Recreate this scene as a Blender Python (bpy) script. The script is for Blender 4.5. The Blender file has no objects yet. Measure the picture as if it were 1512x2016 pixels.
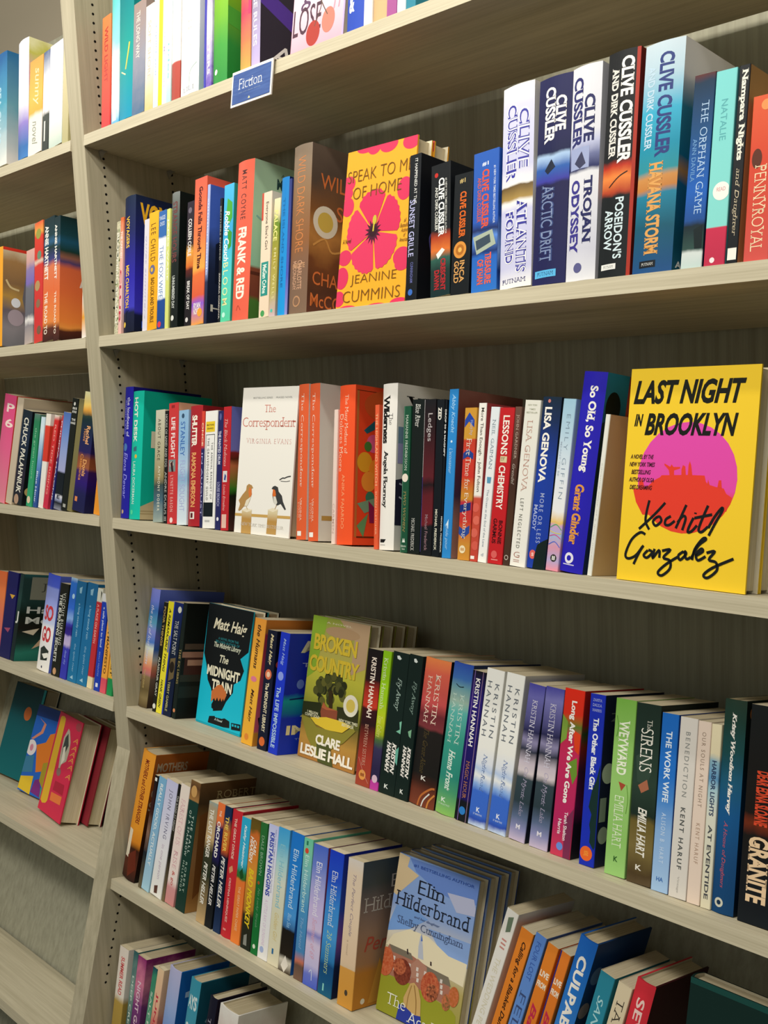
import bpy, bmesh, math, random
from mathutils import Vector, Matrix, Euler
random.seed(7)
SC = bpy.context.scene
COL = SC.collection
R = math.radians

# ------------------------------------------------------------------ camera
cam_d = bpy.data.cameras.new('camera'); cam = bpy.data.objects.new('camera', cam_d); COL.objects.link(cam)
cam_d.sensor_fit = 'VERTICAL'; cam_d.sensor_height = 24.0
cam_d.lens = 2150.0 / 2016.0 * 24.0
cam_d.clip_start = 0.02
cam.matrix_world = Matrix([[0.687622, -0.059089, 0.72366, 1.930843], [0.724747, 0.11597, -0.679186, -1.048516], [-0.04379, 0.991493, 0.122569, 1.579512], [0.0, 0.0, 0.0, 1.0]])
SC.camera = cam

# ------------------------------------------------------------------ light
SC.view_settings.view_transform = 'Standard'
SC.view_settings.look = 'None'
SC.view_settings.gamma = 1.0
SC.view_settings.use_curve_mapping = False
SC.view_settings.exposure = 0.0
world = bpy.data.worlds.new('store_ambient'); SC.world = world; world.use_nodes = True
_wn = world.node_tree; _bg = _wn.nodes['Background']; _bg.inputs[1].default_value = 1.0
_tc = _wn.nodes.new('ShaderNodeTexCoord'); _sx = _wn.nodes.new('ShaderNodeSeparateXYZ'); _wn.links.new(_tc.outputs['Generated'], _sx.inputs[0])
_mr = _wn.nodes.new('ShaderNodeMapRange'); _mr.inputs[1].default_value = -0.3; _mr.inputs[2].default_value = 0.7; _wn.links.new(_sx.outputs['Z'], _mr.inputs[0])
_cr = _wn.nodes.new('ShaderNodeValToRGB'); _wn.links.new(_mr.outputs[0], _cr.inputs[0]); _wn.links.new(_cr.outputs[0], _bg.inputs[0])
_cr.color_ramp.elements[0].color = (0.10, 0.105, 0.09, 1); _cr.color_ramp.elements[1].color = (0.40, 0.41, 0.37, 1)   # dim aisle below, brighter ceiling above

def area(name, loc, target, sx, sy, power, color=(1.0, 0.955, 0.875)):
    d = bpy.data.lights.new(name, 'AREA'); d.shape = 'RECTANGLE'; d.size = sx; d.size_y = sy
    d.energy = power; d.color = color
    o = bpy.data.objects.new(name, d); COL.objects.link(o); o.location = loc
    o.rotation_euler = (Vector(target) - Vector(loc)).to_track_quat('-Z', 'Y').to_euler()
    return o
# ceiling light strips of the store, in front of and above the shelves
area('ceiling_strip_light', (0.9, -1.75, 3.3), (0.6, 0.0, 1.25), 2.6, 0.3, 60)
# the light bar fixed along the top of the bookcases, reaching out over the front edges
area('shelf_top_light_bar', (0.75, -0.34, 2.46), (0.75, -0.05, 1.2), 1.7, 0.035, 5.5)
area('shelf_top_light_bar', (-0.75, -0.34, 2.46), (-0.75, -0.05, 1.2), 1.0, 0.035, 3.6)

# ------------------------------------------------------------------ colours and materials
def lin(h):
    c = [int(h[i:i + 2], 16) / 255 for i in (0, 2, 4)]
    return tuple(x / 12.92 if x <= 0.04045 else ((x + 0.055) / 1.055) ** 2.4 for x in c) + (1.0,)
MATS = {}
def new_mat(name, rough=0.5, spec=0.16):
    m = bpy.data.materials.new(name); m.use_nodes = True
    b = m.node_tree.nodes['Principled BSDF']
    b.inputs['Roughness'].default_value = rough
    b.inputs['Specular IOR Level'].default_value = spec
    return m, m.node_tree, b
def ink(h, rough=0.45):
    k = ('ink', h, rough)
    if k not in MATS:
        m, nt, b = new_mat('ink_' + h, rough); b.inputs['Base Color'].default_value = lin(h); MATS[k] = m
    return MATS[k]
def stops_ramp(nt, stops):
    r = nt.nodes.new('ShaderNodeValToRGB'); e = r.color_ramp.elements
    while len(e) < len(stops): e.new(0.5)
    for i, (p, c) in enumerate(stops): e[i].position = p; e[i].color = lin(c)
    return r
def cover_mat(spec, h):
    """'aabbcc' plain | 'g:0 aabbcc,.5 ddeeff' bands of print or painted light down the height | 'm:stops;amount;scale' with painterly edges | 'n:a,b,scale' mottled print"""
    k = ('cover', spec, round(h, 3))
    if k in MATS: return MATS[k]
    if spec[1] != ':':
        return ink(spec)
    m, nt, b = new_mat('printed_cover')
    tc = nt.nodes.new('ShaderNodeTexCoord')
    if spec[0] in 'gm':
        parts = spec[2:].split(';')
        st = [(float(s.split()[0]), s.split()[1]) for s in parts[0].split(',')]
        sx = nt.nodes.new('ShaderNodeSeparateXYZ'); nt.links.new(tc.outputs['Object'], sx.inputs[0])
        mp = nt.nodes.new('ShaderNodeMath'); mp.operation = 'MULTIPLY_ADD'; mp.inputs[1].default_value = -1.0 / h; mp.inputs[2].default_value = 1.0
        nt.links.new(sx.outputs['Z'], mp.inputs[0]); val = mp.outputs[0]
        if spec[0] == 'm':
            nz = nt.nodes.new('ShaderNodeTexNoise'); nz.inputs['Scale'].default_value = float(parts[2]); nz.inputs['Detail'].default_value = 5
            nt.links.new(tc.outputs['Object'], nz.inputs['Vector'])
            ma = nt.nodes.new('ShaderNodeMath'); ma.operation = 'MULTIPLY_ADD'; ma.inputs[1].default_value = float(parts[1]); ma.inputs[2].default_value = -0.5 * float(parts[1])
            nt.links.new(nz.outputs[0], ma.inputs[0])
            ad = nt.nodes.new('ShaderNodeMath'); nt.links.new(val, ad.inputs[0]); nt.links.new(ma.outputs[0], ad.inputs[1]); val = ad.outputs[0]
        r = stops_ramp(nt, st)
        nt.links.new(val, r.inputs[0]); nt.links.new(r.outputs[0], b.inputs['Base Color'])
    else:
        p = spec[2:].split(',')
        nz = nt.nodes.new('ShaderNodeTexNoise'); nz.inputs['Scale'].default_value = float(p[-1]); nz.inputs['Detail'].default_value = 6
        nt.links.new(tc.outputs['Object'], nz.inputs['Vector'])
        n = len(p) - 1
        r = stops_ramp(nt, [(0.34 + 0.32 * i / max(1, n - 1), c) for i, c in enumerate(p[:-1])])
        nt.links.new(nz.outputs[0], r.inputs[0]); nt.links.new(r.outputs[0], b.inputs['Base Color'])
    MATS[k] = m
    return m
def page_mat(a, c):
    k = ('page', a, c)
    if k not in MATS:
        m, nt, b = new_mat('paper_edges', 0.85, 0.15)
        tc = nt.nodes.new('ShaderNodeTexCoord'); mp = nt.nodes.new('ShaderNodeMapping'); mp.inputs['Scale'].default_value = (900, 9, 9)
        nz = nt.nodes.new('ShaderNodeTexNoise'); nz.inputs['Scale'].default_value = 1.0; nz.inputs['Detail'].default_value = 3
        nt.links.new(tc.outputs['Object'], mp.inputs[0]); nt.links.new(mp.outputs[0], nz.inputs['Vector'])
        r = stops_ramp(nt, [(0.3, c), (0.7, a)])
        nt.links.new(nz.outputs[0], r.inputs[0]); nt.links.new(r.outputs[0], b.inputs['Base Color']); MATS[k] = m
    return MATS[k]
def wood_mat(name, axis, base, dark, rough=0.55):
    k = ('wood', name)
    if k not in MATS:
        m, nt, b = new_mat(name, rough, 0.25)
        tc = nt.nodes.new('ShaderNodeTexCoord'); mp = nt.nodes.new('ShaderNodeMapping')
        s = [70.0, 70.0, 160.0]; s[axis] = 2.2; mp.inputs['Scale'].default_value = s
        if axis == 2: mp.inputs['Scale'].default_value = (60, 60, 1.8)
        nz = nt.nodes.new('ShaderNodeTexNoise'); nz.inputs['Scale'].default_value = 1.6; nz.inputs['Detail'].default_value = 8; nz.inputs['Roughness'].default_value = 0.65
        nt.links.new(tc.outputs['Object'], mp.inputs[0]); nt.links.new(mp.outputs[0], nz.inputs['Vector'])
        r = stops_ramp(nt, [(0.28, dark), (0.62, base)])
        nt.links.new(nz.outputs[0], r.inputs[0]); nt.links.new(r.outputs[0], b.inputs['Base Color'])
        bp = nt.nodes.new('ShaderNodeBump'); bp.inputs['Strength'].default_value = 0.12; bp.inputs['Distance'].default_value = 0.001
        nt.links.new(nz.outputs[0], bp.inputs['Height']); nt.links.new(bp.outputs[0], b.inputs['Normal'])
        MATS[k] = m
    return MATS[k]

# ------------------------------------------------------------------ mesh helpers
class MB:
    """collects polygons with materials and links them as ONE mesh object"""
    def __init__(self): self.v = []; self.f = []; self.mi = []; self.mats = []
    def m(self, mat):
        if mat not in self.mats: self.mats.append(mat)
        return self.mats.index(mat)
    def poly(self, pts, mat):
        b = len(self.v); self.v += [tuple(p) for p in pts]; self.f.append(tuple(range(b, b + len(pts)))); self.mi.append(self.m(mat))
    def mesh(self, verts, faces, mat):
        b = len(self.v); self.v += [tuple(p) for p in verts]
        for f in faces: self.f.append(tuple(b + i for i in f)); self.mi.append(self.m(mat))
    def box(self, a, c, mat):
        x0, y0, z0 = a; x1, y1, z1 = c
        self.mesh([(x0, y0, z0), (x1, y0, z0), (x1, y1, z0), (x0, y1, z0), (x0, y0, z1), (x1, y0, z1), (x1, y1, z1), (x0, y1, z1)],
                  [(0, 3, 2, 1), (4, 5, 6, 7), (0, 1, 5, 4), (1, 2, 6, 5), (2, 3, 7, 6), (3, 0, 4, 7)], mat)
    def build(self, name, parent=None, loc=(0, 0, 0), rot=None, mw=None):
        me = bpy.data.meshes.new(name); me.from_pydata(self.v, [], self.f)
        for mt in self.mats: me.materials.append(mt)
        me.polygons.foreach_set('material_index', self.mi); me.update()
        o = bpy.data.objects.new(name, me); COL.objects.link(o)
        o.location = loc
        if rot: o.rotation_euler = rot
        if mw is not None: o.matrix_world = mw
        if parent: o.parent = parent
        return o
def tag(o, label=None, cat=None, group=None, kind=None):
    if label: o['label'] = label
    if cat: o['category'] = cat
    if group: o['group'] = group
    if kind: o['kind'] = kind
    return o
def empty(name, mw, parent=None):
    o = bpy.data.objects.new(name, None); COL.objects.link(o); o.empty_display_size = 0.03
    o.matrix_world = mw
    return o

# ------------------------------------------------------------------ lettering
TEXTS = {}
def want(text, style): TEXTS.setdefault((text, style), None)
def make_texts():
    """all lettering is laid out in one pass; every string becomes vertices and faces in a unit box"""
    obs = []
    for (text, style) in TEXTS:
        cu = bpy.data.curves.new('lettering', 'FONT'); cu.body = text; cu.resolution_u = 3 if len(text) < 24 else 2
        cu.offset = 0.022 if 'b' in style else (0.036 if 'B' in style else (-0.014 if 't' in style or 's' in style else 0.004))
        cu.shear = 0.28 if 'i' in style else 0.0
        if 'w' in style: cu.space_character = 1.35
        if 'n' in style: cu.space_character = 0.9
        cu.space_line = 0.85
        cu.align_x = 'CENTER'
        o = bpy.data.objects.new('lettering', cu); COL.objects.link(o); obs.append(((text, style), o, cu))
    bpy.context.view_layer.update()
    dg = bpy.context.evaluated_depsgraph_get()
    for key, o, cu in obs:
        me = o.evaluated_get(dg).to_mesh()
        vs = [(v.co.x, v.co.y) for v in me.vertices]; fs = [tuple(p.vertices) for p in me.polygons]
        if 's' in key[1]:
            cnt = {}
            for f in fs:
                for i in range(len(f)):
                    e = (f[i], f[(i + 1) % len(f)]); kk = (min(e), max(e)); cnt[kk] = cnt.get(kk, 0) + 1
            pos = {}
            def pk(i): return (round(vs[i][0], 4), round(vs[i][1], 4))
            cnt2 = {}
            for (a, c), n in cnt.items():
                kk = tuple(sorted((pk(a), pk(c)))); cnt2[kk] = cnt2.get(kk, 0) + n
            sh = cu.shear
            for (p, q), n in cnt2.items():
                if n == 1 and abs(p[1] - q[1]) < 0.004 and 0.045 < abs(p[0] - q[0]) < 0.2:
                    x0, x1 = min(p[0], q[0]), max(p[0], q[0]); y = p[1]
                    # is the glyph above (foot) or below (top) this edge
                    up = sum(1 for vx, vy in vs if x0 - 0.01 <= vx - sh * (vy - y) <= x1 + 0.01 and vy > y + 0.02)
                    dn = sum(1 for vx, vy in vs if x0 - 0.01 <= vx - sh * (vy - y) <= x1 + 0.01 and vy < y - 0.02)
                    s = 0.05 if up >= dn else -0.05
                    b = len(vs); e = 0.085
                    vs += [(x0 - e, y), (x1 + e, y), (x1 + e, y + s), (x0 - e, y + s)]
                    fs.append((b, b + 1, b + 2, b + 3) if s > 0 else (b + 3, b + 2, b + 1, b))
        o.to_mesh_clear()
        if not vs: TEXTS[key] = ([], [], 1.0); continue
        x0 = min(v[0] for v in vs); x1 = max(v[0] for v in vs); y0 = min(v[1] for v in vs); y1 = max(v[1] for v in vs)
        W, H = max(x1 - x0, 1e-4), max(y1 - y0, 1e-4)
        TEXTS[key] = ([((x - x0) / W, (y - y0) / H) for x, y in vs], fs, W / H)
    for key, o, cu in obs:
        bpy.data.objects.remove(o); bpy.data.curves.remove(cu)

# ------------------------------------------------------------------ shelf frames: every shelf is tipped back a little so that books lean into the case
ROWS = {'A': (0.0, 2.0468, 9.0, 0.004), 'B': (0.0, 1.6796, 9.0, 0.004), 'C': (0.0, 1.3337, 8.5, 0.009), 'D': (0.0, 0.9597, 11.5, 0.022), 'E': (-0.0618, 0.6254, 11.5, 0.02), 'F': (-0.1619, 0.2754, 11.5, 0.02)}
SHELF_T = 0.0204
def frame(row):
    y, z, a, _s = ROWS[row]; a = R(a)
    return Matrix(((1, 0, 0, 0), (0, math.cos(a), math.sin(a), y), (0, -math.sin(a), math.cos(a), z), (0, 0, 0, 1)))
DEPTH = {'p': 0.136, 'h': 0.156, 'm': 0.106}
def clip_u(verts, faces, us):
    """cut faces along given u lines so lettering can follow a rounded spine"""
    bm = bmesh.new(); vv = [bm.verts.new((a, b, 0)) for a, b in verts]
    for f in faces:
        try: bm.faces.new([vv[i] for i in f])
        except ValueError: pass
    for u in us:
        bmesh.ops.bisect_plane(bm, geom=bm.verts[:] + bm.edges[:] + bm.faces[:], plane_co=(u, 0, 0), plane_no=(1, 0, 0))
    bm.verts.index_update()
    r = [(v.co.x, v.co.y) for v in bm.verts], [[v.index for v in f.verts] for f in bm.faces]
    bm.free(); return r

def clip_box(pts, faces, lo, hi):
    """keep only what lies on the printed face"""
    if all(lo <= a <= hi and 0.0 <= b <= 1.0 for a, b in pts): return pts, faces
    out = []; of = []
    for f in faces:
        P = [pts[i] for i in f]
        for ax, lim, sg in ((0, lo, 1), (0, hi, -1), (1, 0.0, 1), (1, 1.0, -1)):
            Q = []
            for i in range(len(P)):
                p, q = P[i], P[(i + 1) % len(P)]
                ip, iq = (p[ax] - lim) * sg >= 0, (q[ax] - lim) * sg >= 0
                if ip: Q.append(p)
                if ip != iq:
                    t = (lim - p[ax]) / (q[ax] - p[ax]); Q.append((p[0] + t * (q[0] - p[0]), p[1] + t * (q[1] - p[1])))
            P = Q
            if len(P) < 3: break
        if len(P) >= 3:
            b = len(out); out += P; of.append(tuple(range(b, b + len(P))))
    return out, of

def circle(u, v, ru, rv, n=28, a0=0.0, a1=360.0):
    return [(u + ru * math.cos(R(a0 + (a1 - a0) * i / n)), v + rv * math.sin(R(a0 + (a1 - a0) * i / n))) for i in range(n)]

def stroke(pts, wid, asp):
    """a ribbon along a smoothed polyline in (u,v); asp = width/height of the surface; wid in v units"""
    P = [Vector((p[0] * asp, p[1])) for p in pts]
    Q = []
    for i in range(len(P) - 1):
        p0, p1, p2, p3 = P[max(i - 1, 0)], P[i], P[i + 1], P[min(i + 2, len(P) - 1)]
        n = 5 if len(P) > 2 else 1
        for k in range(n):
            t = k / n
            Q.append(0.5 * ((2 * p1) + (p2 - p0) * t + (2 * p0 - 5 * p1 + 4 * p2 - p3) * t * t + (3 * p1 - p0 - 3 * p2 + p3) * t ** 3))
    Q.append(P[-1]); L = []; Rr = []
    for i, q in enumerate(Q):
        d = (Q[min(i + 1, len(Q) - 1)] - Q[max(i - 1, 0)])
        d = d.normalized() if d.length > 1e-9 else Vector((1, 0))
        nn = Vector((-d.y, d.x)) * wid * 0.5
        L.append(((q + nn).x / asp, (q + nn).y)); Rr.append(((q - nn).x / asp, (q - nn).y))
    return [[L[i], L[i + 1], Rr[i + 1], Rr[i]] for i in range(len(Q) - 1)]

def make_book(mw, kind, w, h, d, spine, front, items, label, group, back=None, pages=('dccfb0', 'bfb090'), name='book'):
    """a book in its own frame: spine towards -y, front cover towards +x, standing on z = 0"""
    root = empty(name, mw); tag(root, label, 'book', group)
    t = 0.0026 if kind == 'h' else 0.0006
    t = min(t, w * 0.2)
    ov = 0.003 if kind == 'h' else 0.0
    sm, fm, km = cover_mat(spine, h), cover_mat(front or spine, h), cover_mat(back or spine, h)
    if kind == 'h':
        bulge = min(0.10 * w, 0.0035); n = 10
        sp = [(w * i / n, bulge * (1 - math.sin(math.pi * i / n))) for i in range(n + 1)]
    else:
        r = min(0.0011, w * 0.22)
        sp = [(0, r), (0.29 * r, 0.29 * r), (r, 0), (w - r, 0), (w - 0.29 * r, 0.29 * r), (w, r)]
    outer = [(0, d)] + sp + [(w, d)]
    cx = w / 2
    def inset(i):
        x, y = outer[i]
        if i == 0: return (t, d)
        if i == len(outer) - 1: return (w - t, d)
        return (t + x * (w - 2 * t) / w, y + t)
    inner = [inset(i) for i in range(len(outer))]
    mb = MB(); N = len(outer)
    board = ink('cfc2a4') if kind != 'h' else None
    for i in range(N - 1):
        a, b = outer[i], outer[i + 1]; ai, bi = inner[i], inner[i + 1]
        mt = km if i == 0 else (fm if i == N - 2 else sm)
        mb.poly([(a[0], a[1], 0), (b[0], b[1], 0), (b[0], b[1], h), (a[0], a[1], h)], mt)
        mb.poly([(ai[0], ai[1], 0), (ai[0], ai[1], h), (bi[0], bi[1], h), (bi[0], bi[1], 0)], ink('d8ceb4'))
        mb.poly([(a[0], a[1], h), (b[0], b[1], h), (bi[0], bi[1], h), (ai[0], ai[1], h)], board or mt)
        mb.poly([(a[0], a[1], 0), (ai[0], ai[1], 0), (bi[0], bi[1], 0), (b[0], b[1], 0)], board or mt)
    for i, mt in ((0, km), (N - 1, fm)):
        a, b = outer[i], inner[i]
        mb.poly([(a[0], a[1], 0), (b[0], b[1], 0), (b[0], b[1], h), (a[0], a[1], h)] if i else [(a[0], a[1], 0), (a[0], a[1], h), (b[0], b[1], h), (b[0], b[1], 0)], mt)
    y0 = sp[-1][1]
    lay = [0.00012]
    def spt(u, v):
        u = min(max(u, 0.0), 1.0); x = u * w
        if kind == 'h':
            for i in range(len(sp) - 1):
                if sp[i][0] <= x <= sp[i + 1][0] + 1e-9:
                    k = (x - sp[i][0]) / max(sp[i + 1][0] - sp[i][0], 1e-9); y = sp[i][1] * (1 - k) + sp[i + 1][1] * k; break
        else:
            y = 0.0; x = min(max(x, 0.0006), w - 0.0006)
        return (x, y - lay[0], h * (1 - v))
    def fpt(u, v): return (w + lay[0], y0 + u * (d - y0), h * (1 - v))
    cuts = [i / 10 for i in range(1, 10)] if kind == 'h' else []
    def put(on, pts, faces, mat):
        pts, faces = clip_box(pts, faces, 0.0, 1.0)
        if not faces: return
        if on == 's' and cuts and len(pts): pts, faces = clip_u(pts, faces, cuts)
        f = spt if on == 's' else fpt
        mb.mesh([f(u, v) for u, v in pts], faces, mat)
        lay[0] += 0.000015
    asp = (d - y0) / h; aspS = w / h
    for it in items:
        c = it[0]
        if c == 't':
            _, text, v0, v1, u, hu, col, st = it
            pts, fs, _r = TEXTS[(text, st)]
            put('s', [(u - hu / 2 + y * hu, v0 + x * (v1 - v0)) for x, y in pts], fs, ink(col))
        elif c == 'T':
            _, text, u0, u1, v, hv, col, st = it
            pts, fs, _r = TEXTS[(text, st)]
            put('f', [(u0 + x * (u1 - u0), v + hv / 2 - y * hv) for x, y in pts], fs, ink(col))
        elif c == 'x':   # upright lettering across the spine
            _, text, u0, u1, v, hv, col, st = it
            pts, fs, _r = TEXTS[(text, st)]
            put('s', [(u0 + x * (u1 - u0), v + hv / 2 - y * hv) for x, y in pts], fs, ink(col))
        elif c in 'rR':
            _, a, b, e, f2, col = it
            put('s' if c == 'r' else 'f', [(a, f2), (e, f2), (e, b), (a, b)], [(0, 1, 2, 3)], cover_mat(col, h))
        elif c in 'oO':
            _, u, v, ru, rv, col = it
            if rv is None: rv = ru * (aspS if c == 'o' else asp)
            p = circle(u, v, ru, rv); put('s' if c == 'o' else 'f', p[::-1], [tuple(range(len(p)))], cover_mat(col, h))
        elif c in 'pP':
            _, p, col = it
            from mathutils.geometry import tessellate_polygon
            tri = tessellate_polygon([[Vector((a, b, 0)) for a, b in p]])
            put('s' if c == 'p' else 'f', list(p), [tuple(q) for q in tri], cover_mat(col, h))
        elif c in 'kK':
            _, p, wd, col = it
            qs = stroke(p, wd, aspS if c == 'k' else asp); vs = []; fs = []
            for q in qs: b = len(vs); vs += q; fs.append((b, b + 1, b + 2, b + 3))
            put('s' if c == 'k' else 'f', vs, fs, ink(col))
    # every face looks outwards
    o = mb.build('cover', root)
    pb = MB(); pm = page_mat(*pages)
    g = 0.00025
    ps = [(t + g, d - ov - 0.0004 - (0.002 if kind == 'h' else 0)), (t + g, (inner[1][1] + 0.0012)), (w - t - g, inner[1][1] + 0.0012), (w - t - g, d - ov - 0.0004 - (0.002 if kind == 'h' else 0))]
    z0, z1 = ov + 0.0002, h - ov - (0.0004 if kind != 'h' else 0.0)
    pb.box((ps[1][0], ps[1][1], z0), (ps[2][0], ps[0][1], z1), pm)
    pb.build('page_block', root)
    return root

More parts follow.
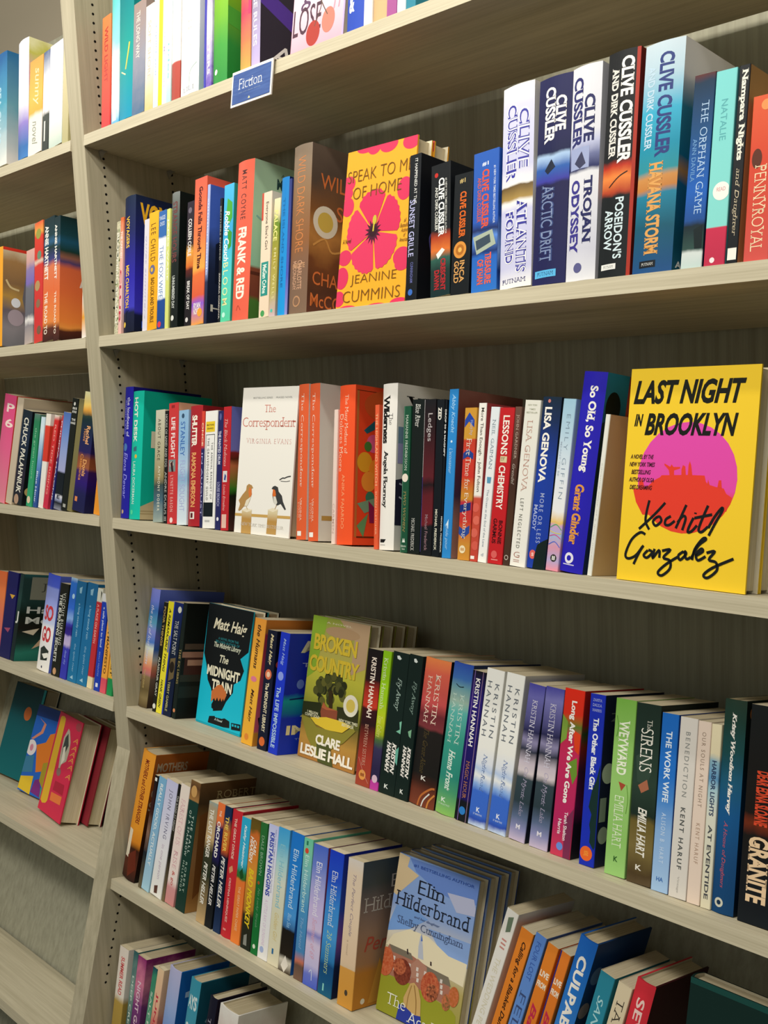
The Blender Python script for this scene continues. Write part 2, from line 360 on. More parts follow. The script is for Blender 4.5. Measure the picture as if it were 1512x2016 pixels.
# ------------------------------------------------------------------ books: row, x, thickness, setback, height, sideways lean (metres, degrees)
PLACE = {
 'B01': ('B', 0.0983, 0.0127, 0.004, 0.2115, -4.5599),
 'B02': ('B', 0.112, 0.0103, 0.004, 0.2177, -4.5599),
 'B03': ('B', 0.127, 0.0365, 0.004, 0.2533, -5.6422),
 'B04': ('B', 0.1968, 0.0154, 0.004, 0.202, -4.6416),
 'B05': ('B', 0.2131, 0.0307, 0.004, 0.2117, -4.6311),
 'B06': ('B', 0.2452, 0.0244, 0.004, 0.21, -4.8395),
 'B07': ('B', 0.2706, 0.0108, 0.004, 0.2111, -4.721),
 'B08': ('B', 0.2839, 0.0237, 0.004, 0.2369, -4.6566),
 'B09': ('B', 0.3318, 0.0205, 0.004, 0.2132, -3.7217),
 'B10': ('B', 0.353, 0.0356, 0.004, 0.2489, -3.7125),
 'B11': ('B', 0.3906, 0.0075, 0.004, 0.2344, -3.6272),
 'B12': ('B', 0.4313, 0.0063, 0.004, 0.2059, -4.5881),
 'B13': ('B', 0.4381, 0.0266, 0.004, 0.225, -3.3217),
 'B14': ('B', 0.4666, 0.0433, 0.004, 0.2567, -2.181),
 'B15': ('B', 0.542, 0.0249, 0.004, 0.1963, -3.4227),
 'B16': ('B', 0.5674, 0.0154, 0.004, 0.1828, -1.4125),
 'B17': ('B', 0.5876, 0.0179, 0.004, 0.2128, -2.7669),
 'B18': ('B', 0.6065, 0.0063, 0.004, 0.2084, -2.6791),
 'B19': ('B', 0.6134, 0.0421, 0.004, 0.2556, -2.6791),
 'B21': ('B', 0.8686, 0.0214, 0.004, 0.1972, -2.7376),
 'B22': ('B', 0.9159, 0.0348, 0.004, 0.1758, -4.8233),
 'B23': ('B', 0.9516, 0.032, 0.004, 0.1565, -2.2956),
 'B24': ('B', 0.9877, 0.042, 0.004, 0.1781, -3.6278),
 'B25': ('B', 1.0332, 0.0489, 0.004, 0.252, -3.7603),
 'B26': ('B', 1.0839, 0.049, 0.004, 0.2493, -2.2566),
 'B27': ('B', 1.1341, 0.0412, 0.004, 0.2521, -2.3999),
 'B28': ('B', 1.1795, 0.0426, 0.004, 0.2569, -1.333),
 'B29': ('B', 1.2256, 0.0498, 0.004, 0.2542, -0.62),
 'B30': ('B', 1.2882, 0.0251, 0.004, 0.2059, 0.1997),
 'B31': ('B', 1.3156, 0.0241, 0.004, 0.2044, -0.2984),
 'B32': ('B', 1.3415, 0.0123, 0.004, 0.2046, -0.2092),
 'B33': ('B', 1.3607, 0.0274, 0.004, 0.1686, -0.6116),
 'C01': ('C', 0.0594, 0.0292, 0.009, 0.2519, -2.0629),
 'C02': ('C', 0.0897, 0.0381, 0.009, 0.2431, -2.2011),
 'C03': ('C', 0.1797, 0.0307, 0.009, 0.2067, -3.2663),
 'C04': ('C', 0.2159, 0.0108, 0.009, 0.2055, -4.6474),
 'C05': ('C', 0.2276, 0.031, 0.009, 0.2188, -4.272),
 'C06': ('C', 0.2595, 0.0307, 0.009, 0.2055, -3.8956),
 'C07': ('C', 0.2916, 0.0371, 0.009, 0.213, -3.5181),
 'C08': ('C', 0.3312, 0.0083, 0.009, 0.2039, -3.647),
 'C09': ('C', 0.3403, 0.0362, 0.009, 0.2034, -2.9505),
 'C10': ('C', 0.3784, 0.015, 0.009, 0.2038, -2.8703),
 'C11': ('C', 0.3948, 0.0219, 0.009, 0.2106, -3.089),
 'C13': ('C', 0.5977, 0.0238, 0.009, 0.2437, -3.7),
 'C14': ('C', 0.6272, 0.0236, 0.009, 0.244, -4.2879),
 'C15': ('C', 0.6839, 0.0087, 0.009, 0.2034, -3.3092),
 'C16': ('C', 0.6932, 0.0347, 0.009, 0.2393, -3.3411),
 'C17': ('C', 0.7785, 0.0083, 0.009, 0.2097, -4.4012),
 'C18': ('C', 0.7874, 0.0297, 0.009, 0.2394, -3.0193),
 'C19': ('C', 0.8329, 0.0141, 0.009, 0.2068, -2.8405),
 'C20': ('C', 0.8478, 0.0233, 0.009, 0.2159, -2.2418),
 'C21': ('C', 0.8724, 0.0215, 0.009, 0.2156, -2.4722),
 'C22': ('C', 0.8947, 0.0143, 0.009, 0.2152, -2.1478),
 'C23': ('C', 0.9095, 0.004, 0.009, 0.2144, -1.9531),
 'C24': ('C', 0.914, 0.0165, 0.009, 0.2288, -1.2199),
 'C25': ('C', 0.9428, 0.0213, 0.009, 0.2033, -0.8752),
 'C26': ('C', 0.9653, 0.0133, 0.009, 0.2094, -0.3369),
 'C27': ('C', 0.9791, 0.015, 0.009, 0.204, 1.8379),
 'C28': ('C', 0.9962, 0.0248, 0.009, 0.2027, 1.4038),
 'C29': ('C', 1.0223, 0.0109, 0.009, 0.2039, 1.1841),
 'C30': ('C', 1.0337, 0.0252, 0.009, 0.2117, 2.336),
 'C31': ('C', 1.0595, 0.0287, 0.009, 0.2154, 2.5218),
 'C32': ('C', 1.0915, 0.0192, 0.009, 0.2126, 2.9799),
 'C33': ('C', 1.1113, 0.0341, 0.009, 0.2445, 4.2115),
 'C34': ('C', 1.1544, 0.0066, 0.009, 0.1936, 3.4572),
 'D01': ('D', 0.0504, 0.0318, 0.022, 0.2344, 1.5739),
 'D02': ('D', 0.1067, 0.0128, 0.022, 0.2131, 0.7768),
 'D03': ('D', 0.12, 0.0197, 0.022, 0.2164, 1.3477),
 'D04': ('D', 0.1408, 0.0313, 0.022, 0.2174, 1.2016),
 'D05': ('D', 0.176, 0.0122, 0.022, 0.2198, 0.2956),
 'D07': ('D', 0.3975, 0.0321, 0.022, 0.2204, 1.477),
 'D08': ('D', 0.4438, 0.0259, 0.022, 0.2051, -0.4627),
 'D09': ('D', 0.4752, 0.0249, 0.022, 0.2062, 0.802),
 'D11': ('D', 0.6971, 0.0323, 0.022, 0.2112, -0.0982),
 'D12': ('D', 0.7301, 0.0187, 0.022, 0.2128, 0.1635),
 'D13': ('D', 0.7497, 0.0343, 0.022, 0.215, 0.9232),
 'D14': ('D', 0.7845, 0.0279, 0.022, 0.216, 0.9032),
 'D15': ('D', 0.813, 0.0507, 0.022, 0.2159, 1.7278),
 'D16': ('D', 0.8668, 0.0372, 0.022, 0.2179, 2.3519),
 'D17': ('D', 0.9081, 0.024, 0.022, 0.2125, 1.7363),
 'D18': ('D', 0.9326, 0.0317, 0.022, 0.2197, 2.1354),
 'D19': ('D', 0.969, 0.032, 0.022, 0.2194, 1.9691),
 'D20': ('D', 1.0063, 0.0275, 0.022, 0.2114, 2.7921),
 'D21': ('D', 1.0415, 0.0305, 0.022, 0.2126, 0.8704),
 'D22': ('D', 1.0767, 0.0316, 0.022, 0.2163, -0.2694),
 'D23': ('D', 1.1226, 0.023, 0.022, 0.2162, -1.7658),
 'D24': ('D', 1.1612, 0.0299, 0.022, 0.2175, -1.6724),
 'D25': ('D', 1.1938, 0.0342, 0.022, 0.2176, -2.2342),
 'D26': ('D', 1.2285, 0.0228, 0.022, 0.2119, -1.8788),
 'D27': ('D', 1.2524, 0.0234, 0.022, 0.2119, -1.5949),
 'D28': ('D', 1.2768, 0.0168, 0.022, 0.2117, -1.7138),
 'D29': ('D', 1.2946, 0.0128, 0.022, 0.2115, -1.8713),
 'D30': ('D', 1.3079, 0.027, 0.022, 0.2433, -1.7265),
 'E01': ('E', 0.0504, 0.0453, 0.02, 0.2583, 7.0457),
 'E02': ('E', 0.1154, 0.0104, 0.02, 0.2225, 5.228),
 'E03': ('E', 0.1272, 0.0261, 0.02, 0.2234, 5.9569),
 'E04': ('E', 0.1584, 0.0384, 0.02, 0.2237, 4.8411),
 'E05': ('E', 0.1997, 0.0089, 0.02, 0.2247, 4.2539),
 'E06': ('E', 0.2104, 0.0292, 0.02, 0.2269, 3.9207),
 'E07': ('E', 0.2457, 0.0309, 0.02, 0.2411, 2.5288),
 'E08': ('E', 0.3138, 0.0268, 0.02, 0.2178, 1.3428),
 'E09': ('E', 0.3411, 0.021, 0.02, 0.2229, 1.3428),
 'E10': ('E', 0.3675, 0.02, 0.02, 0.2222, 0.1036),
 'E11': ('E', 0.388, 0.0287, 0.02, 0.221, 0.0878),
 'E12': ('E', 0.4203, 0.0253, 0.02, 0.2165, -0.3325),
 'E13': ('E', 0.4494, 0.027, 0.02, 0.2209, -1.2094),
 'E14': ('E', 0.4783, 0.0185, 0.02, 0.221, -1.575),
 'E15': ('E', 0.4979, 0.0263, 0.02, 0.2242, -0.8762),
 'E16': ('E', 0.525, 0.0293, 0.02, 0.2261, -0.9294),
 'E17': ('E', 0.5548, 0.0311, 0.02, 0.228, 0.3483),
 'E18': ('E', 0.5943, 0.0223, 0.02, 0.2266, -1.6376),
 'E19': ('E', 0.618, 0.0352, 0.02, 0.2238, -1.4185),
 'E20': ('E', 0.6548, 0.0332, 0.02, 0.2253, -0.5523),
 'E21': ('E', 0.7023, 0.0343, 0.02, 0.225, -1.5469),
 'A01': ('A', 0.106, 0.0299, 0.004, 0.2064, -6.0936),
 'A02': ('A', 0.1372, 0.0264, 0.004, 0.2425, -6.1634),
 'A03': ('A', 0.1648, 0.0458, 0.004, 0.2346, -6.2879),
 'A04': ('A', 0.2117, 0.04, 0.004, 0.2, -4.8463),
 'A05': ('A', 0.2536, 0.026, 0.004, 0.185, -5.2218),
 'A06': ('A', 0.2803, 0.0149, 0.004, 0.21, -5.2),
 'A07': ('A', 0.296, 0.0113, 0.004, 0.213, -5.2),
 'A08': ('A', 0.308, 0.0131, 0.004, 0.208, -5.2),
 'A09': ('A', 0.3219, 0.0129, 0.004, 0.21, -5.2),
 'A10': ('A', 0.3355, 0.0244, 0.004, 0.236, -5.2),
 'A11': ('A', 0.3617, 0.0515, 0.004, 0.242, -5.2),
 'A12': ('A', 0.432, 0.0054, 0.004, 0.205, -5.2),
 'A13': ('A', 0.4381, 0.0151, 0.004, 0.21, -5.2),
 'A14': ('A', 0.4546, 0.0371, 0.004, 0.24, -5.2),
 'A15': ('A', 0.5282, 0.0257, 0.004, 0.238, -5.2),
 'A16': ('A', 0.5567, 0.0212, 0.004, 0.24, -5.2),
 'A19': ('A', 0.7738, 0.0355, 0.004, 0.24, -3.2),
 'A20': ('A', 0.8107, 0.0166, 0.004, 0.21, -3.2),
 'A21': ('A', 0.8279, 0.0264, 0.004, 0.236, -3.2),
 'A22': ('A', 0.8556, 0.0188, 0.004, 0.21, -3.2),
 'A23': ('A', 0.8754, 0.0156, 0.004, 0.205, -3.2),
 'A24': ('A', 0.892, 0.0175, 0.004, 0.21, -3.2),
 'D31': ('D', 1.3409, 0.0405, 0.022, 0.2431, -1.5907),
 'LA1': ('A', -0.3537, 0.06, 0.004, 0.245, -7.6507),
 'LA2': ('A', -0.2392, 0.0456, 0.004, 0.25, -7.2527),
 'LA3': ('A', -0.1884, 0.0571, 0.004, 0.195, -5.0),
 'LA4': ('A', -0.1284, 0.0262, 0.004, 0.2, -5.0),
 'LA5': ('A', -0.0993, 0.0525, 0.004, 0.205, -5.6672),
 'LA6': ('A', -0.0447, 0.0235, 0.004, 0.2, -5.4),
 'LB1': ('B', -0.4294, 0.0411, 0.004, 0.222, -7.0071),
 'LB2': ('B', -0.2729, 0.0366, 0.004, 0.1998, -5.2489),
 'LB3': ('B', -0.2283, 0.0363, 0.004, 0.2546, -7.3408),
 'LB4': ('B', -0.1909, 0.0454, 0.004, 0.2561, -6.0845),
 'LB5': ('B', -0.144, 0.0238, 0.004, 0.2549, -6.2647),
 'LB6': ('B', -0.0257, 0.02, 0.004, 0.2, -5.8),
 'LC1': ('C', -0.515, 0.06, 0.009, 0.2455, 7.7338),
 'LC2': ('C', -0.4441, 0.0307, 0.009, 0.2392, 8.2771),
 'LC3': ('C', -0.4091, 0.045, 0.009, 0.2101, 8.2771),
 'LC4': ('C', -0.341, 0.0261, 0.009, 0.2025, 5.0782),
 'LC5': ('C', -0.308, 0.017, 0.009, 0.1961, 5.0782),
 'LC6': ('C', -0.2828, 0.0212, 0.009, 0.2025, 4.0702),
 'LC7': ('C', -0.2609, 0.0205, 0.009, 0.2001, 9.0761),
 'LC8': ('C', -0.2279, 0.0074, 0.009, 0.2008, 9.0761),
 'LC9': ('C', -0.212, 0.0309, 0.009, 0.2046, 6.2925),
 'LC10': ('C', -0.1792, 0.0251, 0.009, 0.2339, 6.0568),
 'LC11': ('C', -0.1534, 0.021, 0.009, 0.2323, 6.6327),
 'LC12': ('C', -0.1317, 0.05, 0.009, 0.2435, 6.6327),
 'LC13': ('C', -0.0425, 0.0243, 0.009, 0.2, 5.0),
 'LD1': ('D', -0.6325, 0.0492, 0.022, 0.2022, -0.5097),
 'LD2': ('D', -0.5818, 0.0562, 0.022, 0.2059, 0.7829),
 'LD3': ('D', -0.5224, 0.0183, 0.022, 0.2068, 3.0221),
 'LD4': ('D', -0.3912, 0.058, 0.022, 0.2188, 3.0),
 'LD5': ('D', -0.3153, 0.0383, 0.022, 0.2055, 0.8497),
 'LD6': ('D', -0.2749, 0.028, 0.022, 0.2223, 2.0135),
 'LD7': ('D', -0.2406, 0.0397, 0.022, 0.2185, 0.4839),
 'LD8': ('D', -0.199, 0.0432, 0.022, 0.2193, 1.8567),
 'LD9': ('D', -0.1536, 0.021, 0.022, 0.2121, 1.6241),
 'LD10': ('D', -0.1239, 0.0238, 0.022, 0.2036, -0.6624),
 'LD11': ('D', -0.0984, 0.0227, 0.022, 0.2, 1.0),
 'LD12': ('D', -0.0708, 0.0216, 0.022, 0.2, 0.6),
 'E23': ('E', 0.9384, 0.0211, 0.045, 0.2406, 13.5),
 'E24': ('E', 0.9695, 0.0222, 0.045, 0.2225, 13.5),
 'E25': ('E', 0.995, 0.0187, 0.045, 0.2246, 13.3),
 'E26': ('E', 1.0185, 0.0181, 0.045, 0.2178, 13.0),
 'E27': ('E', 1.0421, 0.0164, 0.045, 0.2147, 12.6),
 'E28': ('E', 1.0638, 0.0277, 0.045, 0.2425, 12.4),
 'E29': ('E', 1.1098, 0.0226, 0.045, 0.2098, 11.6),
 'E30': ('E', 1.1387, 0.0208, 0.045, 0.2062, 11.4),
 'E31': ('E', 1.1662, 0.027, 0.045, 0.2183, 10.0),
 'F01': ('F', 0.062, 0.0322, 0.055, 0.2315, 0.7447),
 'F02': ('F', 0.1104, 0.0162, 0.055, 0.2394, 1.3083),
 'F03': ('F', 0.1271, 0.0298, 0.055, 0.2362, 1.3083),
 'F04': ('F', 0.1703, 0.0154, 0.055, 0.2335, 3.9999),
 'F05': ('F', 0.1863, 0.0206, 0.055, 0.238, 3.9999),
 'F06': ('F', 0.2223, 0.0372, 0.055, 0.2528, 3.527),
 'F07': ('F', 0.2895, 0.0309, 0.055, 0.2569, 4.1036),
 'F08': ('F', 0.3456, 0.0219, 0.055, 0.248, 5.8312),
 'F09': ('F', 0.3872, 0.0539, 0.055, 0.2433, 2.9665),
}
# kind, spine print, cover print, lettering and pictures, description
BOOKS = {
 'A01': ('p', 'm:0 e5854a,.5 d9553a,1 d23a3c;.2;40', None, [('t', 'WILD LIGHT', 0.1, 0.6, 0.5, 0.4, 'b8322c', 'b')], 'short orange and red paperback beside the upright'),
 'A02': ('h', 'm:0 5fc9c6,.35 8fdcda,.55 f2f0ea,.85 e8eef0,1 2aa0cf;.3;30', None, [('p', [(0.25, 0.98), (0.5, 0.45), (0.75, 0.98)], 'd8e8ee')], 'tall white and turquoise hardcover spine'),
 'A03': ('h', 'g:0 0f7f86,.5 0a9a90,1 0d8fb0', 'g:0 0f7f86,.5 0a9a90,1 0aa55c', [('k', [(0.55, 0.62), (0.7, 0.5), (0.78, 0.42)], 0.014, 'd8c24a'), ('k', [(0.2, 0.62), (0.55, 0.66)], 0.01, 'e8dca8')], 'tall teal hardcover with small yellow plant drawing'),
 'A04': ('p', 'm:0 a08a80,.5 8f8f9c,1 4d6a8a;.3;60', None, [('t', 'THE LONG WAY', 0.08, 0.5, 0.4, 0.3, 'd8cfc6', 'b')], 'greyish brown paperback fading to blue'),
 'A05': ('p', 'm:0 efe8dc,.6 f0e4d0,1 e2b873;.3;25', None, [('t', 'SOFT SHORE', 0.15, 0.7, 0.5, 0.35, 'd7b8a8', '')], 'short cream paperback next to the greyish one'),
 'A06': ('p', 'm:0 dfe6ee,.5 f2ede6,1 bcd6ea;.3;25', None, [('t', 'a quiet year', 0.3, 0.75, 0.5, 0.4, '9fb4cc', '')], 'slim white and pale blue paperback'),
 'A07': ('p', 'g:0 f2e23a,1 e8d21c', None, [], 'thin bright yellow paperback'),
 'A08': ('p', 'f0e9de', None, [('t', 'HOME AGAIN', 0.4, 0.85, 0.5, 0.4, 'c9b8d6', '')], 'thin white paperback right of the yellow one'),
 'A09': ('p', 'm:0 cfeaf0,.5 f2f0ea,1 a8dcd8;.2;30', None, [('t', 'tides', 0.5, 0.8, 0.5, 0.4, '7cc0c4', '')], 'thin white paperback with pale turquoise print'),
 'A10': ('h', 'g:0 f2efe8,.72 eee9e2,.73 b14b3e,1 a84438', None, [], 'white hardcover spine with brick red block at its foot'),
 'A11': ('h', 'f3f1ec', 'g:0 f3f1ec,.5 e6ecea,1 a9c9c0', [('k', [(0.55, 0.97), (0.6, 0.85), (0.9, 0.8)], 0.004, '6f9a86'), ('t', 'THE WINTER ROOM', 0.2, 0.7, 0.5, 0.3, 'd9d6d2', 's'), ('x', 'LILI', 0.2, 0.8, 0.96, 0.03, '8a8f92', 's')], 'thick pure white hardcover with faint green sprig'),
 'A12': ('p', '3a3aa8', None, [], 'very thin indigo paperback'),
 'A13': ('p', 'm:0 7a5cb8,.5 d9d0ee,1 6a4fae;.4;80', None, [('t', 'MOON SISTERS', 0.2, 0.9, 0.5, 0.45, 'efe9f6', 'b')], 'slim purple paperback with pale lettering'),
 'A14': ('h', 'm:0 cfe6a0,.25 8fc024,.55 6fae2a,.75 3f9a3a,1 2c8a3c;.1;30', 'm:0 b8dc8a,.25 9cc81c,.5 6fae2a,.75 2f8f3c,1 1d7a34;.12;20', [('o', 0.3, 0.92, 0.12, None, 'e8f0e0'), ('P', [(0, 0.22), (0.4, 0.3), (0.9, 0.42), (1, 0.5), (1, 0.3), (0.5, 0.2), (0, 0.12)], 'b4d628'), ('P', [(0, 0.62), (0.5, 0.68), (1, 0.8), (1, 0.6), (0.5, 0.55), (0, 0.5)], '4da83a')], 'green hardcover with layered leaf green hills'),
 'A15': ('h', 'm:0 e0905a,.45 d96a4a,.6 c83a5c,.8 c87a4a,1 b8a24a;.15;30', None, [('r', 0.8, 0, 1, 0.62, 'c22a5c')], 'orange and crimson hardcover spine'),
 'A16': ('h', 'm:0 9a92a4,.5 8f889c,1 b8a8d8;.2;40', 'g:0 3c3440,1 332c38', [('t', 'HOUSE RULES', 0.35, 0.85, 0.5, 0.45, 'd8d0dc', 'b'), ('P', [(0, 0.46), (0.55, 0.6), (1, 0.72), (1, 0.86), (0.5, 0.72), (0, 0.58)], '5a3a9c'), ('T', 'JU', 0.5, 0.9, 0.74, 0.1, 'ece6e0', 'i'), ('T', 'ARM', 0.12, 0.95, 0.87, 0.12, 'ece6e0', 'i')], 'grey hardcover whose dark cover has white hand lettering'),
 'A19': ('h', 'g:0 e8e2dc,.3 2c52b8,1 2346b0', 'e8e4de', [('x', 'IE', 0.12, 0.5, 0.62, 0.12, 'eef0f4', 'B'), ('x', '&', 0.15, 0.5, 0.84, 0.1, 'eef0f4', 'B')], 'royal blue hardcover with white letters by the pink cover'),
 'A20': ('p', 'ece8e0', None, [], 'plain white paperback right of the royal blue one'),
 'A21': ('h', 'd0a878', None, [], 'plain tan hardcover spine'),
 'A22': ('p', 'm:0 b06aa0,1 a0508c;.3;40', None, [], 'magenta paperback beside the tan spine'),
 'A23': ('p', 'm:0 8fd0d8,1 e4eef0;.3;40', None, [], 'pale turquoise paperback right of the magenta one'),
 'A24': ('p', 'g:0 2f8f98,1 2a7f94', None, [], 'dark turquoise paperback at the frame edge'),
 'B01': ('p', 'n:1f3a28,d8d0b0,4d6a30,90', None, [('t', 'BLOOMING SEASON', 0.1, 0.9, 0.5, 0.6, 'e8e4d4', 'b')], 'leafy dark green paperback against the upright'),
 'B02': ('p', 'm:0 e0703c,.2 e8a88a,.5 e8b8b0,.8 e6c2bc,1 e8b4a8;.2;60', None, [('t', 'THE GARDEN', 0.12, 0.35, 0.5, 0.6, 'f4eee6', 'b'), ('t', 'CLUB', 0.45, 0.9, 0.5, 0.6, 'c0304a', 'b')], 'slim pink and orange paperback'),
 'B03': ('h', 'g:0 1c2a44,.25 1c2458,.6 2a24a0,.82 3a38b4,.86 141a38,1 10162c', 'g:0 1a2540,.3 1f2468,.65 3028a8,.85 3a34b0,.88 141a38,1 10162c', [('t', 'VOYAGERS', 0.15, 0.38, 0.42, 0.34, 'f0c63c', 'b'), ('t', 'MEG CHARLTON', 0.51, 0.82, 0.42, 0.34, 'f0c63c', 'b'), ('o', 0.2, 0.94, 0.14, None, 'e8c24a'), ('k', [(0.35, 0.96), (0.4, 0.86), (0.5, 0.8)], 0.006, '0c1226'), ('k', [(0.4, 0.88), (0.25, 0.82)], 0.005, '0c1226'), ('k', [(0.42, 0.86), (0.6, 0.84)], 0.005, '0c1226'), ('T', 'VOYAGERS', 0.06, 0.98, 0.13, 0.16, 'f0b429', 'B'), ('O', 0.3, 0.3, 0.006, None, 'd8d8f0'), ('O', 0.5, 0.45, 0.006, None, 'd8d8f0'), ('R', 0.1, 0.92, 0.16, 0.97, '3a62d8'), ('R', 0.25, 0.91, 0.33, 0.97, '3a62d8')], 'navy hardcover with yellow capitals and bare night trees'),
 'B04': ('p', 'd9d4de', None, [('t', 'quiet summers', 0.15, 0.9, 0.5, 0.4, 'b4aecb', 'i')], 'thin pale lilac paperback'),
 'B05': ('p', 'm:0 f0b428,1 eaa41c;.1;40', None, [('t', 'LEE CHILD', 0.1, 0.42, 0.48, 0.5, '6a4310', 'w'), ('o', 0.45, 0.49, 0.28, None, '6a6a8a'), ('o', 0.4, 0.49, 0.12, None, 'f0b428'), ('t', 'BAD LUCK AND TROUBLE', 0.56, 0.94, 0.5, 0.38, '6a4310', 'b')], 'mustard yellow paperback with dark spaced capitals'),
 'B06': ('p', 'm:0 3468ac,.22 3468ac,.24 eef0f2,.74 e4ecf4,.76 1f4a92,1 1c4488;.04;60', None, [('x', 'YANGSZE', 0.12, 0.88, 0.06, 0.035, 'dfe8f2', ''), ('x', 'CHOO', 0.2, 0.8, 0.11, 0.035, 'dfe8f2', ''), ('t', 'THE FOX WIFE', 0.3, 0.74, 0.45, 0.5, '3a6cb0', 't'), ('o', 0.35, 0.96, 0.22, None, 'd83a4a')], 'blue and white paperback with thin blue lettering'),
 'B07': ('p', 'd2d878', None, [('t', 'JAMES WADE', 0.08, 0.6, 0.5, 0.5, 'f2f2e2', 'b')], 'thin yellow green paperback'),
 'B08': ('h', 'g:0 7a7f7c,.06 6a706c,.2 4c5450,.45 2e3634,.5 141c1a,1 0e1614', '101816', [('t', 'STRANGE HOURS', 0.07, 0.52, 0.5, 0.6, '6f3b3a', 'b'), ('t', 'UNNUMBERED DAY', 0.62, 0.86, 0.5, 0.36, 'c8ccc6', 'b'), ('o', 0.45, 0.93, 0.2, None, 'dcdcd4')], 'tall black and grey spine with dull red lettering'),
 'B09': ('p', 'm:0 2a2230,.35 2a2024,.4 e0a040,.52 d06a2a,.55 5a1e18,.62 1a1418,1 1c181c;.05;60', '241418', [('o', 0.45, 0.07, 0.25, None, '6c6470'), ('t', 'COLLEEN COBLE', 0.14, 0.44, 0.5, 0.5, 'e8e4e0', 'b'), ('t', 'BREAK OF DAY', 0.64, 0.87, 0.5, 0.42, 'e0dcd8', 'b'), ('o', 0.4, 0.95, 0.2, None, 'd0ccc8')], 'dark paperback with a sunset band across its spine'),
 'B10': ('p', 'm:0 e8604a,.4 ee7a48,.62 f2a84a,.66 e07038,.8 d85c3c,.86 8a5ac8,1 e89a3c;.06;30', 'e0604c', [('t', 'Goonda Falls Through Time', 0.06, 0.62, 0.48, 0.42, '4a1414', 'Bs'), ('x', 'RYAN', 0.2, 0.75, 0.87, 0.04, 'f4ece0', 'b'), ('x', 'NORTH', 0.2, 0.75, 0.91, 0.04, 'f4ece0', 'b'), ('o', 0.7, 0.92, 0.2, None, 'f0a038')], 'thick coral paperback with dark maroon title lettering'),
 'B11': ('p', 'g:0 a9b6e4,.6 98a8dc,.7 283050,1 1c2440', 'm:0 4668c8,.3 4a6cd0,.45 30406c,.6 222c48,1 161c30;.2;18', [('t', 'summer people', 0.1, 0.65, 0.5, 0.6, 'e6eaf8', ''), ('P', [(0.1, 0.42), (0.25, 0.36), (0.3, 0.5), (0.2, 0.7), (0.1, 0.7)], '1a2238'), ('T', 'HAUNT', 0.05, 0.9, 0.88, 0.05, 'd8d4c8', 'b')], 'thin periwinkle paperback with a stormy blue cover'),
 'B12': ('p', '14161c', '1a1c22', [('t', 'BROTHERS DIVIDED', 0.06, 0.5, 0.5, 0.55, 'b8b8b0', 's'), ('t', 'ZORAIDA CORDOVA', 0.6, 0.97, 0.5, 0.55, 'c8c4bc', 'b')], 'thin black paperback beside a sky blue one'),
 'B13': ('p', 'm:0 4cb8e4,.35 3aa6d8,.55 4ac0d0,.8 58ccb0,1 54c89c;.05;20', '2f9c8c', [('p', [(0.4, 0.1), (0.9, 0.14), (0.95, 0.25), (0.6, 0.3), (0.3, 0.22)], '4aa83c'), ('p', [(0.5, 0.32), (0.95, 0.36), (0.9, 0.46), (0.6, 0.48)], '3c9834'), ('t', 'Robbie Couch', 0.19, 0.56, 0.42, 0.5, 'f2f6ee', 'bi'), ('t', 'BLOOM', 0.57, 0.88, 0.42, 0.5, 'e6e8a8', 'w'), ('o', 0.35, 0.95, 0.16, None, 'b8ecd8')], 'sky blue and green paperback with climbing leaves'),
 'B14': ('h', 'e3624a', 'g:0 b4d0b0,.3 b4d8b4,.66 9cccae,.68 8a4a34,.85 7a4030,.88 4a7a34,1 3c6a2c', [('t', 'MATT COYNE', 0.06, 0.37, 0.5, 0.3, '5a3230', 'w'), ('t', 'FRANK & RED', 0.42, 0.87, 0.5, 0.5, 'f2e8d8', 'B'), ('k', [(0.35, 0.94), (0.45, 0.91), (0.6, 0.94)], 0.005, 'a83a2c'), ('T', 'MATT COYNE', 0.3, 0.99, 0.12, 0.07, '2c4a48', 'B'), ('T', 'A WARM NOVEL', 0.35, 0.95, 0.06, 0.02, '5a7a74', ''), ('K', [(0.05, 0.35), (0.2, 0.4), (0.35, 0.5)], 0.012, '88b8b0'), ('R', 0.0, 0.7, 0.45, 0.72, '5c2e22'), ('R', 0.12, 0.72, 0.16, 0.88, '5c2e22'), ('R', 0.34, 0.72, 0.38, 0.88, '5c2e22')], 'thick orange red hardcover with pale green garden cover'),
 'B15': ('p', 'm:0 e8d4bc,1 e6d0b4;.1;60', 'e2d8c4', [('r', 0, 0, 0.2, 0.22, 'c84a38'), ('t', "Everyone Else's Girl", 0.08, 0.46, 0.55, 0.36, '3c342c', ''), ('r', 0.15, 0.56, 0.85, 0.83, '2c8f84'), ('t', 'MeGan CrAne', 0.58, 0.81, 0.5, 0.4, 'e8f0e4', 'b'), ('o', 0.4, 0.97, 0.2, None, '4a9a58')], 'pale peach paperback with a teal name plate'),
 'B16': ('p', 'm:0 e8dcb4,.12 dfd4a8,.2 6a8a2c,.5 a89a3c,.8 b4a85c,1 c8b0b8;.25;30', None, [('t', 'PALACE', 0.1, 0.36, 0.45, 0.6, 'f0e48c', 'b'), ('t', 'EMILY WELLS', 0.42, 0.85, 0.55, 0.35, 'e4dc9c', 'w'), ('o', 0.45, 0.95, 0.18, None, '54c0a8')], 'mottled green and gold paperback with cream top'),
 'B17': ('h', 'g:0 1a7cc4,1 1896dc', '0c2458', [('t', 'THE ISLAND SHORE', 0.15, 0.8, 0.5, 0.3, '1468a8', 'b')], 'slim tall bright blue hardcover'),
 'B18': ('p', 'g:0 2c3a78,.7 4a58b0,1 8c90d0', '2a3470', [], 'very thin violet blue paperback'),
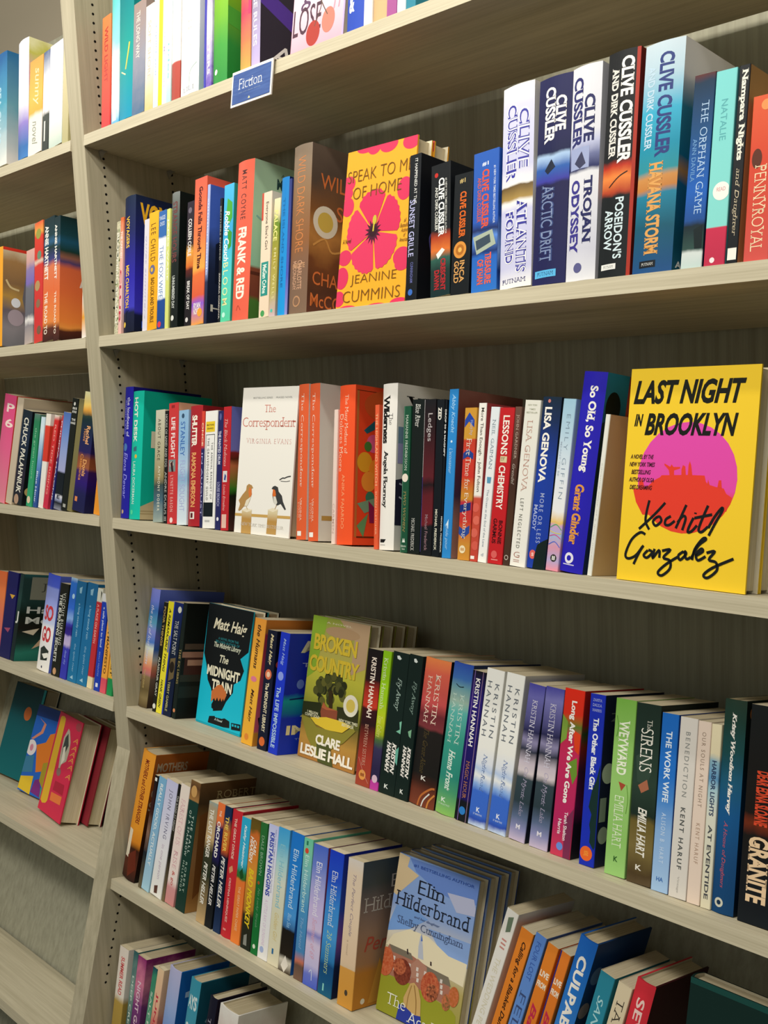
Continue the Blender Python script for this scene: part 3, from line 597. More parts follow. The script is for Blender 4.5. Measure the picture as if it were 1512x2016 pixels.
 'B19': ('h', 'm:0 8a7a68,.3 8c6c4c,.55 8a5a34,.75 7a5c48,1 7c6450;.25;14', 'm:0 6c5c50,.2 5a4c42,.42 8a5c34,.55 c08848,.7 7a4a2c,.85 5a3a2c,1 6a4034;.3;16', [('t', 'WILD DARK SHORE', 0.07, 0.64, 0.52, 0.42, 'cf8048', 't'), ('x', 'CHARLOTTE', 0.2, 0.85, 0.72, 0.03, 'd8a478', ''), ('t', 'CHARLOTTE', 0.69, 0.86, 0.62, 0.22, 'd0a080', ''), ('t', 'McCONAGHY', 0.69, 0.86, 0.34, 0.22, 'd0a080', ''), ('o', 0.5, 0.93, 0.2, None, 'b88a64'), ('o', 0.5, 0.93, 0.15, None, '80624c'), ('T', 'WILD', 0.12, 0.58, 0.21, 0.09, 'e07c44', ''), ('T', 'SHORE', 0.34, 1.0, 0.38, 0.09, 'e07c44', ''), ('O', 0.2, 0.45, 0.16, None, 'e8e2d0'), ('O', 0.2, 0.45, 0.1, None, 'd8bc58'), ('T', 'A NOVEL', 0.38, 0.8, 0.6, 0.035, 'd88a50', ''), ('T', 'CHARLOTTE', 0.06, 0.95, 0.79, 0.08, 'e07c44', ''), ('T', 'McCONAGHY', 0.04, 0.98, 0.92, 0.08, 'e07c44', ''), ('K', [(0.05, 0.6), (0.2, 0.55), (0.3, 0.62), (0.5, 0.58)], 0.012, 'd8a058')], 'thick stormy brown hardcover with a round cream seal'),
 'B21': ('p', '10141a', '14161c', [('t', 'IT HAPPENED AT THE', 0.03, 0.34, 0.6, 0.24, 'e4e4e0', ''), ('t', 'SUNSET GRILLE', 0.31, 0.7, 0.38, 0.46, 'c4c4ee', ''), ('t', 'CUNNINGHAM', 0.74, 0.88, 0.5, 0.24, '6f74b4', ''), ('o', 0.45, 0.945, 0.2, None, '3a6cc0'), ('K', [(0.3, 0.15), (0.2, 0.25), (0.3, 0.33), (0.2, 0.42)], 0.012, '6a5fa8'), ('K', [(0.25, 0.48), (0.15, 0.56), (0.2, 0.7)], 0.012, '6a5fa8')], 'black paperback with lilac title lettering'),
 'B22': ('m', 'm:0 0e1216,.5 12181c,.55 a83a1c,.65 d8702c,.72 2a5a4c,.8 16302c,1 0c2a2c;.06;50', '14181c', [('o', 0.28, 0.08, 0.09, None, 'c02c24'), ('t', '#1 NEW YORK TIMES BESTSELLING AUTHOR', 0.12, 0.54, 0.78, 0.1, 'dcdcd4', ''), ('t', 'CLIVE CUSSLER', 0.11, 0.55, 0.55, 0.3, 'eeeeea', 'Bs'), ('t', 'AND DIRK CUSSLER', 0.17, 0.5, 0.3, 0.15, 'd8d8d0', 'b'), ('t', 'CRESCENT', 0.72, 0.96, 0.66, 0.26, 'b0262c', 'Bs'), ('t', 'DAWN', 0.8, 0.95, 0.34, 0.26, 'b0262c', 'Bs'), ('p', [(0.3, 0.68), (0.6, 0.64), (0.75, 0.66), (0.4, 0.72)], 'e8e8e0')], 'black mass market thriller with white name and red title'),
 'B23': ('m', '0e1418', '12161a', [('x', '#1', 0.3, 0.6, 0.06, 0.04, 'c8b070', 'b'), ('t', 'CLIVE CUSSLER', 0.15, 0.53, 0.52, 0.34, 'd8641c', 'B'), ('o', 0.45, 0.63, 0.34, None, 'd8903c'), ('o', 0.45, 0.63, 0.22, None, 'b06a24'), ('o', 0.45, 0.63, 0.1, None, 'e8b054'), ('t', 'INCA', 0.72, 0.9, 0.6, 0.26, 'd8a05c', 'b'), ('t', 'GOLD', 0.72, 0.9, 0.3, 0.26, 'd8a05c', 'b')], 'black mass market book with a golden sun disc'),
 'B24': ('m', 'm:0 2a5cb4,.5 2858b4,.56 1a2a5c,.62 5a8ad8,.72 16306c,.75 2464bc,1 2a70c4;.06;40', 'm:0 2050a8,.5 1c4aa0,.7 8ab0e8,.85 1c3a80,1 2a5cb0;.2;30', [('x', '#1', 0.35, 0.6, 0.09, 0.03, 'e8eef8', 'b'), ('t', '#1 NEW YORK TIMES BESTSELLING AUTHOR', 0.12, 0.53, 0.85, 0.09, 'dce6f4', ''), ('t', 'CLIVE CUSSLER', 0.13, 0.55, 0.5, 0.28, 'd8543c', 'Bs'), ('t', 'AND DIRK CUSSLER', 0.18, 0.5, 0.26, 0.15, 'c85a4c', 'b'), ('p', [(0.05, 0.6), (0.8, 0.57), (0.95, 0.68), (0.2, 0.73)], 'a8b4a0'), ('p', [(0.15, 0.63), (0.7, 0.6), (0.75, 0.66), (0.2, 0.7)], '3a4a58'), ('t', 'TREASURE', 0.73, 0.95, 0.66, 0.25, 'e0604c', 'Bs'), ('t', 'OF KHAN', 0.77, 0.95, 0.36, 0.25, 'e0604c', 'Bs')], 'blue mass market book with red lettering'),
 'B25': ('h', 'm:0 f0eeea,.1 d4d4ea,.4 c8c8e4,.49 f0eeea,.5 6a5430,.56 a88a4a,.58 f0eeea,.62 c8c8e4,.9 c8c8e4,1 f2f0ea;.03;40', 'e8e4e0', [('t', 'CLIVE', 0.12, 0.42, 0.72, 0.32, '3a3a9c', 'Bs'), ('t', 'CUSSLER', 0.09, 0.48, 0.34, 0.36, '3a3a9c', 'Bs'), ('t', 'CLIVE', 0.12, 0.42, 0.72, 0.32, 'f4f2ee', 't'), ('t', 'CUSSLER', 0.09, 0.48, 0.34, 0.36, 'f4f2ee', 't'), ('t', 'ATLANTIS', 0.57, 0.93, 0.7, 0.3, '3a3a9c', 'Bs'), ('t', 'FOUND', 0.62, 0.88, 0.32, 0.3, '3a3a9c', 'Bs'), ('t', 'ATLANTIS', 0.57, 0.93, 0.7, 0.3, 'f4f2ee', 't'), ('t', 'FOUND', 0.62, 0.88, 0.32, 0.3, 'f4f2ee', 't'), ('x', 'PUTNAM', 0.1, 0.85, 0.965, 0.022, '2a2a6c', 's')], 'thick white hardcover with outlined violet capitals'),
 'B26': ('h', 'm:0 1e2050,.3 1a1c4a,.36 141a44,.38 a8c4e4,.44 2a5ca8,.5 3a3a9c,.52 1a1a48,1 1c1e50;.05;30', '1c2050', [('t', 'CLIVE', 0.1, 0.27, 0.72, 0.3, 'efece6', 'Bs'), ('t', 'CUSSLER', 0.05, 0.32, 0.4, 0.32, 'efece6', 'Bs'), ('p', [(0.3, 0.45), (0.5, 0.4), (0.62, 0.44), (0.4, 0.47)], '1a2438'), ('t', 'ARCTIC DRIFT', 0.52, 0.89, 0.42, 0.42, '3a4a7c', 'Bs'), ('t', 'ARCTIC DRIFT', 0.522, 0.888, 0.42, 0.34, '8a98b8', 's'), ('r', 0.1, 0.93, 0.75, 0.965, '5ab4e4'), ('x', 'PUTNAM', 0.18, 0.68, 0.947, 0.018, '1a2050', 's')], 'navy hardcover with an icy blue picture band'),
 'B27': ('h', 'm:0 dcdce2,.3 d8d8de,.36 b8bcd8,.42 6a7098,.48 1e2458,.5 dcdce0,.85 c8c8d4,1 e0e0e4;.04;40', 'ccccd4', [('t', 'CLIVE', 0.14, 0.36, 0.66, 0.34, '1e2258', 'Bs'), ('t', 'CUSSLER', 0.05, 0.38, 0.25, 0.36, '2a2c68', 'Bs'), ('r', 0.05, 0.38, 0.7, 0.48, '9aa4c8'), ('p', [(0.2, 0.45), (0.45, 0.4), (0.6, 0.46), (0.4, 0.48)], '3a3c58'), ('t', 'TROJAN', 0.52, 0.83, 0.66, 0.34, '1e2258', 'Bs'), ('t', 'ODYSSEY', 0.53, 0.87, 0.27, 0.32, '3a3488', 'Bs'), ('o', 0.45, 0.94, 0.14, None, '5a5a88')], 'silver grey hardcover with heavy navy lettering'),
 'B28': ('h', 'm:0 141618,.48 141618,.51 b83018,.56 e8843c,.62 b04020,.64 0e1416,1 12181a;.04;50', '6a1c14', [('t', 'CLIVE CUSSLER', 0.03, 0.5, 0.66, 0.38, 'f0ece6', 'Bs'), ('t', 'AND DIRK CUSSLER', 0.07, 0.47, 0.28, 0.24, 'e0dcd4', 'Bs'), ('r', 0.9, 0, 1, 1, 'a83020'), ('t', "POSEIDON'S", 0.65, 0.92, 0.62, 0.26, 'cfe0e4', 'b'), ('t', 'ARROW', 0.7, 0.88, 0.3, 0.28, 'cfe0e4', 'b'), ('r', 0.12, 0.94, 0.6, 0.965, 'e4e4de'), ('x', 'PUTNAM', 0.2, 0.52, 0.953, 0.012, '2a2a2a', 's'), ('k', [(0.25, 0.6), (0.55, 0.56), (0.8, 0.54)], 0.005, '2a1410')], 'black hardcover with fiery band and pale grey title'),
 'B29': ('h', 'm:0 c4d4dc,.12 b4ccd8,.3 3aa8c8,.45 1a8ca8,.55 2a8c98,.58 c88a4a,.63 c07c3c,.66 1c7c98,.8 12566c,1 1a4a80;.06;14', 'm:0 f0f0f2,.15 e0e4ea,.3 3a90a8,.5 1c7890,.56 c89050,.62 1a7088,1 16506a;.1;14', [('t', 'CLIVE CUSSLER', 0.05, 0.5, 0.6, 0.36, '2a3a78', 'B'), ('t', 'AND DIRK CUSSLER', 0.1, 0.46, 0.22, 0.2, 'bcd4e4', 'b'), ('t', 'HAVANA STORM', 0.52, 0.92, 0.48, 0.36, 'dca058', 'Bs'), ('r', 0.2, 0.945, 0.62, 0.975, '141a20'), ('x', 'PUTNAM', 0.26, 0.56, 0.96, 0.012, 'e4e4de', 's'), ('T', 'A', 0.04, 0.12, 0.965, 0.03, 'e4e4e4', 'b')], 'tall sea blue hardcover with orange storm title'),
 'B30': ('p', 'm:0 5a2c28,.04 16324a,.3 164a7c,.6 1a5cb4,.75 1c4c90,.78 12242c,.9 2c4a44,.92 d0d8d4,1 b8ccc8;.04;40', '122a48', [('t', 'THE ORPHAN GAME', 0.14, 0.72, 0.62, 0.34, 'b4d0ec', 's'), ('t', 'ANN DAVILA', 0.33, 0.55, 0.25, 0.2, '6a98c8', ''), ('p', [(0.5, 0.8), (0.9, 0.78), (0.95, 0.9), (0.6, 0.9)], '0e1e20')], 'blue paperback with pale blue serif title'),
 'B31': ('p', 'g:0 7ccfcc,.8 84d4cc,.805 c42c4c,1 b82a48', '58b0b8', [('t', 'NATALIE', 0.15, 0.36, 0.5, 0.3, '58a8ac', ''), ('o', 0.62, 0.62, 0.4, None, 'f0ece4'), ('x', 'READ', 0.4, 0.82, 0.61, 0.02, 'c88a8a', ''), ('o', 0.4, 0.97, 0.12, None, 'f0e0e0')], 'turquoise paperback with a round white seal'),
 'B32': ('p', '101418', 'b48a58', [('t', 'Nampara Nights', 0.02, 0.48, 0.5, 0.7, 'ece8d8', 'Bs'), ('t', 'and Daughter', 0.52, 0.86, 0.5, 0.5, 'd8c8a8', 'is'), ('r', 0.1, 0.92, 0.9, 0.98, 'f0ece0')], 'thin black paperback with bold cream lettering'),
 'B33': ('m', 'm:0 d85a34,.4 d0442c,.7 cc4838,1 cc5048;.15;30', 'b83a28', [('o', 0.3, 0.38, 0.2, 0.06, '5a2a18'), ('t', 'PENNYROYAL', 0.42, 0.94, 0.5, 0.5, 'f0d8b0', 's'), ('o', 0.55, 0.06, 0.2, None, 'e89050')], 'red orange paperback at the right frame edge'),
 'C01': ('h', '22209c', '1c1a7c', [('t', 'the loudness of', 0.08, 0.38, 0.62, 0.3, 'd0d0e8', ''), ('t', 'Susan Lane', 0.1, 0.36, 0.3, 0.22, '8f8fd0', ''), ('o', 0.4, 0.46, 0.22, 0.03, '4a78b8'), ('t', 'Elena Dewar', 0.5, 0.85, 0.48, 0.42, '9a9af0', 'i'), ('o', 0.35, 0.95, 0.14, None, 'c8a888')], 'indigo hardcover with flowing pale script'),
 'C02': ('h', '12bca4', '10b49c', [('t', 'HOT DESK', 0.05, 0.4, 0.42, 0.36, 'f0ece0', 'b'), ('t', 'LAURA DICKERMAN', 0.55, 0.88, 0.42, 0.26, 'd8f0e4', ''), ('p', [(0.3, 0.44), (0.6, 0.43), (0.6, 0.47), (0.3, 0.47)], '3a6a7c'), ('o', 0.55, 0.51, 0.1, None, 'e0b03c'), ('o', 0.35, 0.945, 0.12, None, '54d8a0'), ('R', 0.12, 0.31, 0.42, 0.44, 'e8dcc0'), ('R', 0.26, 0.345, 0.4, 0.405, '12181a'), ('T', 'D', 0.22, 0.42, 0.375, 0.11, 'e8dcc0', 'B'), ('P', [(0.24, 0.46), (0.55, 0.46), (0.5, 0.62), (0.3, 0.58)], '4a2418'), ('K', [(0.2, 0.59), (0.3, 0.61), (0.4, 0.58)], 0.01, 'd8a03c'), ('P', [(0.0, 0.9), (0.3, 0.82), (0.42, 0.78), (0.55, 0.8), (0.55, 1), (0.0, 1)], 'c8b48c'), ('R', 0.0, 0.93, 0.5, 0.94, 'b09a70'), ('R', 0.0, 0.95, 0.5, 0.96, 'b09a70')], 'turquoise hardcover with white title lettering'),
 'C03': ('p', 'm:0 c8c4b0,.4 b0a888,.6 98885c,.68 3a4a48,.8 4a6878,1 9aa8a0;.1;40', None, [('t', 'ABOUT GRACE', 0.08, 0.45, 0.45, 0.3, '3a3428', 'w'), ('t', 'ANTHONY DOERR', 0.5, 0.9, 0.55, 0.26, 'e8e4cc', 'w')], 'sage grey paperback with a blue wave at its foot'),
 'C04': ('p', '16181a', None, [('t', 'HOUSE OF SAND AND FOG', 0.03, 0.5, 0.5, 0.6, 'd8d8d0', 's'), ('t', 'ANDRE DUBUS III', 0.54, 0.98, 0.5, 0.6, 'd8d8d0', 's')], 'thin black paperback with white capitals'),
 'C05': ('p', 'c8383a', 'd8a488', [('x', 'III', 0.3, 0.6, 0.03, 0.025, '6a1a1c', 'b'), ('t', 'LIFE FLIGHT', 0.12, 0.46, 0.5, 0.42, 'f2e4e0', 'b'), ('r', 0.08, 0.47, 0.8, 0.57, '7a8a88'), ('o', 0.4, 0.51, 0.2, 0.025, 'e0c0b0'), ('p', [(0.25, 0.5), (0.5, 0.48), (0.6, 0.57), (0.4, 0.57)], '3a2024'), ('t', 'LYNETTE EASON', 0.6, 0.9, 0.45, 0.3, 'f0b8b0', 'w'), ('o', 0.45, 0.97, 0.16, None, 'f0d8d4')], 'bright red paperback with a small portrait band'),
 'C06': ('p', 'm:0 90b8d8,.3 8cb4d8,.5 b4cce0,.6 8ab0d0,.8 ccdce8,1 d8e4ec;.15;40', None, [('o', 0.45, 0.05, 0.14, None, '34506c'), ('t', 'STANLEY', 0.1, 0.4, 0.45, 0.45, '3a68b0', ''), ('t', 'FLIGHT SOUGHT', 0.44, 0.88, 0.5, 0.5, 'a8aadc', 't')], 'pale blue paperback with blue brush lettering'),
 'C07': ('h', 'a8242c', '8c1c24', [('t', 'SHUTTER', 0.08, 0.34, 0.45, 0.46, 'f4ecdc', 'Bn'), ('t', 'RAMONA EMERSON', 0.39, 0.84, 0.45, 0.4, 'e8a868', 'bn'), ('r', 0.2, 0.88, 0.62, 0.94, 'e8e0d4'), ('r', 0.3, 0.89, 0.5, 0.93, '5a1418'), ('O', 0.14, 0.15, 0.12, None, 'c88a80')], 'dark red hardcover with cream and tan capitals'),
 'C08': ('p', 'g:0 d84838,.3 d03c34,.33 2a2c60,1 222450', None, [('t', 'ONCE', 0.1, 0.3, 0.5, 0.6, 'f0d0b0', 'b'), ('t', 'IN AUGUST', 0.36, 0.9, 0.5, 0.5, 'b0b0d8', '')], 'thin red and navy paperback'),
 'C09': ('p', 'ecebe6', None, [('r', 0.08, 0.09, 0.82, 0.18, 'e8c834'), ('x', 'MATHIAS', 0.15, 0.75, 0.12, 0.015, '3a3420', 'b'), ('x', 'ENARD', 0.2, 0.7, 0.15, 0.015, '3a3420', 'b'), ('r', 0.1, 0.2, 0.84, 0.205, '3a3c3c'), ('r', 0.1, 0.2, 0.13, 0.78, '3a3c3c'), ('r', 0.81, 0.2, 0.84, 0.78, '3a3c3c'), ('t', 'THE ANNUAL BANQUET OF', 0.27, 0.75, 0.62, 0.17, '4a4c4c', 'w'), ('t', "THE GRAVEDIGGERS' GUILD", 0.23, 0.76, 0.32, 0.17, '4a4c4c', 'w'), ('r', 0.05, 0.78, 0.84, 0.9, '101a20'), ('r', 0.2, 0.93, 0.6, 0.945, 'b8b8b4')], 'white paperback with a yellow box and framed title'),
 'C10': ('p', '26285c', None, [('o', 0.5, 0.05, 0.2, 0.03, '5a6098'), ('t', 'THE PAINTED DRUM', 0.17, 0.45, 0.45, 0.5, 'd8d8e8', 'b'), ('t', 'LOUISE ERDRICH', 0.6, 0.8, 0.5, 0.5, 'b8b8dc', ''), ('o', 0.5, 0.91, 0.22, None, 'e4e4ec')], 'slim navy paperback with a white dot'),
 'C11': ('p', 'b8242c', 'm:0 6a78c8,.35 7a80cc,.37 8a2c2c,.42 5a2c1c,.48 c87a4c,.66 3c8c2c,.72 1c2418,1 4a2c28;.06;50', [('t', 'The Black Madonna', 0.1, 0.48, 0.4, 0.36, 'f0c8c0', 'is'), ('r', 0.15, 0.52, 0.7, 0.61, 'd8d4d0'), ('p', [(0.3, 0.59), (0.4, 0.54), (0.6, 0.56), (0.5, 0.6)], '3a4a8c'), ('t', 'Louisa Ermelino', 0.63, 0.84, 0.4, 0.32, 'e8a8a4', 'i'), ('r', 0.15, 0.87, 0.75, 0.98, 'e0b8a8'), ('K', [(0.3, 0.15), (0.4, 0.11), (0.42, 0.16), (0.6, 0.1)], 0.012, 'b8bce8')], 'crimson paperback with slanted script and village cover'),
 'C13': ('h', 'dd5f34', 'ece6dc', [('t', 'The Correspondent', 0.06, 0.66, 0.45, 0.34, 'f0e0d0', 's'), ('t', 'VIRGINIA', 0.73, 0.88, 0.5, 0.2, 'f0d8c4', 's'), ('t', 'EVANS', 0.76, 0.86, 0.25, 0.18, 'e8a888', ''), ('r', 0.15, 0.945, 0.6, 0.975, 'f4efe6')], 'orange hardcover spine touching the cover with two birds'),
 'C14': ('h', 'db5d33', 'ebe5da', [('t', 'The Correspondent', 0.06, 0.66, 0.45, 0.34, 'f0e0d0', 's'), ('t', 'VIRGINIA', 0.73, 0.88, 0.5, 0.2, 'f0d8c4', 's'), ('t', 'EVANS', 0.76, 0.86, 0.25, 0.18, 'e8a888', ''), ('r', 0.15, 0.945, 0.6, 0.975, 'f4efe6'), ('T', 'Corresp', 0.28, 1.0, 0.25, 0.075, 'c8685c', 's'), ('P', [(0.34, 0.78), (0.6, 0.7), (0.62, 0.72), (0.42, 0.8)], '8a5a30'), ('R', 0.04, 0.84, 1, 0.87, 'c49a50')], 'second orange hardcover spine with white cover side'),
 'C15': ('p', 'e8d0c4', None, [('t', 'CARMEN', 0.7, 0.92, 0.45, 0.5, 'c8a89c', '')], 'very thin pale pink paperback'),
 'C16': ('h', 'f0562a', 'f0522a', [('t', 'The Many Mothers of', 0.06, 0.43, 0.52, 0.26, 'f8dcc0', 's'), ('t', 'Dolores Moore', 0.18, 0.54, 0.2, 0.28, 'f8dcc0', 's'), ('t', 'ANIKA FAJARDO', 0.56, 0.9, 0.4, 0.26, 'f8a070', ''), ('R', 0.02, 0.03, 0.98, 0.034, '6a3018'), ('R', 0.02, 0.034, 0.05, 0.95, 'c87a3c'), ('R', 0.05, 0.945, 0.98, 0.955, '6a3018'), ('O', 0.42, 0.12, 0.3, 0.1, 'd8602c'), ('P', [(0.12, 0.28), (0.25, 0.22), (0.42, 0.14), (0.52, 0.13), (0.4, 0.18), (0.3, 0.26), (0.16, 0.3)], '1f6a78'), ('P', [(0.36, 0.17), (0.46, 0.1), (0.6, 0.12), (0.48, 0.16)], '2a8a4c'), ('O', 0.25, 0.36, 0.09, None, 'e06a9c'), ('O', 0.36, 0.34, 0.07, None, 'e884ac'), ('O', 0.18, 0.38, 0.05, None, '4a8a3c'), ('O', 0.14, 0.48, 0.1, None, 'e8b830'), ('O', 0.3, 0.52, 0.1, None, 'f0a030'), ('O', 0.2, 0.6, 0.1, None, 'f0a83c'), ('O', 0.34, 0.6, 0.08, None, 'e8902c'), ('O', 0.22, 0.7, 0.06, None, '3c8c6c'), ('P', [(0.05, 0.74), (0.3, 0.7), (0.35, 0.76), (0.15, 0.8)], '7ab08c'), ('P', [(0.2, 0.72), (0.28, 0.76), (0.5, 0.74), (0.55, 0.86), (0.22, 0.86)], '8c2458'), ('O', 0.52, 0.76, 0.05, None, '8c2458'), ('T', 'N', 0.6, 0.72, 0.4, 0.06, 'f4e4d4', 's'), ('T', 'D', 0.55, 0.72, 0.56, 0.06, 'f4e4d4', 's'), ('T', 'A', 0.58, 0.74, 0.68, 0.06, 'f4e4d4', 's'), ('P', [(0.05, 0.88), (0.2, 0.8), (0.14, 0.95)], '6aa86c')], 'vivid orange hardcover with hummingbird and flowers'),
 'C17': ('p', 'e05c38', None, [('t', 'THE HIGHLAND WITCH', 0.06, 0.56, 0.5, 0.55, 'f0b88c', ''), ('t', 'SUSAN FLETCHER', 0.6, 0.9, 0.5, 0.4, 'f0b08c', '')], 'thin orange paperback behind the white wilderness spine'),
 'C18': ('h', 'eeeae2', 'eae6de', [('t', 'The', 0.18, 0.25, 0.66, 0.22, '1c1c1c', 's'), ('t', 'Wilderness', 0.07, 0.36, 0.34, 0.5, '141414', 'Bsn'), ('t', 'Angela Flournoy', 0.4, 0.75, 0.34, 0.4, '1a1a1a', 'bsn'), ('p', [(0.1, 0.935), (0.55, 0.935), (0.42, 0.955), (0.1, 0.955)], '1a1a1a'), ('r', 0.1, 0.968, 0.5, 0.971, '8a8a84'), ('T', 'W', 0.12, 0.5, 0.11, 0.08, '141414', 'Bs'), ('R', 0.02, 0.26, 0.42, 0.36, '7a98b0'), ('R', 0.02, 0.36, 0.3, 0.48, 'a8a4d0'), ('O', 0.24, 0.53, 0.09, None, '1a1a20'), ('R', 0.1, 0.53, 0.34, 0.57, 'e09a3c'), ('P', [(0.0, 0.58), (0.25, 0.55), (0.4, 0.62), (0.4, 0.85), (0.0, 0.85)], '2c2c40'), ('K', [(0.05, 0.6), (0.2, 0.64), (0.3, 0.75)], 0.01, 'c8c8d8'), ('K', [(0.05, 0.68), (0.15, 0.72), (0.2, 0.82)], 0.01, 'c8c8d8'), ('T', 'A', 0.2, 0.5, 0.91, 0.07, '1a1a1a', 'Bs')], 'white hardcover with heavy black serif title'),
 'C19': ('p', '1c5038', None, [('r', 0.1, 0, 0.16, 1, '5a8a70'), ('t', 'MARIANNE FREDRIKSSON', 0.06, 0.44, 0.5, 0.34, 'dce8d8', 's'), ('o', 0.45, 0.49, 0.42, None, 'e8dccc'), ('t', 'TWO WOMEN', 0.58, 0.86, 0.48, 0.34, 'b89a5c', 'is'), ('p', [(0.3, 0.93), (0.7, 0.93), (0.6, 0.9), (0.5, 0.92), (0.4, 0.9)], 'e0e8dc'), ('x', 'Ballantine', 0.15, 0.85, 0.955, 0.015, 'd0dccc', ''), ('x', 'Books', 0.3, 0.7, 0.975, 0.012, 'd0dccc', '')], 'dark green paperback with cream round mark'),
 'C20': ('p', '121a18', None, [('t', 'Blue River', 0.03, 0.18, 0.48, 0.4, 'e8e8e0', 'is'), ('t', 'MICHAEL FREDERICK', 0.77, 0.98, 0.4, 0.26, 'd8d8d0', 's')], 'black paperback with small white italic title at top'),
 'C21': ('p', 'm:0 16161a,.2 2a1418,.5 5a1c24,.55 1e1216,.62 5a1a22,.8 6a1c24,.82 16161a,1 121418;.08;30', None, [('r', 0, 0, 0.05, 0.5, 'd8d4d4'), ('r', 0, 0.5, 0.05, 0.98, '5a50a8'), ('t', 'Ledges', 0.09, 0.27, 0.5, 0.5, 'b8b0b0', ''), ('t', 'Michael Frederick', 0.74, 0.97, 0.5, 0.26, '9a7880', '')], 'black and maroon paperback with pale edge line'),
 'C22': ('p', '10161c', None, [('t', 'ZED', 0.05, 0.13, 0.45, 0.45, 'ece8dc', 'B'), ('t', 'MICHAEL FREDERICK', 0.7, 0.96, 0.45, 0.3, 'd8d4c0', 'b')], 'black paperback with three bold letters at top'),
 'C23': ('p', '0e141a', None, [('t', 'DROP 50 & MAGNIFY', 0.06, 0.36, 0.5, 0.7, 'e4e4e0', 'b'), ('t', 'MICHAEL FREDERICK', 0.74, 0.97, 0.5, 0.6, 'd0d0cc', 'b')], 'very thin black paperback beside bright blue'),
 'C24': ('p', '2c86cc', 'm:0 8a5a50,.15 7a4038,.4 6a3444,.6 4a3a58,.8 a88478,1 a07870;.3;18', [('t', 'Abby Knecht', 0.03, 0.26, 0.5, 0.5, 'a8d4f4', 'i'), ('o', 0.5, 0.31, 0.1, None, 'd0e8f8'), ('t', "L'accusateur", 0.35, 0.5, 0.5, 0.36, 'a0ccf0', 'i'), ('p', [(0.35, 0.8), (0.6, 0.77), (0.6, 0.83)], 'd8ecf8'), ('t', 'guide pour', 0.8, 0.95, 0.45, 0.4, 'a0ccf0', 'i')], 'bright blue paperback with reddish brown cover'),
 'C25': ('p', 'm:0 cc9434,.2 cc9434,.21 c03c28,.3 c83c2c,.45 c83428,.58 c8882c,.6 c8882c,.62 b83040,.75 c83428,.9 cc8c34,1 cc8c34;.02;40', None, [('p', [(0.05, 0.08), (0.4, 0.03), (0.85, 0.08), (0.85, 0.13), (0.4, 0.09), (0.05, 0.13)], '2444a0'), ('t', 'Henry Fry', 0.08, 0.18, 0.6, 0.28, 'b8c8e8', 's'), ('p', [(0.05, 0.3), (0.45, 0.27), (0.9, 0.3), (0.9, 0.34), (0.45, 0.32), (0.05, 0.34)], '24408c'), ('p', [(0, 0.64), (0.9, 0.62), (0.9, 0.67), (0, 0.69)], '1c3078'), ('p', [(0, 0.78), (0.4, 0.8), (0.9, 0.77), (0.9, 0.82), (0.4, 0.86), (0, 0.83)], '2a4898'), ('t', 'First Time for', 0.2, 0.54, 0.5, 0.42, 'f0e4d0', 's'), ('t', 'Everything', 0.56, 0.86, 0.45, 0.42, 'f4e8d4', 's'), ('o', 0.4, 0.93, 0.25, None, 'f0e0b8'), ('x', '88', 0.25, 0.55, 0.93, 0.02, 'c08030', 'b')], 'red and ochre banded paperback with white title'),
 'C26': ('p', 'g:0 efebe2,.58 eeeae0,.6 c8503c,1 c04434', 'b8484a', [('t', 'More Than Enough', 0.03, 0.33, 0.5, 0.5, '3a342c', ''), ('t', '- John Fulton', 0.35, 0.56, 0.5, 0.5, '3a342c', ''), ('o', 0.4, 0.66, 0.45, None, 'd86050'), ('o', 0.6, 0.74, 0.45, None, 'dc6a58'), ('o', 0.4, 0.82, 0.45, None, 'd86454'), ('o', 0.6, 0.9, 0.45, None, 'd45c4c'), ('r', 0.1, 0.965, 0.6, 0.985, 'f0ece4')], 'white paperback with red berries on its lower half'),
 'C27': ('p', 'm:0 dfe6ea,.5 e8eaea,1 f2f0ea;.05;30', None, [('t', 'NEIL GAIMAN', 0.08, 0.4, 0.5, 0.34, '6a8090', 's'), ('p', [(0.25, 0.45), (0.75, 0.45), (0.7, 0.49), (0.3, 0.49)], '5a98b8'), ('t', 'The Ocean at the End of the Lane', 0.53, 0.9, 0.5, 0.24, '8a98a4', ''), ('x', 'd', 0.35, 0.6, 0.95, 0.02, '8a98a4', '')], 'slim white paperback with grey blue capitals'),
 'C28': ('p', 'c02026', None, [('t', 'LESSONS', 0.05, 0.3, 0.5, 0.44, 'f4ece0', 'b'), ('r', 0.3, 0.31, 0.75, 0.35, 'd8c89c'), ('t', 'in', 0.315, 0.34, 0.5, 0.26, '4a2018', 's'), ('t', 'CHEMISTRY', 0.37, 0.65, 0.48, 0.44, 'f4ece0', 'b'), ('t', 'BONNIE', 0.72, 0.87, 0.7, 0.26, '3a0c10', 'b'), ('t', 'GARMUS', 0.71, 0.87, 0.32, 0.26, '3a0c10', 'b'), ('o', 0.42, 0.94, 0.2, None, 'd8605c'), ('r', 0.25, 0.97, 0.7, 0.977, 'e08a84')], 'red paperback with white condensed capitals'),
 'C29': ('p', 'm:0 6a4c40,.2 5a3a30,.5 40281e,.7 4a3020,1 443026;.1;30', None, [('t', 'JOHN GARDNER', 0.05, 0.33, 0.5, 0.48, 'c8b4a4', 's'), ('t', 'Grendel', 0.36, 0.49, 0.5, 0.4, 'c8bcb0', 'is'), ('o', 0.48, 0.95, 0.3, None, 'b8aca0'), ('o', 0.48, 0.95, 0.2, None, '40281e')], 'dark brown paperback with tan condensed name'),
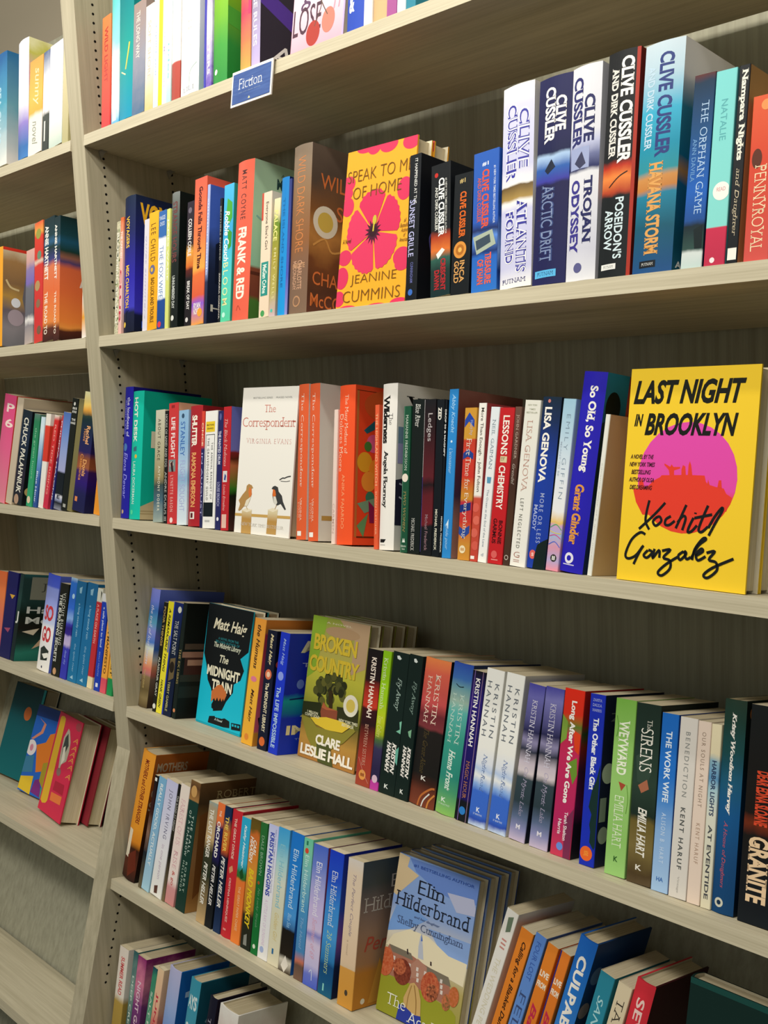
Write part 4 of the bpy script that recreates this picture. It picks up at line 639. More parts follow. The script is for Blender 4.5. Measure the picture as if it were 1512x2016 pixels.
 'C30': ('p', 'm:0 e2e0d4,1 efece4;.05;30', None, [('x', 'NEW YORK', 0.2, 0.8, 0.03, 0.01, '9a9c80', ''), ('x', 'TIMES', 0.3, 0.7, 0.055, 0.01, '9a9c80', ''), ('x', 'BESTSELLER', 0.15, 0.85, 0.075, 0.01, '9a9c80', ''), ('t', 'LISA GENOVA', 0.12, 0.55, 0.45, 0.36, 'c09484', 's'), ('t', 'LEFT NEGLECTED', 0.59, 0.89, 0.42, 0.22, '707068', 'w'), ('x', 'G', 0.22, 0.6, 0.93, 0.035, 'b07868', 's'), ('r', 0.22, 0.96, 0.6, 0.963, 'b07868'), ('r', 0.22, 0.97, 0.6, 0.973, 'b07868')], 'ivory paperback with pinkish spaced capitals'),
 'C31': ('h', 'm:0 14283c,.15 162c58,.4 1a3c9c,1 1c3ca4;.1;20', '141c24', [('o', 0.42, 0.025, 0.08, None, 'c87a70'), ('t', 'LISA GENOVA', 0.06, 0.5, 0.4, 0.42, 'f4efe4', 'B'), ('t', 'MORE OR LESS', 0.56, 0.85, 0.55, 0.22, 'a8b4dc', 'w'), ('t', 'MADDY', 0.63, 0.78, 0.24, 0.24, 'a8b4dc', 'b'), ('o', 0.32, 0.92, 0.2, None, 'e0645c'), ('x', 's', 0.25, 0.4, 0.92, 0.02, 'f4d0c8', 'b'), ('p', [(0.55, 0.86), (0.75, 0.84), (1, 0.82), (1, 1), (0.4, 1), (0.45, 0.92)], '122220')], 'blue hardcover with heavy white author name'),
 'C32': ('p', 'm:0 9cc4d8,.2 b4d0e0,.45 dfe6ec,.65 ecebea,.72 e8c060,.74 c8a0c8,.8 a0b8d8,.86 d898b0,.94 b8a8d0,1 e890a0;.05;60', None, [('t', 'EMILY GIFFIN', 0.09, 0.58, 0.55, 0.3, '7a8ea0', 'tw'), ('t', 'MEANT TO BE', 0.25, 0.45, 0.2, 0.14, 'a8b8c8', ''), ('o', 0.55, 0.925, 0.24, None, '2a2a24'), ('x', '88', 0.42, 0.68, 0.925, 0.026, 'ecebe6', 'b'), ('k', [(0.05, 0.75), (0.5, 0.73), (0.95, 0.76)], 0.005, '4aa86a'), ('k', [(0.05, 0.8), (0.5, 0.79), (0.95, 0.81)], 0.005, 'd84a8a'), ('k', [(0.05, 0.85), (0.5, 0.83), (0.95, 0.86)], 0.005, '4a6ad0'), ('k', [(0.05, 0.77), (0.5, 0.78), (0.95, 0.78)], 0.004, 'e8d040')], 'pale sky blue paperback with colourful painted strokes at bottom'),
 'C33': ('h', '2820b0', 'm:0 2a90b8,.3 1c3038,.5 142428,.8 16284c,1 18284c;.15;14', [('t', 'So Old, So Young', 0.07, 0.5, 0.52, 0.42, 'f4efe8', 'Bs'), ('t', 'Grant Ginder', 0.56, 0.86, 0.48, 0.4, 'e09844', 'Bs'), ('o', 0.4, 0.93, 0.2, None, 'e8e4f0'), ('o', 0.4, 0.93, 0.1, None, '2820b0'), ('r', 0.15, 0.96, 0.65, 0.965, 'd8d4ec'), ('O', 0.12, 0.17, 0.1, 0.08, '101814'), ('R', 0.3, 0, 0.6, 0.2, 'a8442c'), ('P', [(0, 0.25), (0.12, 0.22), (0.3, 0.3), (0.3, 0.6), (0, 0.6)], '142420')], 'tall violet blue hardcover with fat white title'),
 'C34': ('p', 'e4e4da', 'm:0 c8a48c,.3 ccac94,.6 c8aa84,1 c8b088;.15;16', [('t', 'advance copy of a quiet novel', 0.3, 0.9, 0.5, 0.3, 'c4c4b8', '')], 'cream paperback with blank sandy cover beside yellow book'),
 'D01': ('h', 'm:0 8088d8,.1 7080d8,.18 3a70b8,.28 5aa0c0,.35 8088d0,.45 4a78c8,.5 d8e0d0,.62 e8a878,.68 d87868,.72 b87a78,.74 8a7450,.85 6a5a38,.92 8a7850,1 5a4a30;.03;30', 'm:0 6a7cd4,.1 5a6cc8,.2 2c4a98,.3 4a88b4,.4 6a6cc0,.5 3c6ab8,.6 c8c8c0,.66 d89068,.72 c06858,.76 7a6454,.9 4a3a2c,1 2c2018;.08;14', [('t', 'the trail of lost hearts', 0.14, 0.64, 0.5, 0.34, 'd0d4ec', 'i'), ('t', 'TRACEY GARVIS', 0.68, 0.84, 0.45, 0.2, 'c8b070', '')], 'rainbow striped hardcover nearest the upright'),
 'D02': ('p', '1c1e18', None, [('t', 'POOR THINGS', 0.04, 0.4, 0.5, 0.55, 'b89a58', 'b'), ('t', 'ALASDAIR GRAY', 0.5, 0.86, 0.5, 0.5, 'c8c8b8', 'b'), ('o', 0.45, 0.95, 0.4, None, 'e0e0d4')], 'thin black paperback with dull gold capitals'),
 'D03': ('p', 'm:0 e8dc2c,1 ece03a;.05;30', None, [('t', 'A REMARKABLE THING', 0.06, 0.63, 0.5, 0.4, '1a1a1a', 'bi'), ('t', 'HANK GREEN', 0.7, 0.95, 0.5, 0.4, '1a1a1a', 'bi'), ('r', 0.8, 0.3, 1, 0.45, '1c3cb0')], 'bright yellow paperback with black slanted lettering'),
 'D04': ('p', 'm:0 16286c,.3 12203c,.6 101c34,1 0e1a3c;.1;30', '14181c', [('r', 0, 0, 0.14, 1, '1c34b0'), ('o', 0.7, 0.06, 0.2, None, 'd8d8c8'), ('p', [(0.3, 0.5), (0.85, 0.48), (0.85, 0.66), (0.3, 0.7)], '6a5a3c'), ('o', 0.55, 0.57, 0.25, 0.05, '241c14'), ('t', 'THE SALT POINT', 0.16, 0.46, 0.55, 0.36, 'e4e4dc', 's'), ('t', 'TERRY GAMBLE', 0.7, 0.96, 0.45, 0.24, 'c8c078', '')], 'navy paperback with a mustard picture window'),
 'D05': ('p', '16201c', 'm:0 141814,.25 181c18,.5 1a1c18,.7 20241e,1 121412;.2;20', [('t', 'THE EX LIBRIS', 0.4, 0.7, 0.5, 0.5, 'c0a868', 's'), ('o', 0.5, 0.93, 0.3, None, 'd88a5c'), ('R', 0.03, 0.35, 0.42, 0.4, '5a4a3c'), ('R', 0.0, 0.42, 0.46, 0.47, 'a87a64'), ('R', 0.05, 0.47, 0.42, 0.62, '4a2c24'), ('R', 0.1, 0.49, 0.36, 0.54, 'b88a70'), ('R', 0.0, 0.62, 0.5, 0.68, '3a3a30'), ('R', 0.48, 0.3, 0.58, 0.9, '4a3028'), ('R', 0.0, 0.72, 0.44, 0.82, '2a302a')], 'dark paperback showing a lit shop front'),
 'D07': ('p', 'm:0 ec9c3c,.2 eca83c,.6 f0b43c,1 f0b038;.05;30', 'm:0 d88438,.1 d88438,.12 b83a58,.4 c84860,.8 d8607c,.88 e0607c,.9 e09838,1 d88c34;.03;30', [('t', 'the Humans', 0.05, 0.4, 0.5, 0.34, '4a2c1c', 'bi'), ('o', 0.5, 0.48, 0.26, 0.022, 'e07c94'), ('t', 'Matt Haig', 0.56, 0.82, 0.5, 0.34, '4a2c1c', 'bi'), ('o', 0.45, 0.94, 0.18, None, 'e08838'), ('P', [(0.06, 0.62), (0.14, 0.58), (0.2, 0.7), (0.1, 0.72)], '14141c'), ('P', [(0.04, 0.78), (0.12, 0.75), (0.2, 0.84), (0.08, 0.86)], '1a1420')], 'orange yellow paperback touching the turquoise train cover'),
 'D08': ('p', '161a30', '12162c', [('t', 'Matt Haig', 0.03, 0.29, 0.5, 0.4, 'e8d8a8', 'bi'), ('o', 0.5, 0.37, 0.34, None, 'd8704c'), ('o', 0.5, 0.37, 0.18, None, 'f0c8a8'), ('t', 'The MIDNIGHT LIBRARY', 0.44, 0.85, 0.5, 0.36, 'ece0bc', 'b'), ('o', 0.5, 0.93, 0.3, None, 'd86a34'), ('O', 0.14, 0.28, 0.12, 0.045, 'c84a38')], 'slim dark navy paperback with orange emblem'),
 'D09': ('p', '1e38c8', 'm:0 1c34c0,.5 1a2cb0,.56 1aa0a8,.66 1470a0,.7 1c34bc,1 1e3ac8;.05;30', [('o', 0.5, 0.36, 0.3, None, '8a9ce8'), ('O', 0.25, 0.42, 0.06, None, '6a84e0'), ('P', [(0.1, 0.54), (0.9, 0.5), (0.9, 0.52), (0.1, 0.55)], '101c60'), ('t', 'Matt Haig', 0.05, 0.27, 0.5, 0.36, 'a8c0f0', 'i'), ('t', 'The LIFE IMPOSSIBLE', 0.45, 0.95, 0.45, 0.42, 'b8d4ec', 'b'), ('T', 'Ma', 0.2, 0.75, 0.11, 0.1, 'e0d8b8', 'bi'), ('T', 'The M', 0.25, 0.8, 0.26, 0.035, 'b8c4e8', ''), ('T', 'Th', 0.3, 0.62, 0.71, 0.06, 'e8e0b8', 'bi'), ('T', 'IMPO', 0.1, 0.92, 0.8, 0.08, 'f0e4b0', 'B'), ('T', 'The uplifting', 0.25, 0.8, 0.88, 0.02, '9ab0e8', '')], 'cobalt blue paperback beside the yellow country novel'),
 'D11': ('p', 'm:0 181414,.22 241416,.3 a02c20,.42 c83c28,.44 3a1418,.55 2a1418,.62 6a241c,.8 a83a2c,1 a04430;.06;40', '1c1418', [('t', 'KRISTIN HANNAH', 0.06, 0.5, 0.5, 0.34, 'f4e4d4', 'b'), ('t', 'BETWEEN SISTERS', 0.55, 0.85, 0.45, 0.24, 'd8a890', 's'), ('o', 0.45, 0.92, 0.24, None, 'e0984a'), ('k', [(0.1, 0.8), (0.5, 0.9), (0.9, 0.97)], 0.004, 'd08a7c'), ('x', '88', 0.32, 0.58, 0.92, 0.024, '7a2c18', 'b')], 'dark paperback with a red band and orange seal'),
 'D12': ('p', 'm:0 88c018,.35 98c818,.5 c0cc28,.6 a0b020,.64 4a6a3c,.7 3a3458,.85 2c2448,.93 2a2448,.94 b8389c,1 c040a0;.04;70', None, [('o', 0.5, 0.92, 0.32, None, 'd8b8cc'), ('t', 'Kristin Hannah', 0.05, 0.42, 0.45, 0.44, 'e4f0c8', 's'), ('t', 'True Colors', 0.47, 0.62, 0.45, 0.5, 'e8e890', 'is')], 'lime green paperback ending in purple flowers'),
 'D13': ('p', '142420', '16282a', [('p', [(0.25, 0.03), (0.4, 0.025), (0.55, 0.045), (0.45, 0.055), (0.3, 0.05)], 'd8e0dc'), ('t', 'Fly Away', 0.18, 0.41, 0.55, 0.34, 'b4ccc0', 'is'), ('p', [(0.85, 0.48), (1, 0.47), (1, 0.56), (0.7, 0.55), (0.92, 0.53)], '7cc0a4'), ('t', 'KRISTIN', 0.63, 0.85, 0.7, 0.26, 'f4f0e8', 'Bsi'), ('t', 'HANNAH', 0.63, 0.85, 0.38, 0.26, 'f4f0e8', 'Bsi'), ('x', 'K', 0.35, 0.6, 0.945, 0.03, 'e8ece8', 'b'), ('p', [(0.8, 0.68), (1, 0.65), (1, 0.78), (0.85, 0.76)], '68b09c')], 'left of the two matching blackish green paperbacks'),
 'D14': ('p', '13231f', '15272a', [('p', [(0.35, 0.03), (0.5, 0.025), (0.65, 0.045), (0.55, 0.055), (0.4, 0.05)], 'd8e0dc'), ('t', 'Fly Away', 0.18, 0.41, 0.6, 0.34, '8fa89c', 'is'), ('p', [(0.5, 0.53), (0.75, 0.51), (0.75, 0.57), (0.6, 0.56)], '7cb08c'), ('t', 'KRISTIN', 0.63, 0.85, 0.75, 0.26, 'f4f0e8', 'Bsi'), ('t', 'HANNAH', 0.63, 0.85, 0.42, 0.26, 'f4f0e8', 'Bsi'), ('x', 'K', 0.4, 0.65, 0.945, 0.03, 'e8ece8', 'b')], 'right of the two matching blackish green paperbacks'),
 'D15': ('h', 'm:0 e8844a,.1 d8604c,.3 c04c4c,.38 6a2830,.47 7a3438,.49 201c1a,.78 1c1a18,.84 3a2018,.9 6a3424,1 7a3c28;.04;30', '16181a', [('t', 'KRISTIN', 0.1, 0.44, 0.62, 0.18, 'f0d8c4', 's'), ('t', 'HANNAH', 0.12, 0.44, 0.3, 0.18, 'f0d8c4', 's'), ('t', 'The Great Alone', 0.48, 0.78, 0.42, 0.2, '5a4c2a', 'is'), ('x', 'K', 0.42, 0.62, 0.81, 0.03, 'e4e0d8', 'b'), ('k', [(0.4, 1), (0.5, 0.93), (0.8, 0.87), (0.95, 0.86)], 0.014, 'b86a34'), ('k', [(0.55, 1), (0.62, 0.95), (0.8, 0.9)], 0.01, 'd8d8d4'), ('k', [(0.75, 1), (0.8, 0.95), (0.97, 0.9)], 0.012, 'c8803c')], 'thick black hardcover with coral top and canyon foot'),
 'D16': ('h', 'm:0 2c4ca8,.1 3c6cb0,.16 6a9ca8,.25 9cb8a8,.32 5ab0a8,.5 3a9a88,.75 2c8a7a,.85 4a9c70,1 8cc060;.05;20', 'g:0 1c2c58,.5 1a3c48,1 14302c', [('k', [(0.3, 0.14), (0.5, 0.155), (0.7, 0.15)], 0.006, '14202c'), ('t', 'KRISTIN', 0.2, 0.53, 0.68, 0.2, 'c8e0d4', 's'), ('t', 'HANNAH', 0.2, 0.53, 0.3, 0.2, 'c8e0d4', 's'), ('t', 'Home Front', 0.57, 0.84, 0.55, 0.32, 'dcece0', 'bis'), ('x', 'K', 0.3, 0.55, 0.905, 0.03, 'e4f0e4', 'b'), ('x', 'ST MARTINS', 0.15, 0.75, 0.935, 0.012, 'c8e0c8', '')], 'teal green hardcover spine fading to lime'),
 'D17': ('p', 'm:0 14121c,.2 2a1c78,.3 221868,.6 1e1460,.85 201460,.87 10141c,1 12181c;.03;30', None, [('t', 'KRISTIN HANNAH', 0.05, 0.5, 0.5, 0.34, 'f0ece8', 'b'), ('r', 0.2, 0, 0.24, 1, '8a6ab0'), ('r', 0.82, 0, 0.86, 1, '9a7a98'), ('t', 'MAGIC HOUR', 0.6, 0.85, 0.5, 0.26, 'd08a4c', 's'), ('o', 0.5, 0.93, 0.24, None, '2c7cc8')], 'slim dark paperback with thin violet border lines'),
 'D18': ('p', 'm:0 efeee8,.5 efeee8,.6 dfe4ee,.64 b8ccec,.68 eef0f0,.74 8ab0e8,.78 3c6cd0,.92 3a68cc,.96 2a4cb0,1 c8d8f0;.05;60', 'e8e6de', [('t', 'KRISTIN', 0.09, 0.43, 0.68, 0.24, '6a7078', 'w'), ('t', 'HANNAH', 0.08, 0.43, 0.26, 0.24, '6a7078', 'w'), ('t', 'Night Road', 0.54, 0.78, 0.5, 0.28, '5a78b0', 'is'), ('x', 'K', 0.4, 0.6, 0.895, 0.03, 'eef2fa', 'b'), ('x', 'ST MARTINS', 0.25, 0.75, 0.925, 0.012, 'c8d8f4', '')], 'left of the two white and blue sky paperbacks'),
 'D19': ('p', 'm:0 efeee8,.5 efeee8,.6 dfe4ee,.64 b8ccec,.68 eef0f0,.74 8ab0e8,.78 3c6cd0,.92 3a68cc,.96 2a4cb0,1 c8d8f0;.05;60', 'd8d6cc', [('t', 'KRISTIN', 0.09, 0.43, 0.68, 0.24, '6a7078', 'w'), ('t', 'HANNAH', 0.08, 0.43, 0.26, 0.24, '6a7078', 'w'), ('t', 'Night Road', 0.54, 0.78, 0.5, 0.28, '5a78b0', 'is'), ('x', 'K', 0.4, 0.6, 0.895, 0.03, 'eef2fa', 'b'), ('x', 'ST MARTINS', 0.25, 0.75, 0.925, 0.012, 'c8d8f4', '')], 'right of the two white and blue sky paperbacks'),
 'D20': ('p', 'm:0 4a48a0,.08 6a68b0,.2 5a5890,.3 26264c,.36 8a84a8,.42 2a3040,.5 c8bcc8,.56 d8ccd0,.6 34444c,.75 2c3c44,.85 5a6a8a,.92 8a8cb8,1 c8b8d0;.06;36', '1a2030', [('t', 'KRISTIN HANNAH', 0.1, 0.5, 0.5, 0.3, 'e0dcec', 's'), ('t', 'On Mystic Lake', 0.53, 0.84, 0.5, 0.3, 'b0a8c4', 'is'), ('x', 'M', 0.38, 0.62, 0.91, 0.03, 'e8e4f0', 'b')], 'left of the two misty violet lake paperbacks'),
 'D21': ('p', 'm:0 4a48a0,.08 7a78b8,.2 5a5890,.3 26264c,.36 8a84a8,.42 2a3040,.5 c8bcc8,.56 d8ccd0,.6 34444c,.75 2c3c44,.85 5a6a8a,.92 8a8cb8,1 c8b8d0;.06;36', '14182c', [('t', 'KRISTIN HANNAH', 0.1, 0.5, 0.5, 0.3, 'd8d4e4', 's'), ('t', 'On Mystic Lake', 0.53, 0.84, 0.5, 0.3, 'b0a8c4', 'is'), ('x', 'M', 0.38, 0.62, 0.91, 0.03, 'e8e4f0', 'b')], 'right of the two misty violet lake paperbacks'),
 'D22': ('p', 'm:0 e02c18,.15 d8301c,.22 5a7a2c,.28 b8284a,.4 c02858,.8 b82860,1 cc3c58;.05;30', 'm:0 c8281c,.2 a8241c,.25 3a5a20,.35 a03018,.5 4a2438,.7 6a2048,.8 221c20,1 1a181c;.2;20', [('p', [(0, 0.16), (0.3, 0.2), (0.3, 0.3), (0, 0.34)], '7a9a3c'), ('p', [(0.6, 0.24), (1, 0.26), (1, 0.38), (0.75, 0.36)], 'd8401c'), ('p', [(0.5, 0.44), (0.9, 0.4), (1, 0.5), (0.8, 0.56)], '6a9030'), ('p', [(0.6, 0.78), (1, 0.7), (1, 1), (0.65, 1)], '7a2c50'), ('t', 'Long After We Are Gone', 0.07, 0.68, 0.5, 0.34, 'f4f0ea', 'B'), ('t', 'Terah Shelton', 0.73, 0.9, 0.64, 0.17, 'ecdce0', 'b'), ('t', 'Harris', 0.78, 0.87, 0.36, 0.17, 'ecdce0', 'b'), ('o', 0.45, 0.94, 0.16, None, '6a8cd8'), ('T', 'TE', 0.15, 0.5, 0.91, 0.05, 'd8d4d0', '')], 'crimson and magenta paperback with bold white title'),
 'D23': ('p', '1c30b4', '1c2040', [('x', 'ZAKIYA', 0.2, 0.8, 0.035, 0.016, 'c8d0f0', 's'), ('x', 'DALILA', 0.2, 0.8, 0.065, 0.016, 'c8d0f0', 's'), ('x', 'HARRIS', 0.2, 0.8, 0.095, 0.016, 'c8d0f0', 's'), ('t', 'The Other Black Girl', 0.14, 0.56, 0.5, 0.36, 'eef0f6', 'Bs'), ('p', [(1, 0.4), (0.78, 0.5), (0.55, 0.56), (0.4, 0.66), (0.62, 0.7), (0.52, 0.76), (0.62, 0.8), (0.6, 0.86), (0.9, 0.9), (1, 0.88)], '16302e'), ('o', 0.45, 0.93, 0.4, None, 'e8682c'), ('t', 'NOVEL', 0.915, 0.945, 0.45, 0.3, 'f0a03c', 'b'), ('O', 0.12, 0.46, 0.1, 0.06, 'c8ccc0'), ('R', 0.02, 0.6, 0.12, 0.74, '98a098'), ('O', 0.1, 0.82, 0.08, 0.05, 'a8aca4'), ('T', 'ZA', 0.1, 0.5, 0.13, 0.05, '6a6c74', '')], 'royal blue paperback with dark profile of a woman'),
 'D24': ('p', 'm:0 78b048,.2 8cc060,.5 98c870,.8 90c468,1 9ccc78;.1;30', None, [('p', [(0.4, 0.47), (0.75, 0.48), (0.55, 0.52)], 'a84a34'), ('k', [(0.1, 0.1), (0.2, 0.16), (0.15, 0.22)], 0.005, '5c9438'), ('k', [(0.8, 0.48), (0.9, 0.56), (0.85, 0.64)], 0.005, '6a9c40'), ('t', 'WEYWARD', 0.12, 0.43, 0.5, 0.5, 'eef4dc', 'bs'), ('t', 'EMILIA HART', 0.55, 0.84, 0.5, 0.44, 'e8f4d4', 's'), ('x', 'K', 0.42, 0.62, 0.905, 0.03, '2c5c24', 'b')], 'light green paperback with white antique capitals'),
 'D25': ('p', 'm:0 1c2c24,.2 20342c,.45 2c4034,.62 1c2c24,.66 6a5c2c,.8 7a6a3c,.95 4c3c24,1 5a4a34;.08;50', '16221e', [('p', [(0.1, 0.3), (0.5, 0.26), (0.8, 0.36), (0.6, 0.46), (0.2, 0.44)], '34483c'), ('p', [(0.25, 0.46), (0.6, 0.42), (0.7, 0.47), (0.4, 0.5)], 'a8684c'), ('t', 'The', 0.09, 0.15, 0.58, 0.2, 'ece8dc', 's'), ('t', 'SIRENS', 0.14, 0.38, 0.5, 0.5, 'f0ece0', 's'), ('t', 'EMILIA HART', 0.58, 0.85, 0.5, 0.36, 'ece8dc', 'bis'), ('x', 'K', 0.35, 0.6, 0.91, 0.03, 'e8e4d8', 'b')], 'dark green paperback with tangled sea plants'),
 'D26': ('p', 'm:0 1c68c0,.35 2470c8,.5 4a88d0,.65 88b0e0,1 a4c4e8;.1;20', '1444a0', [('t', 'THE WORK WIFE', 0.1, 0.5, 0.5, 0.36, 'e0ecf8', 'b'), ('t', 'ALISON B. HART', 0.56, 0.84, 0.5, 0.26, 'c8dcf4', 'w'), ('x', 'HA', 0.3, 0.7, 0.93, 0.024, '3a6ab0', 'b')], 'medium blue paperback fading pale at its foot'),
 'D27': ('p', 'dad4cc', None, [('t', 'BENEDICTION', 0.08, 0.44, 0.5, 0.26, '8a8c88', 'w'), ('t', 'KENT HARUF', 0.5, 0.84, 0.5, 0.26, '5a5c5a', 'bw'), ('t', 'Vintage', 0.88, 0.97, 0.5, 0.14, 'b0aca4', '')], 'pale grey paperback with wide spaced capitals'),
 'D28': ('p', 'e4d0c0', None, [('t', 'OUR SOULS AT NIGHT', 0.06, 0.47, 0.5, 0.3, '9c8878', 'w'), ('t', 'KENT HARUF', 0.56, 0.78, 0.5, 0.3, 'b09480', 'w')], 'slim pinkish cream paperback next to pale grey one'),
 'D29': ('p', 'm:0 e8dcb8,.16 e4d8b4,.2 8ab0c0,.3 5a90b8,.36 a8c8d0,.5 d8d8c8,1 dcd4b8;.1;30', None, [('t', 'HARBOR LIGHTS', 0.2, 0.5, 0.5, 0.45, '2c3c5c', 'b'), ('t', 'AT EVENTIDE', 0.55, 0.95, 0.5, 0.4, '4a4c50', 'b')], 'slim cream and blue paperback by the dark hardcover'),
 'D30': ('h', 'm:0 24382c,.1 1c3c34,.25 1a4a4c,.4 1c5878,.55 16558c,.75 184a7c,1 12406c;.12;18', 'm:0 1a241c,.3 122a30,.5 103a58,.8 0e3050,1 10202c;.2;18', [('t', 'Kristy Woodson Harvey', 0.06, 0.54, 0.5, 0.26, 'f0ece4', 'Bis'), ('t', 'A House of Daughters', 0.57, 0.88, 0.42, 0.22, 'd85a5c', 'is'), ('o', 0.35, 0.95, 0.2, None, 'c8c8b8'), ('o', 0.35, 0.95, 0.1, None, '14304c'), ('O', 0.1, 0.06, 0.05, None, 'c87a3c'), ('O', 0.3, 0.1, 0.04, None, 'a8642c')], 'tall deep blue hardcover with white script name'),
 'D31': ('p', 'm:0 15191a,.5 1a1410,.55 6a2a14,.6 181614,1 141a20;.1;30', None, [('t', 'DEAR EDNA SLOANE', 0.3, 0.55, 0.5, 0.4, 'd84a2c', 'Bs'), ('t', 'GRANITE', 0.6, 0.9, 0.5, 0.6, 'e8c8a0', 'Bs')], 'black book with fiery lettering at the right edge'),
 'E01': ('h', 'm:0 e89a30,.6 e8982c,.7 d88424,.76 3a1c10,.8 4a2418,.9 5a2c1c,1 2a1814;.05;20', 'm:0 a85c20,.3 9a4c1c,.5 5a3018,.8 2a1810,1 1a1210;.15;14', [('t', 'MOTHERS and OTHER STRANGERS', 0.06, 0.56, 0.55, 0.3, '7a2418', 'b'), ('r', 0.04, 0.62, 0.36, 0.84, 'e8dcc4'), ('T', 'MOTHERS', 0.06, 0.62, 0.1, 0.07, 'b8a488', 'b'), ('T', 'AND', 0.05, 0.4, 0.2, 0.07, 'b8a488', 'b'), ('T', 'OTHER', 0.03, 0.45, 0.3, 0.07, 'a89478', 'b'), ('T', 'STR', 0.02, 0.3, 0.4, 0.07, 'a89478', 'b'), ('p', [(0.3, 0.82), (0.8, 0.75), (0.95, 0.9), (0.5, 0.98)], '6a2c1c')], 'orange hardcover with dark painted foot next to the upright'),
 'E02': ('p', 'm:0 141414,.3 3a1c18,.5 8a6a58,.7 1c242c,1 6a6048;.2;50', None, [('r', 0.2, 0.02, 0.9, 0.05, 'e8e8e0')], 'very thin dark paperback left of the pale blue spine'),
 'E03': ('p', 'm:0 7ab0d4,.5 8ab8d8,.8 a0c8e0,1 a8d0e4;.1;20', None, [('t', 'REALLY GOOD, ACTUALLY', 0.06, 0.78, 0.48, 0.42, 'e8f0f2', 'b')], 'pale blue paperback with bold white capitals'),
 'E04': ('p', 'm:0 c4c4e4,.3 d4d4ea,.6 eceaee,1 f0eee8;.1;20', None, [('t', 'JOHN IRVING', 0.08, 0.5, 0.5, 0.38, '7a7890', 'w'), ('t', 'in one person', 0.55, 0.85, 0.5, 0.3, 'c8b8c8', ''), ('p', [(0.3, 0.92), (0.6, 0.9), (0.62, 0.97), (0.35, 0.98)], '5a3a30')], 'white and lilac paperback with spaced grey capitals'),
 'E05': ('p', 'm:0 141414,.4 2c281c,.6 141614,1 7a6a4c;.1;50', None, [('t', 'THE ROAD AT NIGHT', 0.1, 0.4, 0.5, 0.6, 'd8d8d0', 's')], 'thin black paperback right of the lilac white one'),
 'E06': ('p', 'm:0 e8dcd0,.3 f0dcd4,.8 f0e0d8,.86 d89898,1 d08a88;.02;40', None, [('t', 'FAIREST OF US', 0.12, 0.5, 0.5, 0.42, 'e0b0b8', 's'), ('t', 'RISE', 0.55, 0.7, 0.5, 0.4, 'e0a8b0', 's'), ('t', '& go', 0.72, 0.84, 0.5, 0.36, 'c84a44', '')], 'cream and pink paperback with faint rosy capitals'),
 'E07': ('p', 'm:0 7a5a34,.05 5a3c24,.15 a87a44,.155 183c34,.9 16382e,1 14342c;.01;60', 'm:0 6a4c2c,.15 4a3824,.3 8a6434,.6 a8784a,.85 9a6c38,1 b0844c;.25;10', [('o', 0.45, 0.08, 0.3, 0.045, 'c89a5c'), ('t', 'THE FALL', 0.26, 0.55, 0.65, 0.2, 'c8d8cc', 'w'), ('t', 'OF A SPARROW', 0.23, 0.58, 0.35, 0.2, 'c8d8cc', 'w'), ('t', 'ROBERT', 0.62, 0.85, 0.6, 0.18, 'b0c4b4', 'w'), ('t', 'HELLENGA', 0.62, 0.86, 0.32, 0.18, 'b0c4b4', 'w'), ('T', 'ROBERT', 0.3, 1, 0.1, 0.06, 'a89468', 's'), ('P', [(0.05, 0.25), (0.3, 0.2), (0.25, 0.5), (0.4, 0.75), (0.1, 0.9)], '7a4c24')], 'dark green paperback with brown painted portrait top'),
 'E08': ('p', 'm:0 8aa8a8,.05 a89a80,.3 c8a878,.4 3a3a28,.6 2c3424,.8 8a7450,1 c8a878;.1;40', None, [('t', 'THE LAST RANGER', 0.06, 0.46, 0.45, 0.44, 'f0ece0', 'b'), ('t', 'PETER HELLER', 0.5, 0.84, 0.45, 0.4, 'f0ece0', 'bi')], 'tan and olive paperback with stacked white lettering'),
 'E09': ('p', 'm:0 e8743a,.14 e8743a,.2 2a1c58,.45 1c1848,.5 12161c,1 14181c;.05;40', None, [('t', 'THE', 0.06, 0.11, 0.5, 0.3, 'f0d8c0', 'b'), ('t', 'ORCHARD', 0.15, 0.44, 0.45, 0.46, 'f4efe8', 'B'), ('t', 'PETER HELLER', 0.5, 0.82, 0.45, 0.42, 'e8e4e0', 'bi')], 'orange topped navy paperback with white capitals'),
 'E10': ('p', 'm:0 142c4c,.1 162c54,.2 c87a34,.35 c85a28,.4 101c34,.75 12203c,1 1c345c;.05;40', None, [('t', 'THE RIVER', 0.08, 0.36, 0.5, 0.5, 'f0cc5c', 'b'), ('t', 'PETER HELLER', 0.4, 0.8, 0.5, 0.5, 'f0ece4', 'bi')], 'navy paperback with a glowing orange river band'),
 'E11': ('h', 'c82a34', 'a8202c', [('t', 'THE GREAT DIVIDE', 0.06, 0.38, 0.5, 0.24, 'ecc8b8', 'b'), ('p', [(0.25, 0.46), (0.6, 0.43), (0.7, 0.47), (0.4, 0.5)], 'd8946a'), ('t', 'CRISTINA HENRIQUEZ', 0.53, 0.88, 0.5, 0.22, 'ecc0b4', 'b'), ('r', 0.3, 0.93, 0.6, 0.945, 'e09088')], 'red hardcover with small cream capitals'),
 'E12': ('p', 'm:0 2aa8d0,.36 3cb0d4,.44 2c7a3c,.48 3a6a2c,.5 e87834,1 f08438;.06;40', None, [('t', 'Kathy Heisinger', 0.06, 0.4, 0.5, 0.34, 'e8f4f4', 'bi'), ('p', [(0.3, 0.44), (0.6, 0.4), (0.8, 0.47), (0.5, 0.49)], '1c4c24'), ('t', 'THE GREAT PAPER CHASE', 0.55, 0.9, 0.5, 0.26, 'f8c89c', '')], 'turquoise and orange paperback split by green palms'),
